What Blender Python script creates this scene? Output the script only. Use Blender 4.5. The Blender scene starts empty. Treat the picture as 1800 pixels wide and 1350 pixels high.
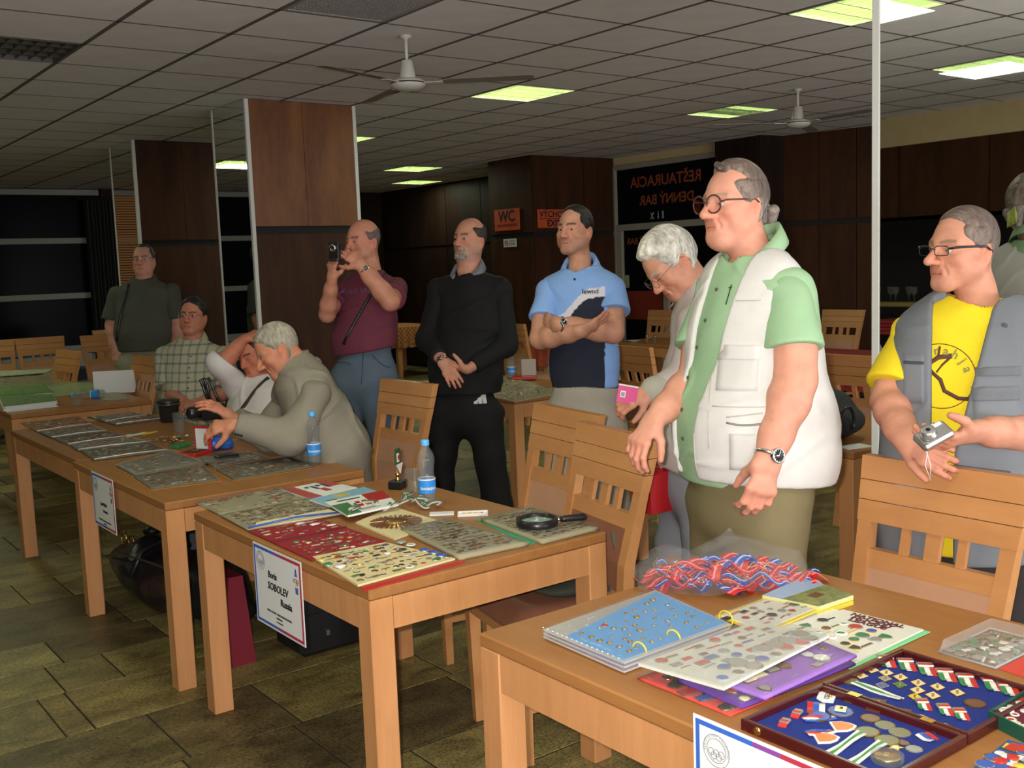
import bpy, bmesh, math, random
import numpy as np
from mathutils import Vector, Matrix
random.seed(7)
S = bpy.context.scene
COL = S.collection
# ---------------------------------------------------------------- camera
F_PX, PITCH, ROLL, YAW, CAM_H = 1845.0, .1126, -.037, .6491, 1.6
FW = np.array([math.sin(YAW)*math.cos(PITCH), math.cos(YAW)*math.cos(PITCH), -math.sin(PITCH)])
_r0 = np.array([math.cos(YAW), -math.sin(YAW), 0.0]); _u0 = np.cross(_r0, FW)
RT = _r0*math.cos(ROLL)+_u0*math.sin(ROLL); UP = -_r0*math.sin(ROLL)+_u0*math.cos(ROLL)
CP = np.array([0, 0, CAM_H])
cam = bpy.data.objects.new('camera', bpy.data.cameras.new('camera')); COL.objects.link(cam)
cam.matrix_world = Matrix(((RT[0], UP[0], -FW[0], 0), (RT[1], UP[1], -FW[1], 0), (RT[2], UP[2], -FW[2], CAM_H), (0, 0, 0, 1)))
cam.data.sensor_width = 36; cam.data.lens = F_PX/1800*36; cam.data.clip_start = .05; cam.data.clip_end = 80
S.camera = cam
# ---------------------------------------------------------------- world, flash, exposure
S.view_settings.view_transform = 'Standard'; S.view_settings.look = 'None'
S.view_settings.exposure = 0.0; S.view_settings.gamma = 1; S.view_settings.use_curve_mapping = False
w = bpy.data.worlds.new('world'); S.world = w; w.use_nodes = True
w.node_tree.nodes['Background'].inputs[0].default_value = (.35, .36, .42, 1)
w.node_tree.nodes['Background'].inputs[1].default_value = .012
FLASH = bpy.data.lights.new('camera_flash', 'AREA'); FLASH.energy = 46; FLASH.shape = 'RECTANGLE'; FLASH.size = .035; FLASH.size_y = .02
FLASH.color = (1.0, .955, .91); FLASH.spread = math.radians(125)
fo = bpy.data.objects.new('camera_flash', FLASH); COL.objects.link(fo)
_fp = CP-RT*.045+UP*.035-FW*.02
fo.matrix_world = Matrix(((RT[0], UP[0], -FW[0], _fp[0]), (RT[1], UP[1], -FW[1], _fp[1]), (RT[2], UP[2], -FW[2], _fp[2]), (0, 0, 0, 1)))
TUBE_POWER = 14.0
# added fill lights behind the photographer, tilted up to brighten the ceiling
for _x, _w, _e in ((-.9, 2.6, 165), (4.5, 6.5, 460)):
    _l = bpy.data.lights.new('window_light', 'AREA'); _l.shape = 'RECTANGLE'; _l.size = _w; _l.size_y = 1.9; _l.energy = _e; _l.color = (.96, .96, 1.)
    _o = bpy.data.objects.new('window_light', _l); COL.objects.link(_o); _o.location = (_x, -3.1, 1.35); _o.rotation_euler = (math.radians(116), 0, 0)

# ---------------------------------------------------------------- sight-line helpers (turn a pixel of the photo into a point of the room)
def _ray(x, y): return (x-900)/F_PX*RT-(y-675)/F_PX*UP+FW
def pz(x, y, z):
    d = _ray(x, y); return CP+d*((z-CAM_H)/d[2])
def pX(x, y, X):
    d = _ray(x, y); return CP+d*(X/d[0])
def pY(x, y, Y):
    d = _ray(x, y); return CP+d*(Y/d[1])
def pD(x, y, D): return CP+_ray(x, y)*D

# ---------------------------------------------------------------- materials
MATS = {}
def mat(name, col, rough=.6, metal=0., spec=.5, bump=0., bscale=60., var=0., vscale=8., stretch=(1, 1, 1), alpha=1., trans=0., emit=None, estr=0., coat=0., sheen=0., vcol=False, ior=1.45, detail=4.):
    if name in MATS: return MATS[name]
    m = bpy.data.materials.new(name); MATS[name] = m; m.use_nodes = True
    nt = m.node_tree; b = nt.nodes['Principled BSDF']; I = b.inputs
    I['Base Color'].default_value = (*col, 1); I['Roughness'].default_value = rough; I['Metallic'].default_value = metal
    I['Specular IOR Level'].default_value = spec; I['Alpha'].default_value = alpha; I['Transmission Weight'].default_value = trans
    I['IOR'].default_value = ior; I['Coat Weight'].default_value = coat; I['Coat Roughness'].default_value = .12
    I['Sheen Weight'].default_value = sheen
    if emit: I['Emission Color'].default_value = (*emit, 1); I['Emission Strength'].default_value = estr
    tc = nt.nodes.new('ShaderNodeTexCoord'); mp = nt.nodes.new('ShaderNodeMapping'); mp.inputs['Scale'].default_value = stretch
    nt.links.new(tc.outputs['Object'], mp.inputs[0])
    src = None
    if vcol:
        a = nt.nodes.new('ShaderNodeVertexColor'); a.layer_name = 'Col'; src = a.outputs[0]
        nt.links.new(src, I['Base Color'])
    if var > 0:
        n = nt.nodes.new('ShaderNodeTexNoise'); n.inputs['Scale'].default_value = vscale; n.inputs['Detail'].default_value = detail
        nt.links.new(mp.outputs[0], n.inputs[0])
        mr = nt.nodes.new('ShaderNodeMapRange'); mr.inputs[1].default_value = .25; mr.inputs[2].default_value = .75
        mr.inputs[3].default_value = 1-var; mr.inputs[4].default_value = 1+var; nt.links.new(n.outputs[0], mr.inputs[0])
        mx = nt.nodes.new('ShaderNodeVectorMath'); mx.operation = 'SCALE'
        if src: nt.links.new(src, mx.inputs[0])
        else: mx.inputs[0].default_value = col
        nt.links.new(mr.outputs[0], mx.inputs['Scale']); nt.links.new(mx.outputs[0], I['Base Color'])
    if bump > 0:
        n2 = nt.nodes.new('ShaderNodeTexNoise'); n2.inputs['Scale'].default_value = bscale; n2.inputs['Detail'].default_value = 3
        nt.links.new(mp.outputs[0], n2.inputs[0])
        bp = nt.nodes.new('ShaderNodeBump'); bp.inputs['Strength'].default_value = bump; bp.inputs['Distance'].default_value = .01
        nt.links.new(n2.outputs[0], bp.inputs['Height']); nt.links.new(bp.outputs[0], I['Normal'])
    return m
def lin(r, g, b):
    f = lambda c: (c/255/12.92 if c/255 <= .04045 else ((c/255+.055)/1.055)**2.4)
    return (f(r), f(g), f(b))

def wood(name, c, dark, rough=.35, scale=2.2, stretch=(1, 1, .12), spec=.5, coat=0.):
    if name in MATS: return MATS[name]
    m = mat(name, c, rough=rough, spec=spec, coat=coat); nt = m.node_tree; b = nt.nodes['Principled BSDF']
    mp = [n for n in nt.nodes if n.type == 'MAPPING'][0]; mp.inputs['Scale'].default_value = stretch
    n = nt.nodes.new('ShaderNodeTexNoise'); n.inputs['Scale'].default_value = scale*8; n.inputs['Detail'].default_value = 6; n.inputs['Roughness'].default_value = .62; n.inputs['Distortion'].default_value = .4
    n3 = nt.nodes.new('ShaderNodeTexNoise'); n3.inputs['Scale'].default_value = scale*55; n3.inputs['Detail'].default_value = 3
    for q in (n, n3): nt.links.new(mp.outputs[0], q.inputs[0])
    r = nt.nodes.new('ShaderNodeMapRange'); r.inputs[1].default_value = .3; r.inputs[2].default_value = .72
    nt.links.new(n.outputs[0], r.inputs[0])
    r3 = nt.nodes.new('ShaderNodeMapRange'); r3.inputs[1].default_value = .35; r3.inputs[2].default_value = .7; r3.inputs[3].default_value = 0; r3.inputs[4].default_value = .25
    nt.links.new(n3.outputs[0], r3.inputs[0])
    ad = nt.nodes.new('ShaderNodeMath'); ad.operation = 'ADD'; ad.use_clamp = True
    nt.links.new(r.outputs[0], ad.inputs[0]); nt.links.new(r3.outputs[0], ad.inputs[1])
    mx = nt.nodes.new('ShaderNodeMix'); mx.data_type = 'RGBA'
    mx.inputs[6].default_value = (*c, 1); mx.inputs[7].default_value = (*dark, 1)
    nt.links.new(ad.outputs[0], mx.inputs[0]); nt.links.new(mx.outputs[2], b.inputs['Base Color'])
    return m

M_BEECH = wood('beech', (.60, .285, .115), (.50, .225, .085), rough=.38, stretch=(1, 1, .1))
M_BEECH_H = wood('beech_top', (.37, .165, .052), (.30, .125, .038), rough=.42, spec=.35, stretch=(1, .1, 1))
M_BEECH_C = wood('beech_chair', (.56, .27, .10), (.47, .21, .075), rough=.33, stretch=(1, .12, .4))
M_VENEER = wood('veneer', (.070, .026, .010), (.034, .013, .006), rough=.55, scale=.9, stretch=(1, 1, .14), spec=.22)
M_VENEER2 = wood('veneer_light', (.23, .090, .026), (.11, .038, .012), rough=.42, scale=.5, stretch=(1, 1, .3), spec=.4)
M_VENEER_D = wood('veneer_dark', (.030, .014, .008), (.014, .007, .005), rough=.55, scale=.9, stretch=(1, 1, .14), spec=.22)
M_MIRROR = mat('mirror', (.82, .84, .80), rough=.012, metal=1.)
M_ALU = mat('alu_strip', (.62, .62, .58), rough=.45, metal=.0)
M_GROOVE = mat('groove_black', (.012, .009, .008), rough=.8)
M_TILE_C = mat('ceiling_tile', (.76, .735, .715), rough=.95, bump=.25, bscale=220, var=.06, vscale=5)
M_RUNNER = mat('ceiling_runner', (.13, .105, .10), rough=.7)
M_CREAM = mat('cream_frieze', (.55, .43, .22), rough=.8, var=.05)
M_BLACKGLASS = mat('night_glass', (.004, .005, .006), rough=.25, spec=.08)
M_FRAME = mat('window_alu', (.34, .34, .30), rough=.5)

# ---------------------------------------------------------------- mesh building
class MB:
    def __init__(s): s.v = []; s.f = []; s.mi = []; s.mats = []; s.sm = []
    def m(s, mt):
        if mt not in s.mats: s.mats.append(mt)
        return s.mats.index(mt)
    def add(s, vs, fs, mt=None, smooth=False):
        o = len(s.v); s.v += [tuple(map(float, v)) for v in vs]; k = s.m(mt) if mt else 0
        for f in fs: s.f.append(tuple(o+i for i in f)); s.mi.append(k); s.sm.append(smooth)
        return s
    def box(s, x0, x1, y0, y1, z0, z1, mt=None, M=None, tz=None):
        vs = [(x0, y0, z0), (x1, y0, z0), (x1, y1, z0), (x0, y1, z0), (x0, y0, z1), (x1, y0, z1), (x1, y1, z1), (x0, y1, z1)]
        if M is not None: vs = [M @ Vector(v) for v in vs]
        return s.add(vs, [(0, 3, 2, 1), (4, 5, 6, 7), (0, 1, 5, 4), (1, 2, 6, 5), (2, 3, 7, 6), (3, 0, 4, 7)], mt)
    def bbox(s, x0, x1, y0, y1, z0, z1, b=.003, mt=None, M=None):
        # box with chamfered edges
        X = (x0, x1); Y = (y0, y1); Z = (z0, z1); vs = []; idx = {}
        for i in (0, 1):
            for j in (0, 1):
                for k in (0, 1):
                    sx, sy, sz = 1-2*i, 1-2*j, 1-2*k
                    for a, p in enumerate(((X[i], Y[j]+sy*b, Z[k]+sz*b), (X[i]+sx*b, Y[j], Z[k]+sz*b), (X[i]+sx*b, Y[j]+sy*b, Z[k]))):
                        idx[(i, j, k, a)] = len(vs); vs.append(p)
        fs = []
        def q(l, flip): fs.append(tuple(l[::-1]) if flip else tuple(l))
        for i in (0, 1): q([idx[(i, j, k, 0)] for j, k in ((0, 0), (1, 0), (1, 1), (0, 1))], i == 0)
        for j in (0, 1): q([idx[(i, j, k, 1)] for i, k in ((0, 0), (1, 0), (1, 1), (0, 1))], j == 1)
        for k in (0, 1): q([idx[(i, j, k, 2)] for i, j in ((0, 0), (1, 0), (1, 1), (0, 1))], k == 0)
        for i in (0, 1):
            for j in (0, 1): q([idx[(i, j, 0, 0)], idx[(i, j, 1, 0)], idx[(i, j, 1, 1)], idx[(i, j, 0, 1)]], (i+j) % 2 == 1)
        for i in (0, 1):
            for k in (0, 1): q([idx[(i, 0, k, 0)], idx[(i, 0, k, 2)], idx[(i, 1, k, 2)], idx[(i, 1, k, 0)]], (i+k) % 2 == 1)
        for j in (0, 1):
            for k in (0, 1): q([idx[(0, j, k, 1)], idx[(1, j, k, 1)], idx[(1, j, k, 2)], idx[(0, j, k, 2)]], (j+k) % 2 == 1)
        for i in (0, 1):
            for j in (0, 1):
                for k in (0, 1): q([idx[(i, j, k, a)] for a in (0, 1, 2)], (i+j+k) % 2 == 1)
        if M is not None: vs = [M @ Vector(v) for v in vs]
        return s.add(vs, fs, mt)
    def hexa(s, lo, hi, mt=None):
        # lo, hi: four corners each
        return s.add(list(lo)+list(hi), [(0, 3, 2, 1), (4, 5, 6, 7), (0, 1, 5, 4), (1, 2, 6, 5), (2, 3, 7, 6), (3, 0, 4, 7)], mt)
    def lathe(s, prof, c=(0, 0, 0), n=20, mt=None, M=None, cap=True, smooth=True):
        vs = []; fs = []
        for r, z in prof:
            for i in range(n):
                a = 2*math.pi*i/n; vs.append((c[0]+r*math.cos(a), c[1]+r*math.sin(a), c[2]+z))
        for j in range(len(prof)-1):
            for i in range(n): fs.append((j*n+i, j*n+(i+1) % n, (j+1)*n+(i+1) % n, (j+1)*n+i))
        if cap: fs.append(tuple(range(n-1, -1, -1))); fs.append(tuple((len(prof)-1)*n+i for i in range(n)))
        if M is not None: vs = [M @ Vector(v) for v in vs]
        return s.add(vs, fs, mt, smooth)
    def tube(s, pts, r, n=8, mt=None, closed=False, flat=None):
        pts = [Vector(p) for p in pts]; N = len(pts); vs = []; fs = []
        rr = r if isinstance(r, (list, tuple)) else [r]*N
        up = None
        for i, p in enumerate(pts):
            t = (pts[min(i+1, N-1)]-pts[max(i-1, 0)]) if not closed else (pts[(i+1) % N]-pts[i-1])
            t.normalize()
            if up is None: up = t.orthogonal().normalized() if flat is None else Vector(flat)
            a = t.cross(up).normalized(); up2 = a.cross(t).normalized()
            if flat is None: up = up2
            for k in range(n):
                an = 2*math.pi*k/n
                rad = rr[i]
                if isinstance(rad, tuple): vs.append(p+a*math.cos(an)*rad[0]+up2*math.sin(an)*rad[1])
                else: vs.append(p+(a*math.cos(an)+up2*math.sin(an))*rad)
        for i in range(N-1 if not closed else N):
            for k in range(n):
                j = (i+1) % N; fs.append((i*n+k, i*n+(k+1) % n, j*n+(k+1) % n, j*n+k))
        if not closed: fs.append(tuple(range(n-1, -1, -1))); fs.append(tuple((N-1)*n+k for k in range(n)))
        return s.add(vs, fs, mt, True)
    def poly(s, pts, h, mt=None, M=None):
        # extruded polygon in XY, from z=pts z to +h
        n = len(pts); vs = [(p[0], p[1], p[2] if len(p) > 2 else 0) for p in pts]; vs += [(v[0], v[1], v[2]+h) for v in vs]
        if M is not None: vs = [M @ Vector(v) for v in vs]
        return s.add(vs, [tuple(range(n-1, -1, -1)), tuple(range(n, 2*n))]+[(i, (i+1) % n, n+(i+1) % n, n+i) for i in range(n)], mt)
    def mesh(s, name, mt=None):
        me = bpy.data.meshes.new(name); me.from_pydata(s.v, [], s.f)
        ms = s.mats or ([mt] if mt else [])
        for q in ms: me.materials.append(q)
        me.polygons.foreach_set('material_index', s.mi); me.polygons.foreach_set('use_smooth', s.sm)
        me.update(); return me
    def build(s, name, mt=None, parent=None, loc=None, rz=0.):
        return link(name, s.mesh(name, mt), parent, loc, rz)

def link(name, me, parent=None, loc=None, rz=0.):
    o = bpy.data.objects.new(name, me); COL.objects.link(o)
    if parent is not None: o.parent = parent
    if loc is not None: o.location = loc
    if rz: o.rotation_euler = (0, 0, rz)
    return o
def tag(o, label=None, cat=None, group=None, kind=None):
    if label: o['label'] = label
    if cat: o['category'] = cat
    if group: o['group'] = group
    if kind: o['kind'] = kind
    return o
def thing(name, label, cat, loc=(0, 0, 0), rz=0., group=None):
    o = bpy.data.objects.new(name, None); COL.objects.link(o); o.empty_display_size = .05
    o.location = tuple(map(float, loc)); o.rotation_euler = (0, 0, rz)
    return tag(o, label, cat, group)
def struct(name, mb, mt=None, parent=None):
    o = mb.build(name, mt, parent)
    if parent is None: o['kind'] = 'structure'
    return o
def copy_tree(o, parent=None):
    c = o.copy(); COL.objects.link(c)
    if parent is not None: c.parent = parent
    for ch in [q for q in CH.get(o.name, [])]: copy_tree(ch, c)
    return c
CH = {}
def freeze(o):
    CH[o.name] = list(o.children)
    for c in CH[o.name]: freeze(c)
def dup(root, loc, rz=0., label=None, group=None):
    if root.name not in CH: freeze(root)
    c = copy_tree(root); c.location = tuple(map(float, loc)); c.rotation_euler = (0, 0, rz)
    if label: c['label'] = label
    if group: c['group'] = group
    return c
def text_mesh(body, size, depth=.0006, bold=0., align='CENTER', shear=0.):
    cu = bpy.data.curves.new('lettering', 'FONT'); cu.body = body; cu.size = size; cu.extrude = depth; cu.offset = bold
    cu.align_x = align; cu.align_y = 'CENTER'; cu.resolution_u = 2; cu.shear = shear
    o = bpy.data.objects.new('lettering', cu); COL.objects.link(o)
    dg = bpy.context.evaluated_depsgraph_get(); me = bpy.data.meshes.new_from_object(o.evaluated_get(dg))
    bpy.data.objects.remove(o); bpy.data.curves.remove(cu); return me
def text(body, size, mt, parent, M, name='lettering', bold=0., mirror=False, depth=.0006, align='CENTER', shear=0.):
    me = text_mesh(body, size, depth, bold, align, shear)
    if mirror: M = M @ Matrix.Diagonal((-1, 1, 1, 1))
    me.transform(M)
    if mirror: me.flip_normals()
    me.materials.clear(); me.materials.append(mt)
    return link(name, me, parent)
def RZ(a): return Matrix.Rotation(a, 4, 'Z')
def T(x, y, z): return Matrix.Translation((x, y, z))
# ================================================================ THE ROOM
X0, X1, Y0, Y1, H = -2.85, 10.4, -3.2, 15.6, 2.9
GX, GY = 1.19, 5.545           # phase of the 0.6 m ceiling grid
MX = 3.29                      # plane of the mirrored pillar sides
# floor slabs of uneven stone
def stone(i, c, d):
    m = mat('stone_%d' % i, c, rough=.42, spec=.4); nt = m.node_tree; b = nt.nodes['Principled BSDF']
    mp = [n for n in nt.nodes if n.type == 'MAPPING'][0]; mp.inputs['Location'].default_value = (i*3.1, i*1.7, 0)
    mp.inputs['Scale'].default_value = (.8, 1.5, 1)
    tc = [n for n in nt.nodes if n.type == 'TEX_COORD'][0]
    n1 = nt.nodes.new('ShaderNodeTexNoise'); n1.inputs['Scale'].default_value = 5; n1.inputs['Detail'].default_value = 10; n1.inputs['Distortion'].default_value = .6; n1.inputs['Roughness'].default_value = .7
    n2 = nt.nodes.new('ShaderNodeTexNoise'); n2.inputs['Scale'].default_value = 90; n2.inputs['Detail'].default_value = 6
    for q in (n1, n2): nt.links.new(mp.outputs[0], q.inputs[0])
    r1 = nt.nodes.new('ShaderNodeValToRGB'); r1.color_ramp.elements[0].position = .36; r1.color_ramp.elements[1].position = .62
    r1.color_ramp.elements[0].color = (*d, 1); r1.color_ramp.elements[1].color = (*c, 1); nt.links.new(n1.outputs[0], r1.inputs[0])
    r2 = nt.nodes.new('ShaderNodeMapRange'); r2.inputs[1].default_value = .38; r2.inputs[2].default_value = .55; r2.inputs[3].default_value = .45; nt.links.new(n2.outputs[0], r2.inputs[0])
    mx = nt.nodes.new('ShaderNodeVectorMath'); mx.operation = 'SCALE'; nt.links.new(r1.outputs[0], mx.inputs[0]); nt.links.new(r2.outputs[0], mx.inputs['Scale'])
    nt.links.new(mx.outputs[0], b.inputs['Base Color'])
    rr = nt.nodes.new('ShaderNodeMapRange'); rr.inputs[3].default_value = .32; rr.inputs[4].default_value = .6; nt.links.new(n1.outputs[0], rr.inputs[0]); nt.links.new(rr.outputs[0], b.inputs['Roughness'])
    return m
STONES = [stone(0, (.33, .265, .085), (.13, .10, .036)), stone(1, (.26, .205, .075), (.10, .078, .030)), stone(2, (.38, .31, .11), (.17, .135, .05)),
          stone(3, (.19, .145, .058), (.07, .053, .022)), stone(4, (.31, .235, .08), (.14, .10, .038))]
M_JOINT = mat('floor_joint', (.02, .016, .01), rough=.9)
fl = MB(); fl.box(X0-.2, X1+.2, Y0-.2, Y1+.2, -.12, -.003, M_JOINT); floor = struct('floor', fl)
rows = [3.36, 3.82, 4.25, 4.59, 4.92, 5.57]
y = 3.36
low = []
while y > Y0: y -= random.choice((.43, .33, .45, .34)); low.append(y)
y = 5.57; hi = []
while y < Y1: y += random.choice((.43, .33, .45, .34)); hi.append(y)
rows = low[::-1]+rows+hi
fixed = {(3.82, 4.25): [.86, .97-.01, 2.1], (3.36, 3.82): [1.14, 1.55, 2.2], (4.25, 4.59): [.97, 1.20, 1.9], (4.59, 4.92): [1.05, 1.5, 2.2]}
slabs = []
for a, b in zip(rows[:-1], rows[1:]):
    x = X0+random.random()*.5; xs = [X0]
    while x < X1: xs.append(x); x += random.choice((.22, .42, .55, .62, .70))*random.uniform(.9, 1.1)
    if (a, b) in fixed:
        fx = fixed[(a, b)]; xs = [q for q in xs if q < fx[0]-.2 or q > fx[-1]+.2]+fx; xs.sort()
    xs.append(X1)
    for c, d in zip(xs[:-1], xs[1:]):
        if d-c > .02: slabs.append((a, b, c, d))
def key(t):
    cx, cy = (t[2]+t[3])/2, (t[0]+t[1])/2; dep = cx*FW[0]+cy*FW[1]
    if dep < 1.2: return 99
    u = (cx*RT[0]+cy*RT[1])/dep
    return dep if abs(u) < .56 else 50+dep
slabs.sort(key=key); rest = MB()
for i, (a, b, c, d) in enumerate(slabs):
    g = .0035; m = random.choice(STONES); zt = random.uniform(-.0007, .0007)
    if i < 290:
        q = MB(); q.bbox(c+g, d-g, a+g, b-g, -.02, zt, .002, m); q.build('tile', None, floor)
    else: rest.box(c+g, d-g, a+g, b-g, -.02, zt, m)
o = rest.build('tile', None, floor); o['kind'] = 'stuff'

# ceiling: slab, runners, tiles, luminaires
cl = MB(); cl.box(X0-.2, X1+.2, Y0-.2, Y1+.2, 3.06, 3.2, M_RUNNER); ceiling = struct('ceiling', cl)
LIGHTS = {(0, -4): 'on', (6, -4): 'on', (0, 1): 'off', (6, 1): 'on', (10, 1): 'half', (6, 6): 'on', (10, 10): 'on', (0, 10): 'on', (12, 13): 'on', (0, 6): 'on', (-4, -3): 'on', (6, -9): 'on', (0, -9): 'on', (10, -4): 'on', (-4, 5): 'on'}
VENT = (2, -2)
tm = MB(); tm.bbox(.0135, .5865, .006, .594, 0, .006, .0008, M_TILE_C); tile_me = tm.mesh('ceiling_tile')
cells = []
for i in range(-8, 17):
    for j in range(-16, 18):
        x, yy = GX+.6*i, GY+.6*j
        if x+.6 < X0 or x > X1 or yy+.6 < Y0 or yy > Y1: continue
        if (i, j) in LIGHTS or (i, j) == VENT: continue
        cells.append((x, yy))
def keyc(t):
    cx, cy = t[0]+.3, t[1]+.3; d = cx*FW[0]+cy*FW[1]-1.3*.11
    if d < 2.5: return 99
    u = (cx*RT[0]+cy*RT[1])/d; v = 1.3/d
    return d if abs(u) < .55 and v < .55 else 50+d
cells.sort(key=keyc); rest = MB()
for k, (x, yy) in enumerate(cells):
    if k < 290: link('tile', tile_me, ceiling, (x, yy, 2.9+random.uniform(0, .0006)))
    else: rest.box(x+.0135, x+.5865, yy+.006, yy+.594, 2.9, 2.918, M_TILE_C)
o = rest.build('tile', None, ceiling); o['kind'] = 'stuff'
rn = MB()
for i in range(-7, 17): rn.box(GX+.6*i-.012, GX+.6*i+.012, Y0, Y1, 2.8984, 2.93, M_RUNNER)
for j in range(-15, 18): rn.box(X0, X1, GY+.6*j-.008, GY+.6*j+.008, 2.8984, 2.925, M_RUNNER)
rn.build('grid_runners', None, ceiling)

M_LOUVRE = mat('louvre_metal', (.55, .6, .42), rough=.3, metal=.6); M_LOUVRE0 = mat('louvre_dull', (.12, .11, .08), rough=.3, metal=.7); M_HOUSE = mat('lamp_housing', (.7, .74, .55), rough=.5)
M_TUBE = mat('tube_lit', (.9, 1, .8), rough=.4, emit=(.86, 1., .62), estr=TUBE_POWER); M_TUBE0 = mat('tube_off', (.35, .36, .33), rough=.3)
M_HOUSE0 = mat('lamp_housing_dull', (.10, .10, .085), rough=.35, metal=.3)  # unlit look of the off lamp, put into darker housing and louvre colours
def luminaire(i, j, state, label):
    t = thing('ceiling_lamp', label, 'ceiling light', (GX+.6*i, GY+.6*j, 2.895), 0, 'square louvred ceiling lamps')
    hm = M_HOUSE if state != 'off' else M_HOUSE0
    q = MB(); q.box(.012, .588, .008, .592, .10, .11, hm)
    for a in ((.012, .02, .008, .592), (.58, .588, .008, .592), (.012, .588, .008, .016), (.012, .588, .584, .592)): q.box(*a, 0, .10, hm)
    q.build('housing', None, t)
    for k in range(4):
        lit = state == 'on' or (state == 'half' and k in (0, 3))
        yy = .085+k*.143
        q = MB(); q.lathe([(.013, -.27), (.013, .27)], n=8, mt=(M_TUBE if lit else M_TUBE0), M=T(.3, yy, .07) @ Matrix.Rotation(math.pi/2, 4, 'Y')); q.build('tube', None, t)
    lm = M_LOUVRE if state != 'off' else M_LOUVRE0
    for k in range(1, 4):
        q = MB(); yy = .0135+k*.143; q.hexa([(.014, yy-.004, .004), (.586, yy-.004, .004), (.586, yy+.004, .004), (.014, yy+.004, .004)], [(.014, yy-.001, .05), (.586, yy-.001, .05), (.586, yy+.001, .05), (.014, yy+.001, .05)], lm); q.build('louvre', None, t)
    for k in range(1, 8):
        q = MB(); xx = .012+k*.072; q.box(xx-.0008, xx+.0008, .014, .586, .004, .045, lm); q.build('louvre', None, t)
    if state != 'off':
        l = bpy.data.lights.new('lamp_glow', 'AREA'); l.shape = 'SQUARE'; l.size = .5; l.energy = 9 if state == 'on' else 5; l.color = (.93, 1., .72)
        lo = bpy.data.objects.new('lamp_glow', l); COL.objects.link(lo); lo.parent = t; lo.location = (.3, .3, -.03)
lab = {(0, -4): 'lit square ceiling lamp behind the fan, seen in the big pillar mirror', (6, -4): 'brightest square ceiling lamp crossed by the white mirror post', (0, 1): 'switched-off dark square ceiling lamp with empty louvres',
       (6, 1): 'lit square ceiling lamp behind the blade of the white fan', (10, 1): 'square ceiling lamp with only its two outer tubes lit', (6, 6): 'lit square ceiling lamp just beside the wooden pillar edge',
       (10, 10): 'small lit square ceiling lamp over the dark hall beyond the pillar', (0, 10): 'lit square ceiling lamp reflected in the pillar mirror', (12, 13): 'farthest lit square ceiling lamp near the back wall'}
for (i, j), s in LIGHTS.items(): luminaire(i, j, s, lab.get((i, j), 'lit square ceiling lamp, one of those hidden from the picture'))
# air vent
t = thing('air_vent', 'square perforated metal air vent set in the ceiling grid', 'vent', (GX+.6*VENT[0], GY+.6*VENT[1], 2.898))
M_VENT = mat('vent_metal', (.28, .255, .235), rough=.5); q = MB()
for a in ((.01, .03, .006, .594), (.57, .59, .006, .594), (.03, .57, .006, .026), (.03, .57, .574, .594)): q.box(*a, 0, .012, M_VENT)
q.build('frame', None, t); q = MB(); q.box(.02, .58, .02, .58, .02, .025, M_GROOVE); q.build('backing', None, t)
q = MB()
for k in range(34):
    v = .03+k*.0164; q.box(v-.003, v+.003, .026, .574, .004, .008, M_VENT); q.box(.026, .574, v-.003, v+.003, .004, .008, M_VENT)
o = q.build('grille', None, t); o['kind'] = 'stuff'

# outer walls -----------------------------------------------------------------
wl = MB(); wl.box(X0-.2, X0, Y0-.2, 3.2, 0, 3.06, M_VENEER_D); wl.box(X0-.2, X0, 9.2, Y1+.2, 0, 3.06, M_VENEER_D)
wl.box(X0-.2, X0, 3.2, 9.2, 1.9, 3.06, M_VENEER_D); wl.box(X0-.2, X0, 3.2, 9.2, 0, .8, M_VENEER_D)
wall_left = struct('wall_left', wl)
q = MB(); q.box(X0, X0+.03, Y0, Y1, 2.62, 2.9, M_CREAM); struct('trim_1', q)
for k in range(20):                          # veneer sheets of the wall reflected in the big mirror
    y0 = Y0+k*.92
    q = MB(); q.box(X0, X0+.018, y0+.006, y0+.914, 1.93, 2.62, M_VENEER); q.build('panel', None, wall_left)
# serving hatch recess
q = MB(); q.box(X0-.9, X0-.88, 3.2, 9.2, 0, 2.0, M_GROOVE); q.box(X0-.9, X0, 3.18, 3.2, .8, 1.95, M_GROOVE); q.box(X0-.9, X0, 9.2, 9.22, .8, 1.95, M_GROOVE); q.box(X0-.9, X0, 3.2, 9.2, 1.9, 1.95, M_GROOVE)
struct('wall_hatch_recess', q)
q = MB(); q.box(X0-1.2, X1+.8, Y0-.2, Y0, 0, 3.06, M_VENEER_D); struct('wall_behind', q)
# unseen window frames, added on the rear wall to go with the fill lights
for k, (xc, ww) in enumerate(((-.9, 2.6), (4.5, 6.5))):
    win = thing('window_%d' % (8+k), None, None, (xc-ww/2, Y0+.02, 0)); win['kind'] = 'structure'; nn = int(round(ww/1.3))
    for z in (.36, 2.34): q = MB(); q.bbox(-.05, ww+.05, -.02, .04, z-.04, z+.04, .004, M_FRAME); q.build('transom', None, win)
    for i in range(nn+1): q = MB(); q.bbox(ww*i/nn-.03, ww*i/nn+.03, -.02, .04, .40, 2.30, .004, M_FRAME); q.build('mullion', None, win)
    for i in range(nn): q = MB(); q.box(ww*i/nn+.03, ww*(i+1)/nn-.03, -.01, 0, .40, 2.30, M_BLACKGLASS); q.build('pane', None, win)
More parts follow.
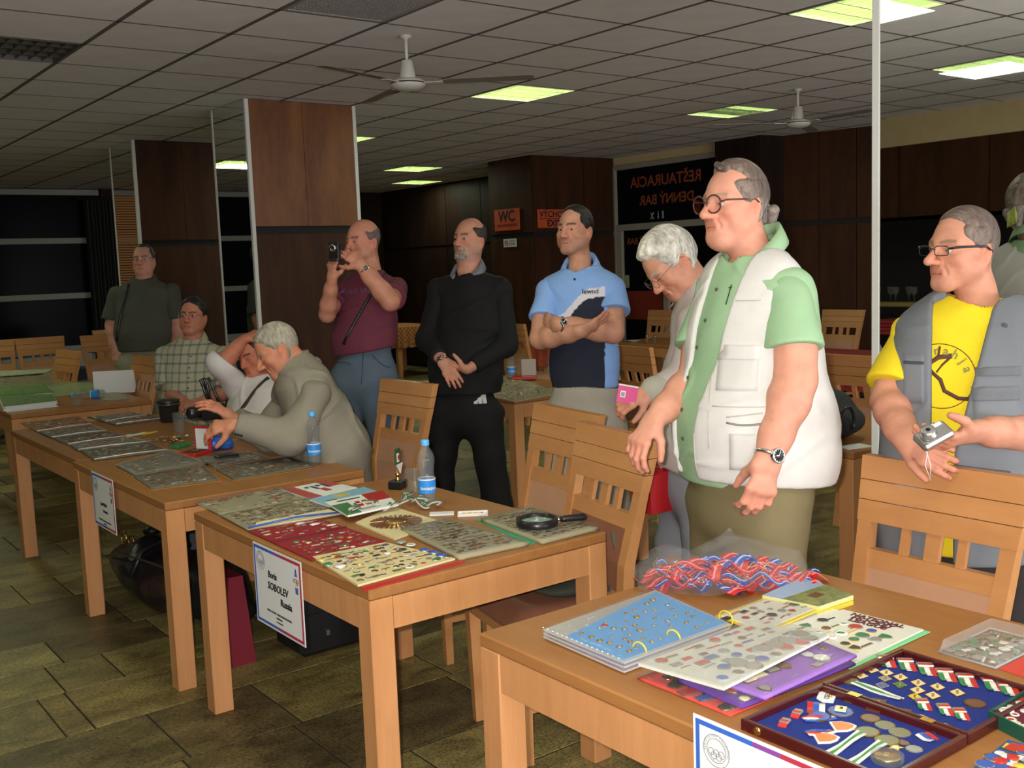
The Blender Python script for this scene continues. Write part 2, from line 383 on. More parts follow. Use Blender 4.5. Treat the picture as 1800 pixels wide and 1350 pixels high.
# window wall at the far end
wb = MB(); wb.box(X0, X1, Y1, Y1+.2, 0, .62, mat('parapet', (.16, .17, .2), rough=.7)); wb.box(4.6, X1, Y1, Y1+.2, .62, 3.06, M_VENEER_D); struct('wall_back', wb)
xw = X0; k = 0; zs = (.66, 1.40, 2.17, 2.84)
while xw < 4.5:
    x1 = min(xw+(1.9 if k != 3 else 1.9), 4.6)
    win = thing('window_%d' % (k+1), None, None, (xw, Y1, 0)); win['kind'] = 'structure'; L = x1-xw
    q = MB(); q.bbox(-.035, .035, -.03, .05, .62, 2.9, .004, M_FRAME); q.build('mullion', None, win)
    for z in zs:
        q = MB(); q.bbox(.035, L-.035, -.03, .05, z-.04, z+.04, .004, M_FRAME); q.build('transom', None, win)
    for a, b in zip(zs[:-1], zs[1:]):
        q = MB(); q.box(.035, L-.035, .01, .02, a+.04, b-.04, M_BLACKGLASS); q.build('pane', None, win)
    xw = x1; k += 1
q = MB(); q.bbox(X0, 4.6, Y1-.12, Y1+.02, .60, .64, .004, mat('sill_cream', (.42, .40, .30), rough=.6)); struct('trim_2', q)
q = MB(); q.box(X0, 4.6, Y1-.06, Y1, .40, .58, mat('radiator_white', (.5, .52, .52), rough=.5)); struct('trim_3', q)
q = MB(); q.box(X0, 4.6, Y1-.05, Y1, 0, .36, mat('plinth_navy', (.02, .025, .05), rough=.6)); struct('trim_4', q)
# wooden blind with its lit look made by faint emission, seen in the pillar mirror
t = thing('window_blind', 'orange wooden slat blind glowing in the narrow pillar mirror', 'blind', (1.1, Y1-.1, 0))
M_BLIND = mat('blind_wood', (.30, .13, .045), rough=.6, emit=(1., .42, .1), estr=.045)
for k in range(56):
    z = .75+k*.0365; q = MB(); q.box(0, 1.1, -.012, .012, z, z+.026, M_BLIND); q.build('slat', None, t)
# dark curtain folds beside the window
t = thing('curtain', 'dark grey gathered curtain hanging beside the black windows', 'curtain', (4.30, Y1-.22, 0))
q = MB(); M_CURT = mat('curtain_grey', (.035, .037, .034), rough=.85)
pts = []; n = 90
for k in range(n+1):
    x = k/n*.62; pts.append((x, .07*math.sin(k*.86)+.02*math.sin(k*.33)))
vs = [(x, yy, .05) for x, yy in pts]+[(x, yy, 2.72) for x, yy in pts]
q.add(vs, [(k, k+1, n+2+k, n+1+k) for k in range(n)], M_CURT, True); q.build('curtain_fabric', None, t)
q = MB(); q.tube([(-.1, 0, 2.74), (.7, 0, 2.74)], .015, mt=M_GROOVE); q.build('rail', None, t)

# side wall with block, glass doors and veneer
WX = 9.2
q = MB(); q.box(WX, WX+.25, 10.8, Y1, 0, 3.06, M_VENEER_D); wr = struct('wall_right', q)
for k in range(5):
    y0 = 10.85+k*.93; q = MB(); q.box(WX-.018, WX, y0, y0+.915, 1.95, 2.88, M_VENEER_D); q.build('panel', None, wr)
    q = MB(); q.box(WX-.018, WX, y0, y0+.915, .05, 1.90, M_VENEER_D); q.build('panel', None, wr)
q = MB(); q.box(7.98, WX+.25, 9.98, 10.82, 0, 3.06, M_GROOVE); blk = struct('wall_block', q)
for (xa, xb) in ((7.975, 8.78), (8.79, 9.28)):
    for za, zb, mm in ((.05, 1.92, M_VENEER), (1.99, 2.9, M_VENEER)):
        q = MB(); q.box(xa, xb, 9.955, 9.98, za, zb, mm); q.build('panel', None, blk)
for za, zb in ((.05, 1.92), (1.99, 2.9)):
    q = MB(); q.box(7.955, 7.98, 9.97, 10.82, za, zb, M_VENEER); q.build('panel', None, blk)
# polyline wall toward the camera side
def wallseg(name, a, b, z0, z1, m, th=.2, panels=2, pm=None):
    ax, ay = a; bx, by = b; L = math.hypot(bx-ax, by-ay); an = math.atan2(by-ay, bx-ax)
    q = MB(); q.box(0, L, -th, 0, z0, z1, m); o = struct(name, q); o.location = (ax, ay, 0); o.rotation_euler = (0, 0, an)
    for k in range(panels):
        for za, zb in ((.06, 1.91), (1.97, z1 if z1 < 2.9 else 2.9)):
            p = MB(); p.box(L*k/panels+.004, L*(k+1)/panels-.004, -.001, .016, za, zb, pm or M_VENEER); p.build('panel', None, o)
    return o
wallseg('wall_right_front', (9.22, 7.55), (9.22, 8.18), 0, 3.06, M_GROOVE, .3, 1, M_VENEER_D)
wallseg('wall_right_step', (9.55, 7.50), (9.2, 7.55), 0, 3.06, M_GROOVE, .2, 1, M_VENEER_D)
wallseg('wall_right_curved', (9.85, 6.3), (9.55, 7.5), 0, 3.06, M_GROOVE, .2, 3)
wallseg('wall_right_middle', (10.05, 5.0), (9.85, 6.3), 0, 3.06, M_GROOVE, .2, 3)
wallseg('wall_right_near', (10.1, -3.2), (10.05, 5.0), 0, 3.06, M_GROOVE, .2, 9)
# glass door front
GXW = 9.33
q = MB(); q.box(GXW-.01, GXW+.1, 8.15, 10.0, 2.80, 2.9, M_CREAM); struct('trim_5', q)
M_DFR = mat('door_frame_grey', (.30, .28, .22), rough=.55)
dr = thing('door_1', None, None, (GXW, 8.17, 0)); dr['kind'] = 'structure'
for y0, y1, z0, z1 in ((1.76, 1.81, 0, 2.8), (0, .05, 0, 2.8), (.05, 1.76, 1.98, 2.06), (.86, .95, 0, 1.98), (1.66, 1.76, 0, 1.98), (.05, 1.76, 2.74, 2.8)):
    q = MB(); q.bbox(-.04, .05, y0, y1, z0, z1, .004, M_DFR); q.build('frame', None, dr)
for y0, y1, z0, z1 in ((.05, 1.76, 2.06, 2.74), (.05, .86, 1.22, 1.98), (.95, 1.66, 1.22, 1.98), (.05, .86, .1, .86), (.95, 1.66, .1, .86)):
    q = MB(); q.box(0, .012, y0, y1, z0, z1, M_BLACKGLASS); q.build('pane', None, dr)
M_REDB = mat('door_red_band', (.20, .028, .012), rough=.5)
for y0, y1 in ((.05, .86), (.95, 1.66)):
    q = MB(); q.box(-.006, .016, y0, y1, .86, 1.22, M_REDB); q.build('panel', None, dr)
M_ORL = mat('orange_letters', (.30, .06, .02), rough=.6)
# lettering stuck on the far side of the glass, so it reads reversed from here
def wallM(x, y, z, face=-1):        # text plane facing -X
    return T(x, y, z) @ Matrix(((0, 0, -1, 0), (-1, 0, 0, 0), (0, 1, 0, 0), (0, 0, 0, 1)))
text('REŠTAURACIA', .185, M_ORL, dr, wallM(-.004, .92, 2.56), mirror=True, bold=.003)
text('DENNÝ BAR', .165, M_ORL, dr, wallM(-.004, .90, 2.33), mirror=True, bold=.003)
text('DENNÝ BAR', .11, M_ORL, dr, wallM(-.004, 1.30, 1.84), mirror=True, bold=.002)
M_PALE = mat('pale_sticker', (.25, .3, .26), rough=.6)
q = MB(); q.box(-.006, 0, .95, .975, 2.10, 2.19, M_PALE); q.tube([(-.004, 1.04, 2.19), (-.004, 1.04, 2.11)], .006, mt=M_PALE); q.poly([(0, 0), (.04, 0), (.02, -.03)], .003, M_PALE, M=wallM(-.004, 1.06, 2.125)); q.tube([(-.004, 1.12, 2.18), (-.004, 1.145, 2.14), (-.004, 1.17, 2.10)], .007, mt=M_PALE); q.tube([(-.004, 1.17, 2.18), (-.004, 1.145, 2.14), (-.004, 1.12, 2.10)], .007, mt=M_PALE)
q.build('exit_pictogram', None, dr)
q = MB(); q.box(-.008, 0, 1.58, 1.65, 1.26, 1.42, mat('notice_yellow', (.35, .33, .2), rough=.7)); q.build('notice', None, dr)
q = MB(); q.box(-.008, 0, .60, .72, 1.30, 1.46, mat('notice_white', (.5, .5, .5), rough=.7)); q.build('notice', None, dr)
# signs on the wall block
M_SIGN = mat('sign_orange', (.62, .105, .03), rough=.5, var=.1); M_SIGNR = mat('sign_red', (.25, .02, .012), rough=.6); M_BLK = mat('print_black', (.012, .01, .012), rough=.6)
M_WHT = mat('paper_white', (.72, .72, .70), rough=.7)
SY = 9.985
def signM(x, z, yy=9.945): return T(x, yy, z) @ Matrix(((1, 0, 0, 0), (0, 0, -1, 0), (0, 1, 0, 0), (0, 0, 0, 1)))
t = thing('wall_sign', 'orange sign reading WC on the dark wall block', 'sign', (7.945, 10.44, 2.16))
q = MB(); q.box(-.012, 0, -.25, .25, -.13, .13, M_SIGN); q.build('board', None, t)
q = MB(); q.box(-.014, -.012, -.20, .20, -.085, -.052, M_SIGNR); q.build('stripe', None, t)
text('WC', .19, M_BLK, t, wallM(-.014, 0, .035), bold=.006)
t = thing('wall_sign', 'orange sign reading VÝCHOD EXIT beside the WC sign', 'sign', (8.27, 9.945, 2.145))
q = MB(); q.box(-.25, .25, -.01, 0, -.11, .11, M_SIGN); q.build('board', None, t)
text('VÝCHOD', .105, M_BLK, t, signM(0, .05, -.012), bold=.002); text('EXIT', .105, M_BLK, t, signM(0, -.06, -.012), bold=.003)
q = MB(); q.box(-.22, .22, -.0125, -.010, -.008, .004, M_SIGNR); q.build('stripe', None, t)
t = thing('wall_notice', 'small white no-smoking notice under the WC sign', 'sign', (7.945, 10.40, 1.875))
q = MB(); q.box(-.006, 0, -.13, .13, -.05, .05, M_WHT); q.build('card', None, t)
q = MB(); q.tube([(-.008, .07+.032*math.cos(a*.5236), .032*math.sin(a*.5236)) for a in range(12)], .004, mt=M_SIGNR, closed=True, n=5); q.tube([(-.008, .05, -.02), (-.008, .09, .02)], .004, n=5, mt=M_SIGNR); q.build('ban_symbol', None, t)
q = MB()
for k in range(4): q.box(-.008, -.006, -.11, .01, .026-k*.018, .031-k*.018, M_BLK)
q.build('printed_lines', None, t)

# pillars ---------------------------------------------------------------------
def pillar(y0, y1, xa=MX, xb=4.22, name='pillar', light=False):
    q = MB(); q.box(xa+.02, xb-.02, y0+.02, y1-.02, 0, 3.06, M_GROOVE); p = struct(name, q)
    xm = (xa+xb)/2
    for a, b in ((xa+.03, xm-.001), (xm+.001, xb-.03)):
        q = MB(); q.bbox(a, b, y0, y0+.02, 1.96, 2.895, .0015, M_VENEER2 if light else M_VENEER); q.build('panel', None, p)
    q = MB(); q.box(xa+.03, xb-.03, y0+.003, y0+.02, .0, 1.90, M_VENEER); q.build('panel', None, p)
    q = MB(); q.box(xa+.004, xa+.02, y0+.03, y1-.03, .03, 2.895, M_MIRROR); o = q.build('mirror', None, p)
    q = MB(); q.box(xb-.02, xb-.004, y0+.03, y1-.03, .03, 2.895, M_MIRROR); q.build('mirror', None, p)
    for cx in (xa, xb-.03):
        for cy in (y0-.002, y1-.028):
            q = MB(); q.bbox(cx, cx+.03, cy, cy+.03, 0, 2.897, .002, M_ALU); q.build('corner_strip', None, p)
    return p
pillar(7.48, 8.14, light=True)
pillar(10.08, 10.78)
pillar(1.62, 2.20)
# ================================================================ TABLES AND CHAIRS
TZ = .75
def table(x0, x1, y0, y1, label, group=None, h=TZ, name='dining_table', cat='table'):
    t = thing(name, label, cat, ((x0+x1)/2, (y0+y1)/2, 0), 0, group); a = (x1-x0)/2; b = (y1-y0)/2
    q = MB(); q.bbox(-a, a, -b, b, h-.032, h, .004, M_BEECH_H); 
    q.build('tabletop', None, t)
    for s in (-1, 1):
        q = MB(); q.box(-a+.075, a-.075, s*b-.004*s-.02*(s > 0), s*b-.004*s+.02*(s < 0), h-.125, h-.034, M_BEECH); q.build('apron', None, t)
        q = MB(); q.box(s*a-.004*s-.02*(s > 0), s*a-.004*s+.02*(s < 0), -b+.075, b-.075, h-.125, h-.034, M_BEECH); q.build('apron', None, t)
    for sx in (-1, 1):
        for sy in (-1, 1):
            cx = sx*(a-.0375); cy = sy*(b-.0375)
            q = MB(); q.bbox(cx-.0365, cx+.0365, cy-.0365, cy+.0365, 0, h-.033, .003, M_BEECH); q.build('leg', None, t)
    return t
G1 = 'beech display tables in the front row'
table(1.355, 2.30, .60, 1.95, 'beech table covered with badge pages, lanyard bag and blue medal case', G1)
table(1.33, 2.19, 2.42, 3.70, 'beech table with red and cream felt badge pages and a magnifying glass', G1)
table(1.305, 2.17, 3.93, 5.20, 'beech table in front of the old man in the grey jacket', G1)
table(1.33, 2.19, 5.21, 6.60, 'beech table covered by rows of badge pages before the checked shirt man', G1)
table(1.50, 2.42, 7.40, 8.75, 'beech table with paper stacks and a lying water bottle', G1)
table(4.02, 4.88, 5.28, 6.75, 'beech table full of pins behind the man in black', G1)
table(3.83, 4.70, 2.65, 4.05, 'beech table carrying a black bag behind the green shirt man', G1)

M_LEATH = mat('seat_leather', (.50, .27, .16), rough=.5, var=.08, vscale=5, bump=.15, bscale=25)
M_LEATH2 = mat('seat_leather_brown', (.26, .105, .06), rough=.5, var=.1, vscale=5, bump=.15, bscale=25)
def chair(label, loc, rz, leather=None):
    t = thing('dining_chair', label, 'chair', loc, rz, 'beech dining chairs'); L = leather or M_LEATH
    # faces -X; back at +X
    W = .215
    q = MB(); q.bbox(-.21, .20, -W, W, .405, .445, .003, M_BEECH_C); q.build('seat_frame', None, t)
    q = MB(); n = 8; vs = []; fs = []
    for i in range(n+1):
        for j in range(n+1):
            u, v = i/n*2-1, j/n*2-1; k = (1-u**6)*(1-v**6); vs.append((-.005+.205*u, (W+.005)*v, .445+.045*k**.35 if k > 0 else .445))
    for i in range(n):
        for j in range(n): fs.append((i*(n+1)+j, (i+1)*(n+1)+j, (i+1)*(n+1)+j+1, i*(n+1)+j+1))
    q.add(vs, fs, L, True); q.box(-.21, .2, -W-.004, W+.004, .438, .447, L); q.build('seat', None, t)
    for s in (-1, 1):
        q = MB(); y0 = s*(W-.02)
        q.hexa([(-.195, y0-.014, 0), (-.165, y0-.014, 0), (-.165, y0+.014, 0), (-.195, y0+.014, 0)], [(-.208, y0-.02, .42), (-.166, y0-.02, .42), (-.166, y0+.02, .42), (-.208, y0+.02, .42)], M_BEECH_C); q.build('leg', None, t)
        q = MB(); zz = [(.27, 0, .030, W-.02), (.195, .42, .042, W-.02), (.205, .60, .042, W-.015), (.262, .84, .034, W-.002)]
        for (xa, za, wa, ya), (xb, zb, wb, yb) in zip(zz[:-1], zz[1:]):
            ya *= s; yb *= s
            q.hexa([(xa-wa/2, ya-.021, za), (xa+wa/2, ya-.021, za), (xa+wa/2, ya+.021, za), (xa-wa/2, ya+.021, za)], [(xb-wb/2, yb-.021, zb), (xb+wb/2, yb-.021, zb), (xb+wb/2, yb+.021, zb), (xb-wb/2, yb+.021, zb)], M_BEECH_C)
        q.build('leg', None, t)
        q = MB(); q.box(-.18, .22, y0-.009, y0+.009, .17, .20, M_BEECH_C); q.build('stretcher', None, t)
    q = MB(); q.box(.0, .018, -W+.02, W-.02, .17, .20, M_BEECH_C); q.build('stretcher', None, t)
    # top rail: three boards, slightly proud of each other, wider at the top
    def xb(z): return .262+(z-.84)*.24
    zz = (.84, .90, .955, 1.022)
    q = MB()
    for a, b in zip(zz[:-1], zz[1:]):
        wa = W+.021+(a-.84)*.075; wb = W+.021+(b-.84)*.075; g = .0025 if b < 1.03 else 0
        q.hexa([(xb(a)-.019, -wa, a), (xb(a)+.017, -wa, a), (xb(a)+.017, wa, a), (xb(a)-.019, wa, a)], [(xb(b)-.019, -wb, b-g), (xb(b)+.017, -wb, b-g), (xb(b)+.017, wb, b-g), (xb(b)-.019, wb, b-g)], M_BEECH_C)
    q.build('top_rail', None, t)
    def rail(z0, z1, w, th, name, m=None, dx=0):
        def xx(z): return .205+(z-.60)*.2375 if z > .6 else .195+(z-.42)*.0555
        q = MB(); q.hexa([(xx(z0)-th+dx, -w, z0), (xx(z0)+th+dx, -w, z0), (xx(z0)+th+dx, w, z0), (xx(z0)-th+dx, w, z0)], [(xx(z1)-th+dx, -w, z1), (xx(z1)+th+dx, -w, z1), (xx(z1)+th+dx, w, z1), (xx(z1)-th+dx, w, z1)], m or M_BEECH_C); q.build(name, None, t)
    rail(.715, .765, W-.022, .013, 'cross_rail')
    for yc, w in ((-.085, .016), (0, .028), (.085, .016)):
        def xx(z): return .205+(z-.60)*.2375
        q = MB(); q.hexa([(xx(.765)-.008, yc-w/1.3, .765), (xx(.765)+.008, yc-w/1.3, .765), (xx(.765)+.008, yc+w/1.3, .765), (xx(.765)-.008, yc+w/1.3, .765)], [(xx(.84)-.008, yc-w/1.3, .84), (xx(.84)+.008, yc-w/1.3, .84), (xx(.84)+.008, yc+w/1.3, .84), (xx(.84)-.008, yc+w/1.3, .84)], M_BEECH_C); q.build('slat', None, t)
    rail(.60, .715, W-.025, .012, 'back_panel', L); rail(.50, .60, W-.027, .012, 'back_panel', L); rail(.455, .50, W-.025, .012, 'cross_rail')
    return t
c0 = chair('beech chair with tan back panel at the lanyard bag table', (2.31, 1.53, 0), -.03)
P = math.pi
c1 = chair('brown-seated beech chair whose seat carries a folded green jacket', (2.17, 2.72, 0), -.20, M_LEATH2)
for loc, rz, lb in (((2.40, 3.24, 0), -.16, 'beech chair standing directly behind the jacket chair'),
                    ((2.56, 4.66, 0), .02, 'beech chair with its back to the grey jacketed man'),
                    ((2.29, 7.95, 0), .05, 'beech chair at the white card beside the checked shirt man'),
                    ((2.52, 8.62, 0), .0, 'shiny beech chair behind the one at the white card'),
                    ((2.10, 9.35, 0), .10, 'shiny narrow-looking beech chair turned sideways behind the paper table'),
                    ((2.28, 11.7, 0), P/2+.0, 'beech chair in the window row, cut by the picture edge'),
                    ((2.78, 11.7, 0), P/2, 'second beech chair of the row before the black windows'),
                    ((3.34, 11.4, 0), P/2-.1, 'third beech chair of the window row, next to the standing man'),
                    ((3.80, 12.5, 0), P/2, 'farthest beech chair behind the third chair of the window row'),
                    ((8.35, 14.75, 0), P/2, 'small beech chair beyond the checked yellow tablecloth'),
                    ((6.67, 8.4, 0), P, 'beech chair behind the far water bottle'),
                    ((8.48, 8.6, 0), 0, 'beech chair beyond the saucer, behind the bowed white head'),
                    ((5.30, 5.22, 0), P-.1, 'wide beech chair back with red cloth showing through its gaps'),
                    ((9.0, 6.55, 0), 0, 'far beech chair against the dark wood wall'),
                    ((6.78, 5.1, 0), P, 'beech chair behind the armpit of the green shirt'),
                    ((5.45, 3.5, 0), P, 'beech chair beside the white mirror post'),
                    ((3.02, 2.72, 0), .75, 'beech chair holding a black jacket and a red bag')):
    dup(c0, loc, rz, lb)
# background tables with cloths
t8 = table(7.95, 8.75, 13.2, 14.35, 'far beech table under the yellow checked cloth')
t9 = table(7.17, 7.9, 8.8, 9.85, 'far beech table under the orange-red cloth')
t10 = table(7.55, 8.3, 7.1, 8.25, 'far beech table with saucer and shakers')
t11 = table(7.12, 7.95, 4.6, 5.8, 'far beech table under the dark red cloth')
def checked(name, c1, c2, s):
    m = mat(name, c1, rough=.85); nt = m.node_tree; ck = nt.nodes.new('ShaderNodeTexChecker'); ck.inputs['Scale'].default_value = s
    ck.inputs[1].default_value = (*c1, 1); ck.inputs[2].default_value = (*c2, 1); tc = [n for n in nt.nodes if n.type == 'TEX_COORD'][0]
    nt.links.new(tc.outputs['Object'], ck.inputs[0]); nt.links.new(ck.outputs[0], nt.nodes['Principled BSDF'].inputs['Base Color']); return m
def cloth(name, label, x0, x1, y0, y1, z, drop, m, wave=.012):
    t = thing(name, label, 'tablecloth', ((x0+x1)/2, (y0+y1)/2, z)); a = (x1-x0)/2+.006; b = (y1-y0)/2+.006
    per = []; n = 26
    for k in range(n): per.append((-a+2*a*k/n, -b, 0, -1))
    for k in range(n): per.append((a, -b+2*b*k/n, 1, 0))
    for k in range(n): per.append((a-2*a*k/n, b, 0, 1))
    for k in range(n): per.append((-a, b-2*b*k/n, -1, 0))
    N = len(per); vs = [(x, yy, .003) for x, yy, _, _ in per]
    for zi, f in ((-.08, .5), (-drop, 1)):
        for k, (x, yy, nx, ny) in enumerate(per):
            w_ = (wave*(1+math.sin(k*1.7))+.004)*f; vs.append((x+nx*w_, yy+ny*w_, zi+(random.uniform(-.01, .01) if f == 1 else 0)))
    q = MB(); q.add(vs, [tuple(range(N))]+[(r*N+k, r*N+(k+1) % N, (r+1)*N+(k+1) % N, (r+1)*N+k)[::-1] for r in (0, 1) for k in range(N)], m); q.build('cloth', None, t); return t
cloth('tablecloth', 'yellow and red checked tablecloth beyond the man in black', 7.95, 8.75, 13.2, 14.35, .752, .30, checked('check_yellow', (.50, .28, .07), (.38, .09, .045), 30))
cloth('tablecloth', 'orange-red tablecloth behind the far water bottle', 7.17, 7.9, 8.8, 9.85, .752, .26, mat('cloth_orange_red', (.42, .07, .035), rough=.85, var=.15, vscale=30))
cloth('tablecloth', 'dark red tablecloth behind the green sleeve', 7.12, 7.95, 4.6, 5.8, .752, .24, mat('cloth_dark_red', (.24, .022, .022), rough=.85, var=.15, vscale=30))

# ceiling fans
M_FANW = mat('fan_white', (.50, .48, .43), rough=.35); M_FANB = mat('fan_blade', (.20, .18, .155), rough=.45)
def fan(x, y, label, angs):
    t = thing('ceiling_fan', label, 'fan', (x, y, 2.9), 0, 'white three-blade ceiling fans')
    q = MB(); q.lathe([(.035, 0), (.035, -.010), (.010, -.022), (.010, -.13), (.010, -.14)], n=14, mt=M_FANW); q.build('rod', None, t)
    q = MB(); q.lathe([(.028, -.135), (.034, -.14), (.047, -.225), (.048, -.235), (.04, -.24)], n=20, mt=M_FANW); q.build('rod_cover', None, t)
    q = MB(); q.lathe([(.04, -.235), (.082, -.242), (.098, -.253), (.100, -.260)], n=28, mt=M_FANW, cap=False); q.lathe([(.095, -.260), (.095, -.267)], n=28, mt=M_GROOVE, cap=False); q.lathe([(.100, -.267), (.099, -.276), (.08, -.292), (.045, -.302), (.0, -.305)], n=28, mt=M_FANW, cap=False); q.build('motor_housing', None, t)
    for a in angs:
        q = MB(); M = RZ(a) @ T(0, 0, -.263) @ Matrix.Rotation(-.11, 4, 'X')
        q.hexa([M @ Vector(p) for p in ((.09, -.012, -.003), (.20, -.025, -.003), (.20, .025, -.003), (.09, .012, -.003))], [M @ Vector(p) for p in ((.09, -.012, .002), (.20, -.025, .002), (.20, .025, .002), (.09, .012, .002))], M_FANW)
        q.build('blade_bracket', None, t); q = MB()
        pts = [(.15, -.034), (.20, -.042), (.68, -.052), (.71, -.04), (.71, .04), (.68, .045), (.20, .038), (.15, .03)]
        q.poly([(a_, b_, .002) for a_, b_ in pts], .003, M_FANB, M=M); q.build('blade', None, t)
_a = math.atan2(RT[1], RT[0])
fan(3.25, 5.15, 'white ceiling fan hanging before the wooden pillar', (_a-.05, _a+2.04, _a+4.14))
fan(7.0, 5.35, 'smaller-looking white ceiling fan beside the mirror post', (_a+3.23, _a+1.13, _a-.96))
# ================================================================ SMOOTH SOLIDS (distance fields turned into meshes)
f32 = np.float32
def nrm(v): v = np.asarray(v, float); return v/np.linalg.norm(v)
class Field:
    mg = .02
    def __init__(s, lo, hi, h, mg=.02):
        s.mg = mg
        s.h = h; s.lo = np.asarray(lo, float)-2*h; n = np.ceil((np.asarray(hi, float)+2*h-s.lo)/h).astype(int)+1
        s.ax = [(s.lo[i]+h*np.arange(n[i])).astype(f32) for i in range(3)]; s.a = np.full(n, .5, f32)
    def sub(s, lo, hi, m):
        sl = []
        for i in range(3):
            a = int(max(0, math.floor((lo[i]-m-s.lo[i])/s.h))); b = int(min(len(s.ax[i]), math.ceil((hi[i]+m-s.lo[i])/s.h)+1))
            if b <= a: return None
            sl.append(slice(a, b))
        return tuple(sl)
    def grid(s, sl): return s.ax[0][sl[0]][:, None, None], s.ax[1][sl[1]][None, :, None], s.ax[2][sl[2]][None, None, :]
    def put(s, sl, d, k, op='u'):
        g = s.a[sl]; k = max(k, 1e-5)
        if op == 'u': h = np.maximum(k-np.abs(g-d), 0)/k; s.a[sl] = np.minimum(g, d)-h*h*k*.25
        elif op == 's': d = -d; h = np.maximum(k-np.abs(g-d), 0)/k; s.a[sl] = np.maximum(g, d)+h*h*k*.25
        else: h = np.maximum(k-np.abs(g-d), 0)/k; s.a[sl] = np.maximum(g, d)+h*h*k*.25
    def cone(s, a, b, ra, rb, k=.02, op='u'):
        a = np.asarray(a, float); b = np.asarray(b, float); R = max(ra, rb)
        sl = s.sub(np.minimum(a, b)-R, np.maximum(a, b)+R, k+s.mg)
        if sl is None: return s
        X, Y, Z = s.grid(sl); d = b-a; L = max(d@d, 1e-9)
        t = np.clip(((X-a[0])*d[0]+(Y-a[1])*d[1]+(Z-a[2])*d[2])/L, 0, 1).astype(f32)
        q = np.sqrt((X-a[0]-t*d[0])**2+(Y-a[1]-t*d[1])**2+(Z-a[2]-t*d[2])**2)-(ra+(rb-ra)*t)
        s.put(sl, q.astype(f32), k, op); return s
    def ell(s, c, r, k=.02, op='u', R=None):
        c = np.asarray(c, float); r = np.asarray(r, float); m = r.max()
        e = m if R is not None else r
        sl = s.sub(c-e, c+e, k+s.mg)
        if sl is None: return s
        X, Y, Z = s.grid(sl); X = X-c[0]; Y = Y-c[1]; Z = Z-c[2]
        if R is not None: X, Y, Z = (R[i][0]*X+R[i][1]*Y+R[i][2]*Z for i in range(3))
        k0 = np.sqrt((X/r[0])**2+(Y/r[1])**2+(Z/r[2])**2); k1 = np.sqrt((X/r[0]**2)**2+(Y/r[1]**2)**2+(Z/r[2]**2)**2)+1e-6
        s.put(sl, (k0*(k0-1)/k1).astype(f32), k, op); return s
    def ecap(s, a, b, side, wa, wb, k=.03, op='u', sideb=None):
        # elliptic tapered capsule; wa, wb = (half width along side, half depth)
        a = np.asarray(a, float); b = np.asarray(b, float); R = max(max(wa), max(wb)); d = b-a; L = np.linalg.norm(d); ax = d/L
        s1 = nrm(np.asarray(side)-np.dot(side, ax)*ax); s2 = np.cross(ax, s1)
        sl = s.sub(np.minimum(a, b)-R, np.maximum(a, b)+R, k+s.mg)
        if sl is None: return s
        X, Y, Z = s.grid(sl); X = X-a[0]; Y = Y-a[1]; Z = Z-a[2]
        ta = X*ax[0]+Y*ax[1]+Z*ax[2]; t = np.clip(ta/L, 0, 1); w = wa[0]+(wb[0]-wa[0])*t; e = wa[1]+(wb[1]-wa[1])*t
        u = (X*s1[0]+Y*s1[1]+Z*s1[2])/w; v = (X*s2[0]+Y*s2[1]+Z*s2[2])/e; z = (ta-t*L)/np.minimum(w, e)
        m = np.minimum(w, e); s.put(sl, ((np.sqrt(u*u+v*v+z*z)-1)*m).astype(f32), k, op); return s
    def plane(s, p, n, k=.004, op='i', near=None):
        # keep the side behind the normal
        n = nrm(n); sl = tuple(slice(0, len(a)) for a in s.ax) if near is None else s.sub(np.asarray(near[0])-near[1], np.asarray(near[0])+near[1], 0)
        if sl is None: return s
        X, Y, Z = s.grid(sl); s.put(sl, ((X-p[0])*n[0]+(Y-p[1])*n[1]+(Z-p[2])*n[2]).astype(f32), k, op); return s
    def func(s, fn, op='add', k=.004):
        sl = tuple(slice(0, len(a)) for a in s.ax); X, Y, Z = s.grid(sl); v = fn(X, Y, Z)
        if op == 'add': s.a = (s.a+v).astype(f32)
        else: s.put(sl, np.broadcast_to(v, s.a.shape).astype(f32), k, op)
        return s
    def mesh(s):
        A = s.a; n = A.shape; ins = A < 0
        c = np.zeros((n[0]-1, n[1]-1, n[2]-1), np.uint8); offs = [(i, j, k) for i in (0, 1) for j in (0, 1) for k in (0, 1)]
        for (i, j, k) in offs: c += ins[i:n[0]-1+i, j:n[1]-1+j, k:n[2]-1+k]
        act = np.argwhere((c > 0) & (c < 8))
        if len(act) == 0: return np.zeros((0, 3)), []
        idx = np.full(c.shape, -1, np.int32); idx[act[:, 0], act[:, 1], act[:, 2]] = np.arange(len(act))
        val = np.stack([A[act[:, 0]+i, act[:, 1]+j, act[:, 2]+k] for (i, j, k) in offs], 1)
        P = np.zeros((len(act), 3)); W = np.zeros(len(act)); O = np.array(offs, float)
        for e1 in range(8):
            for e2 in range(e1+1, 8):
                if np.abs(O[e1]-O[e2]).sum() != 1: continue
                v1, v2 = val[:, e1], val[:, e2]; m = (v1 < 0) != (v2 < 0)
                t = np.where(m, v1/np.where(m, v1-v2, 1), 0)
                P += m[:, None]*(O[e1]+(O[e2]-O[e1])*t[:, None]); W += m
        V = s.lo+(act+P/W[:, None])*s.h; Q = []
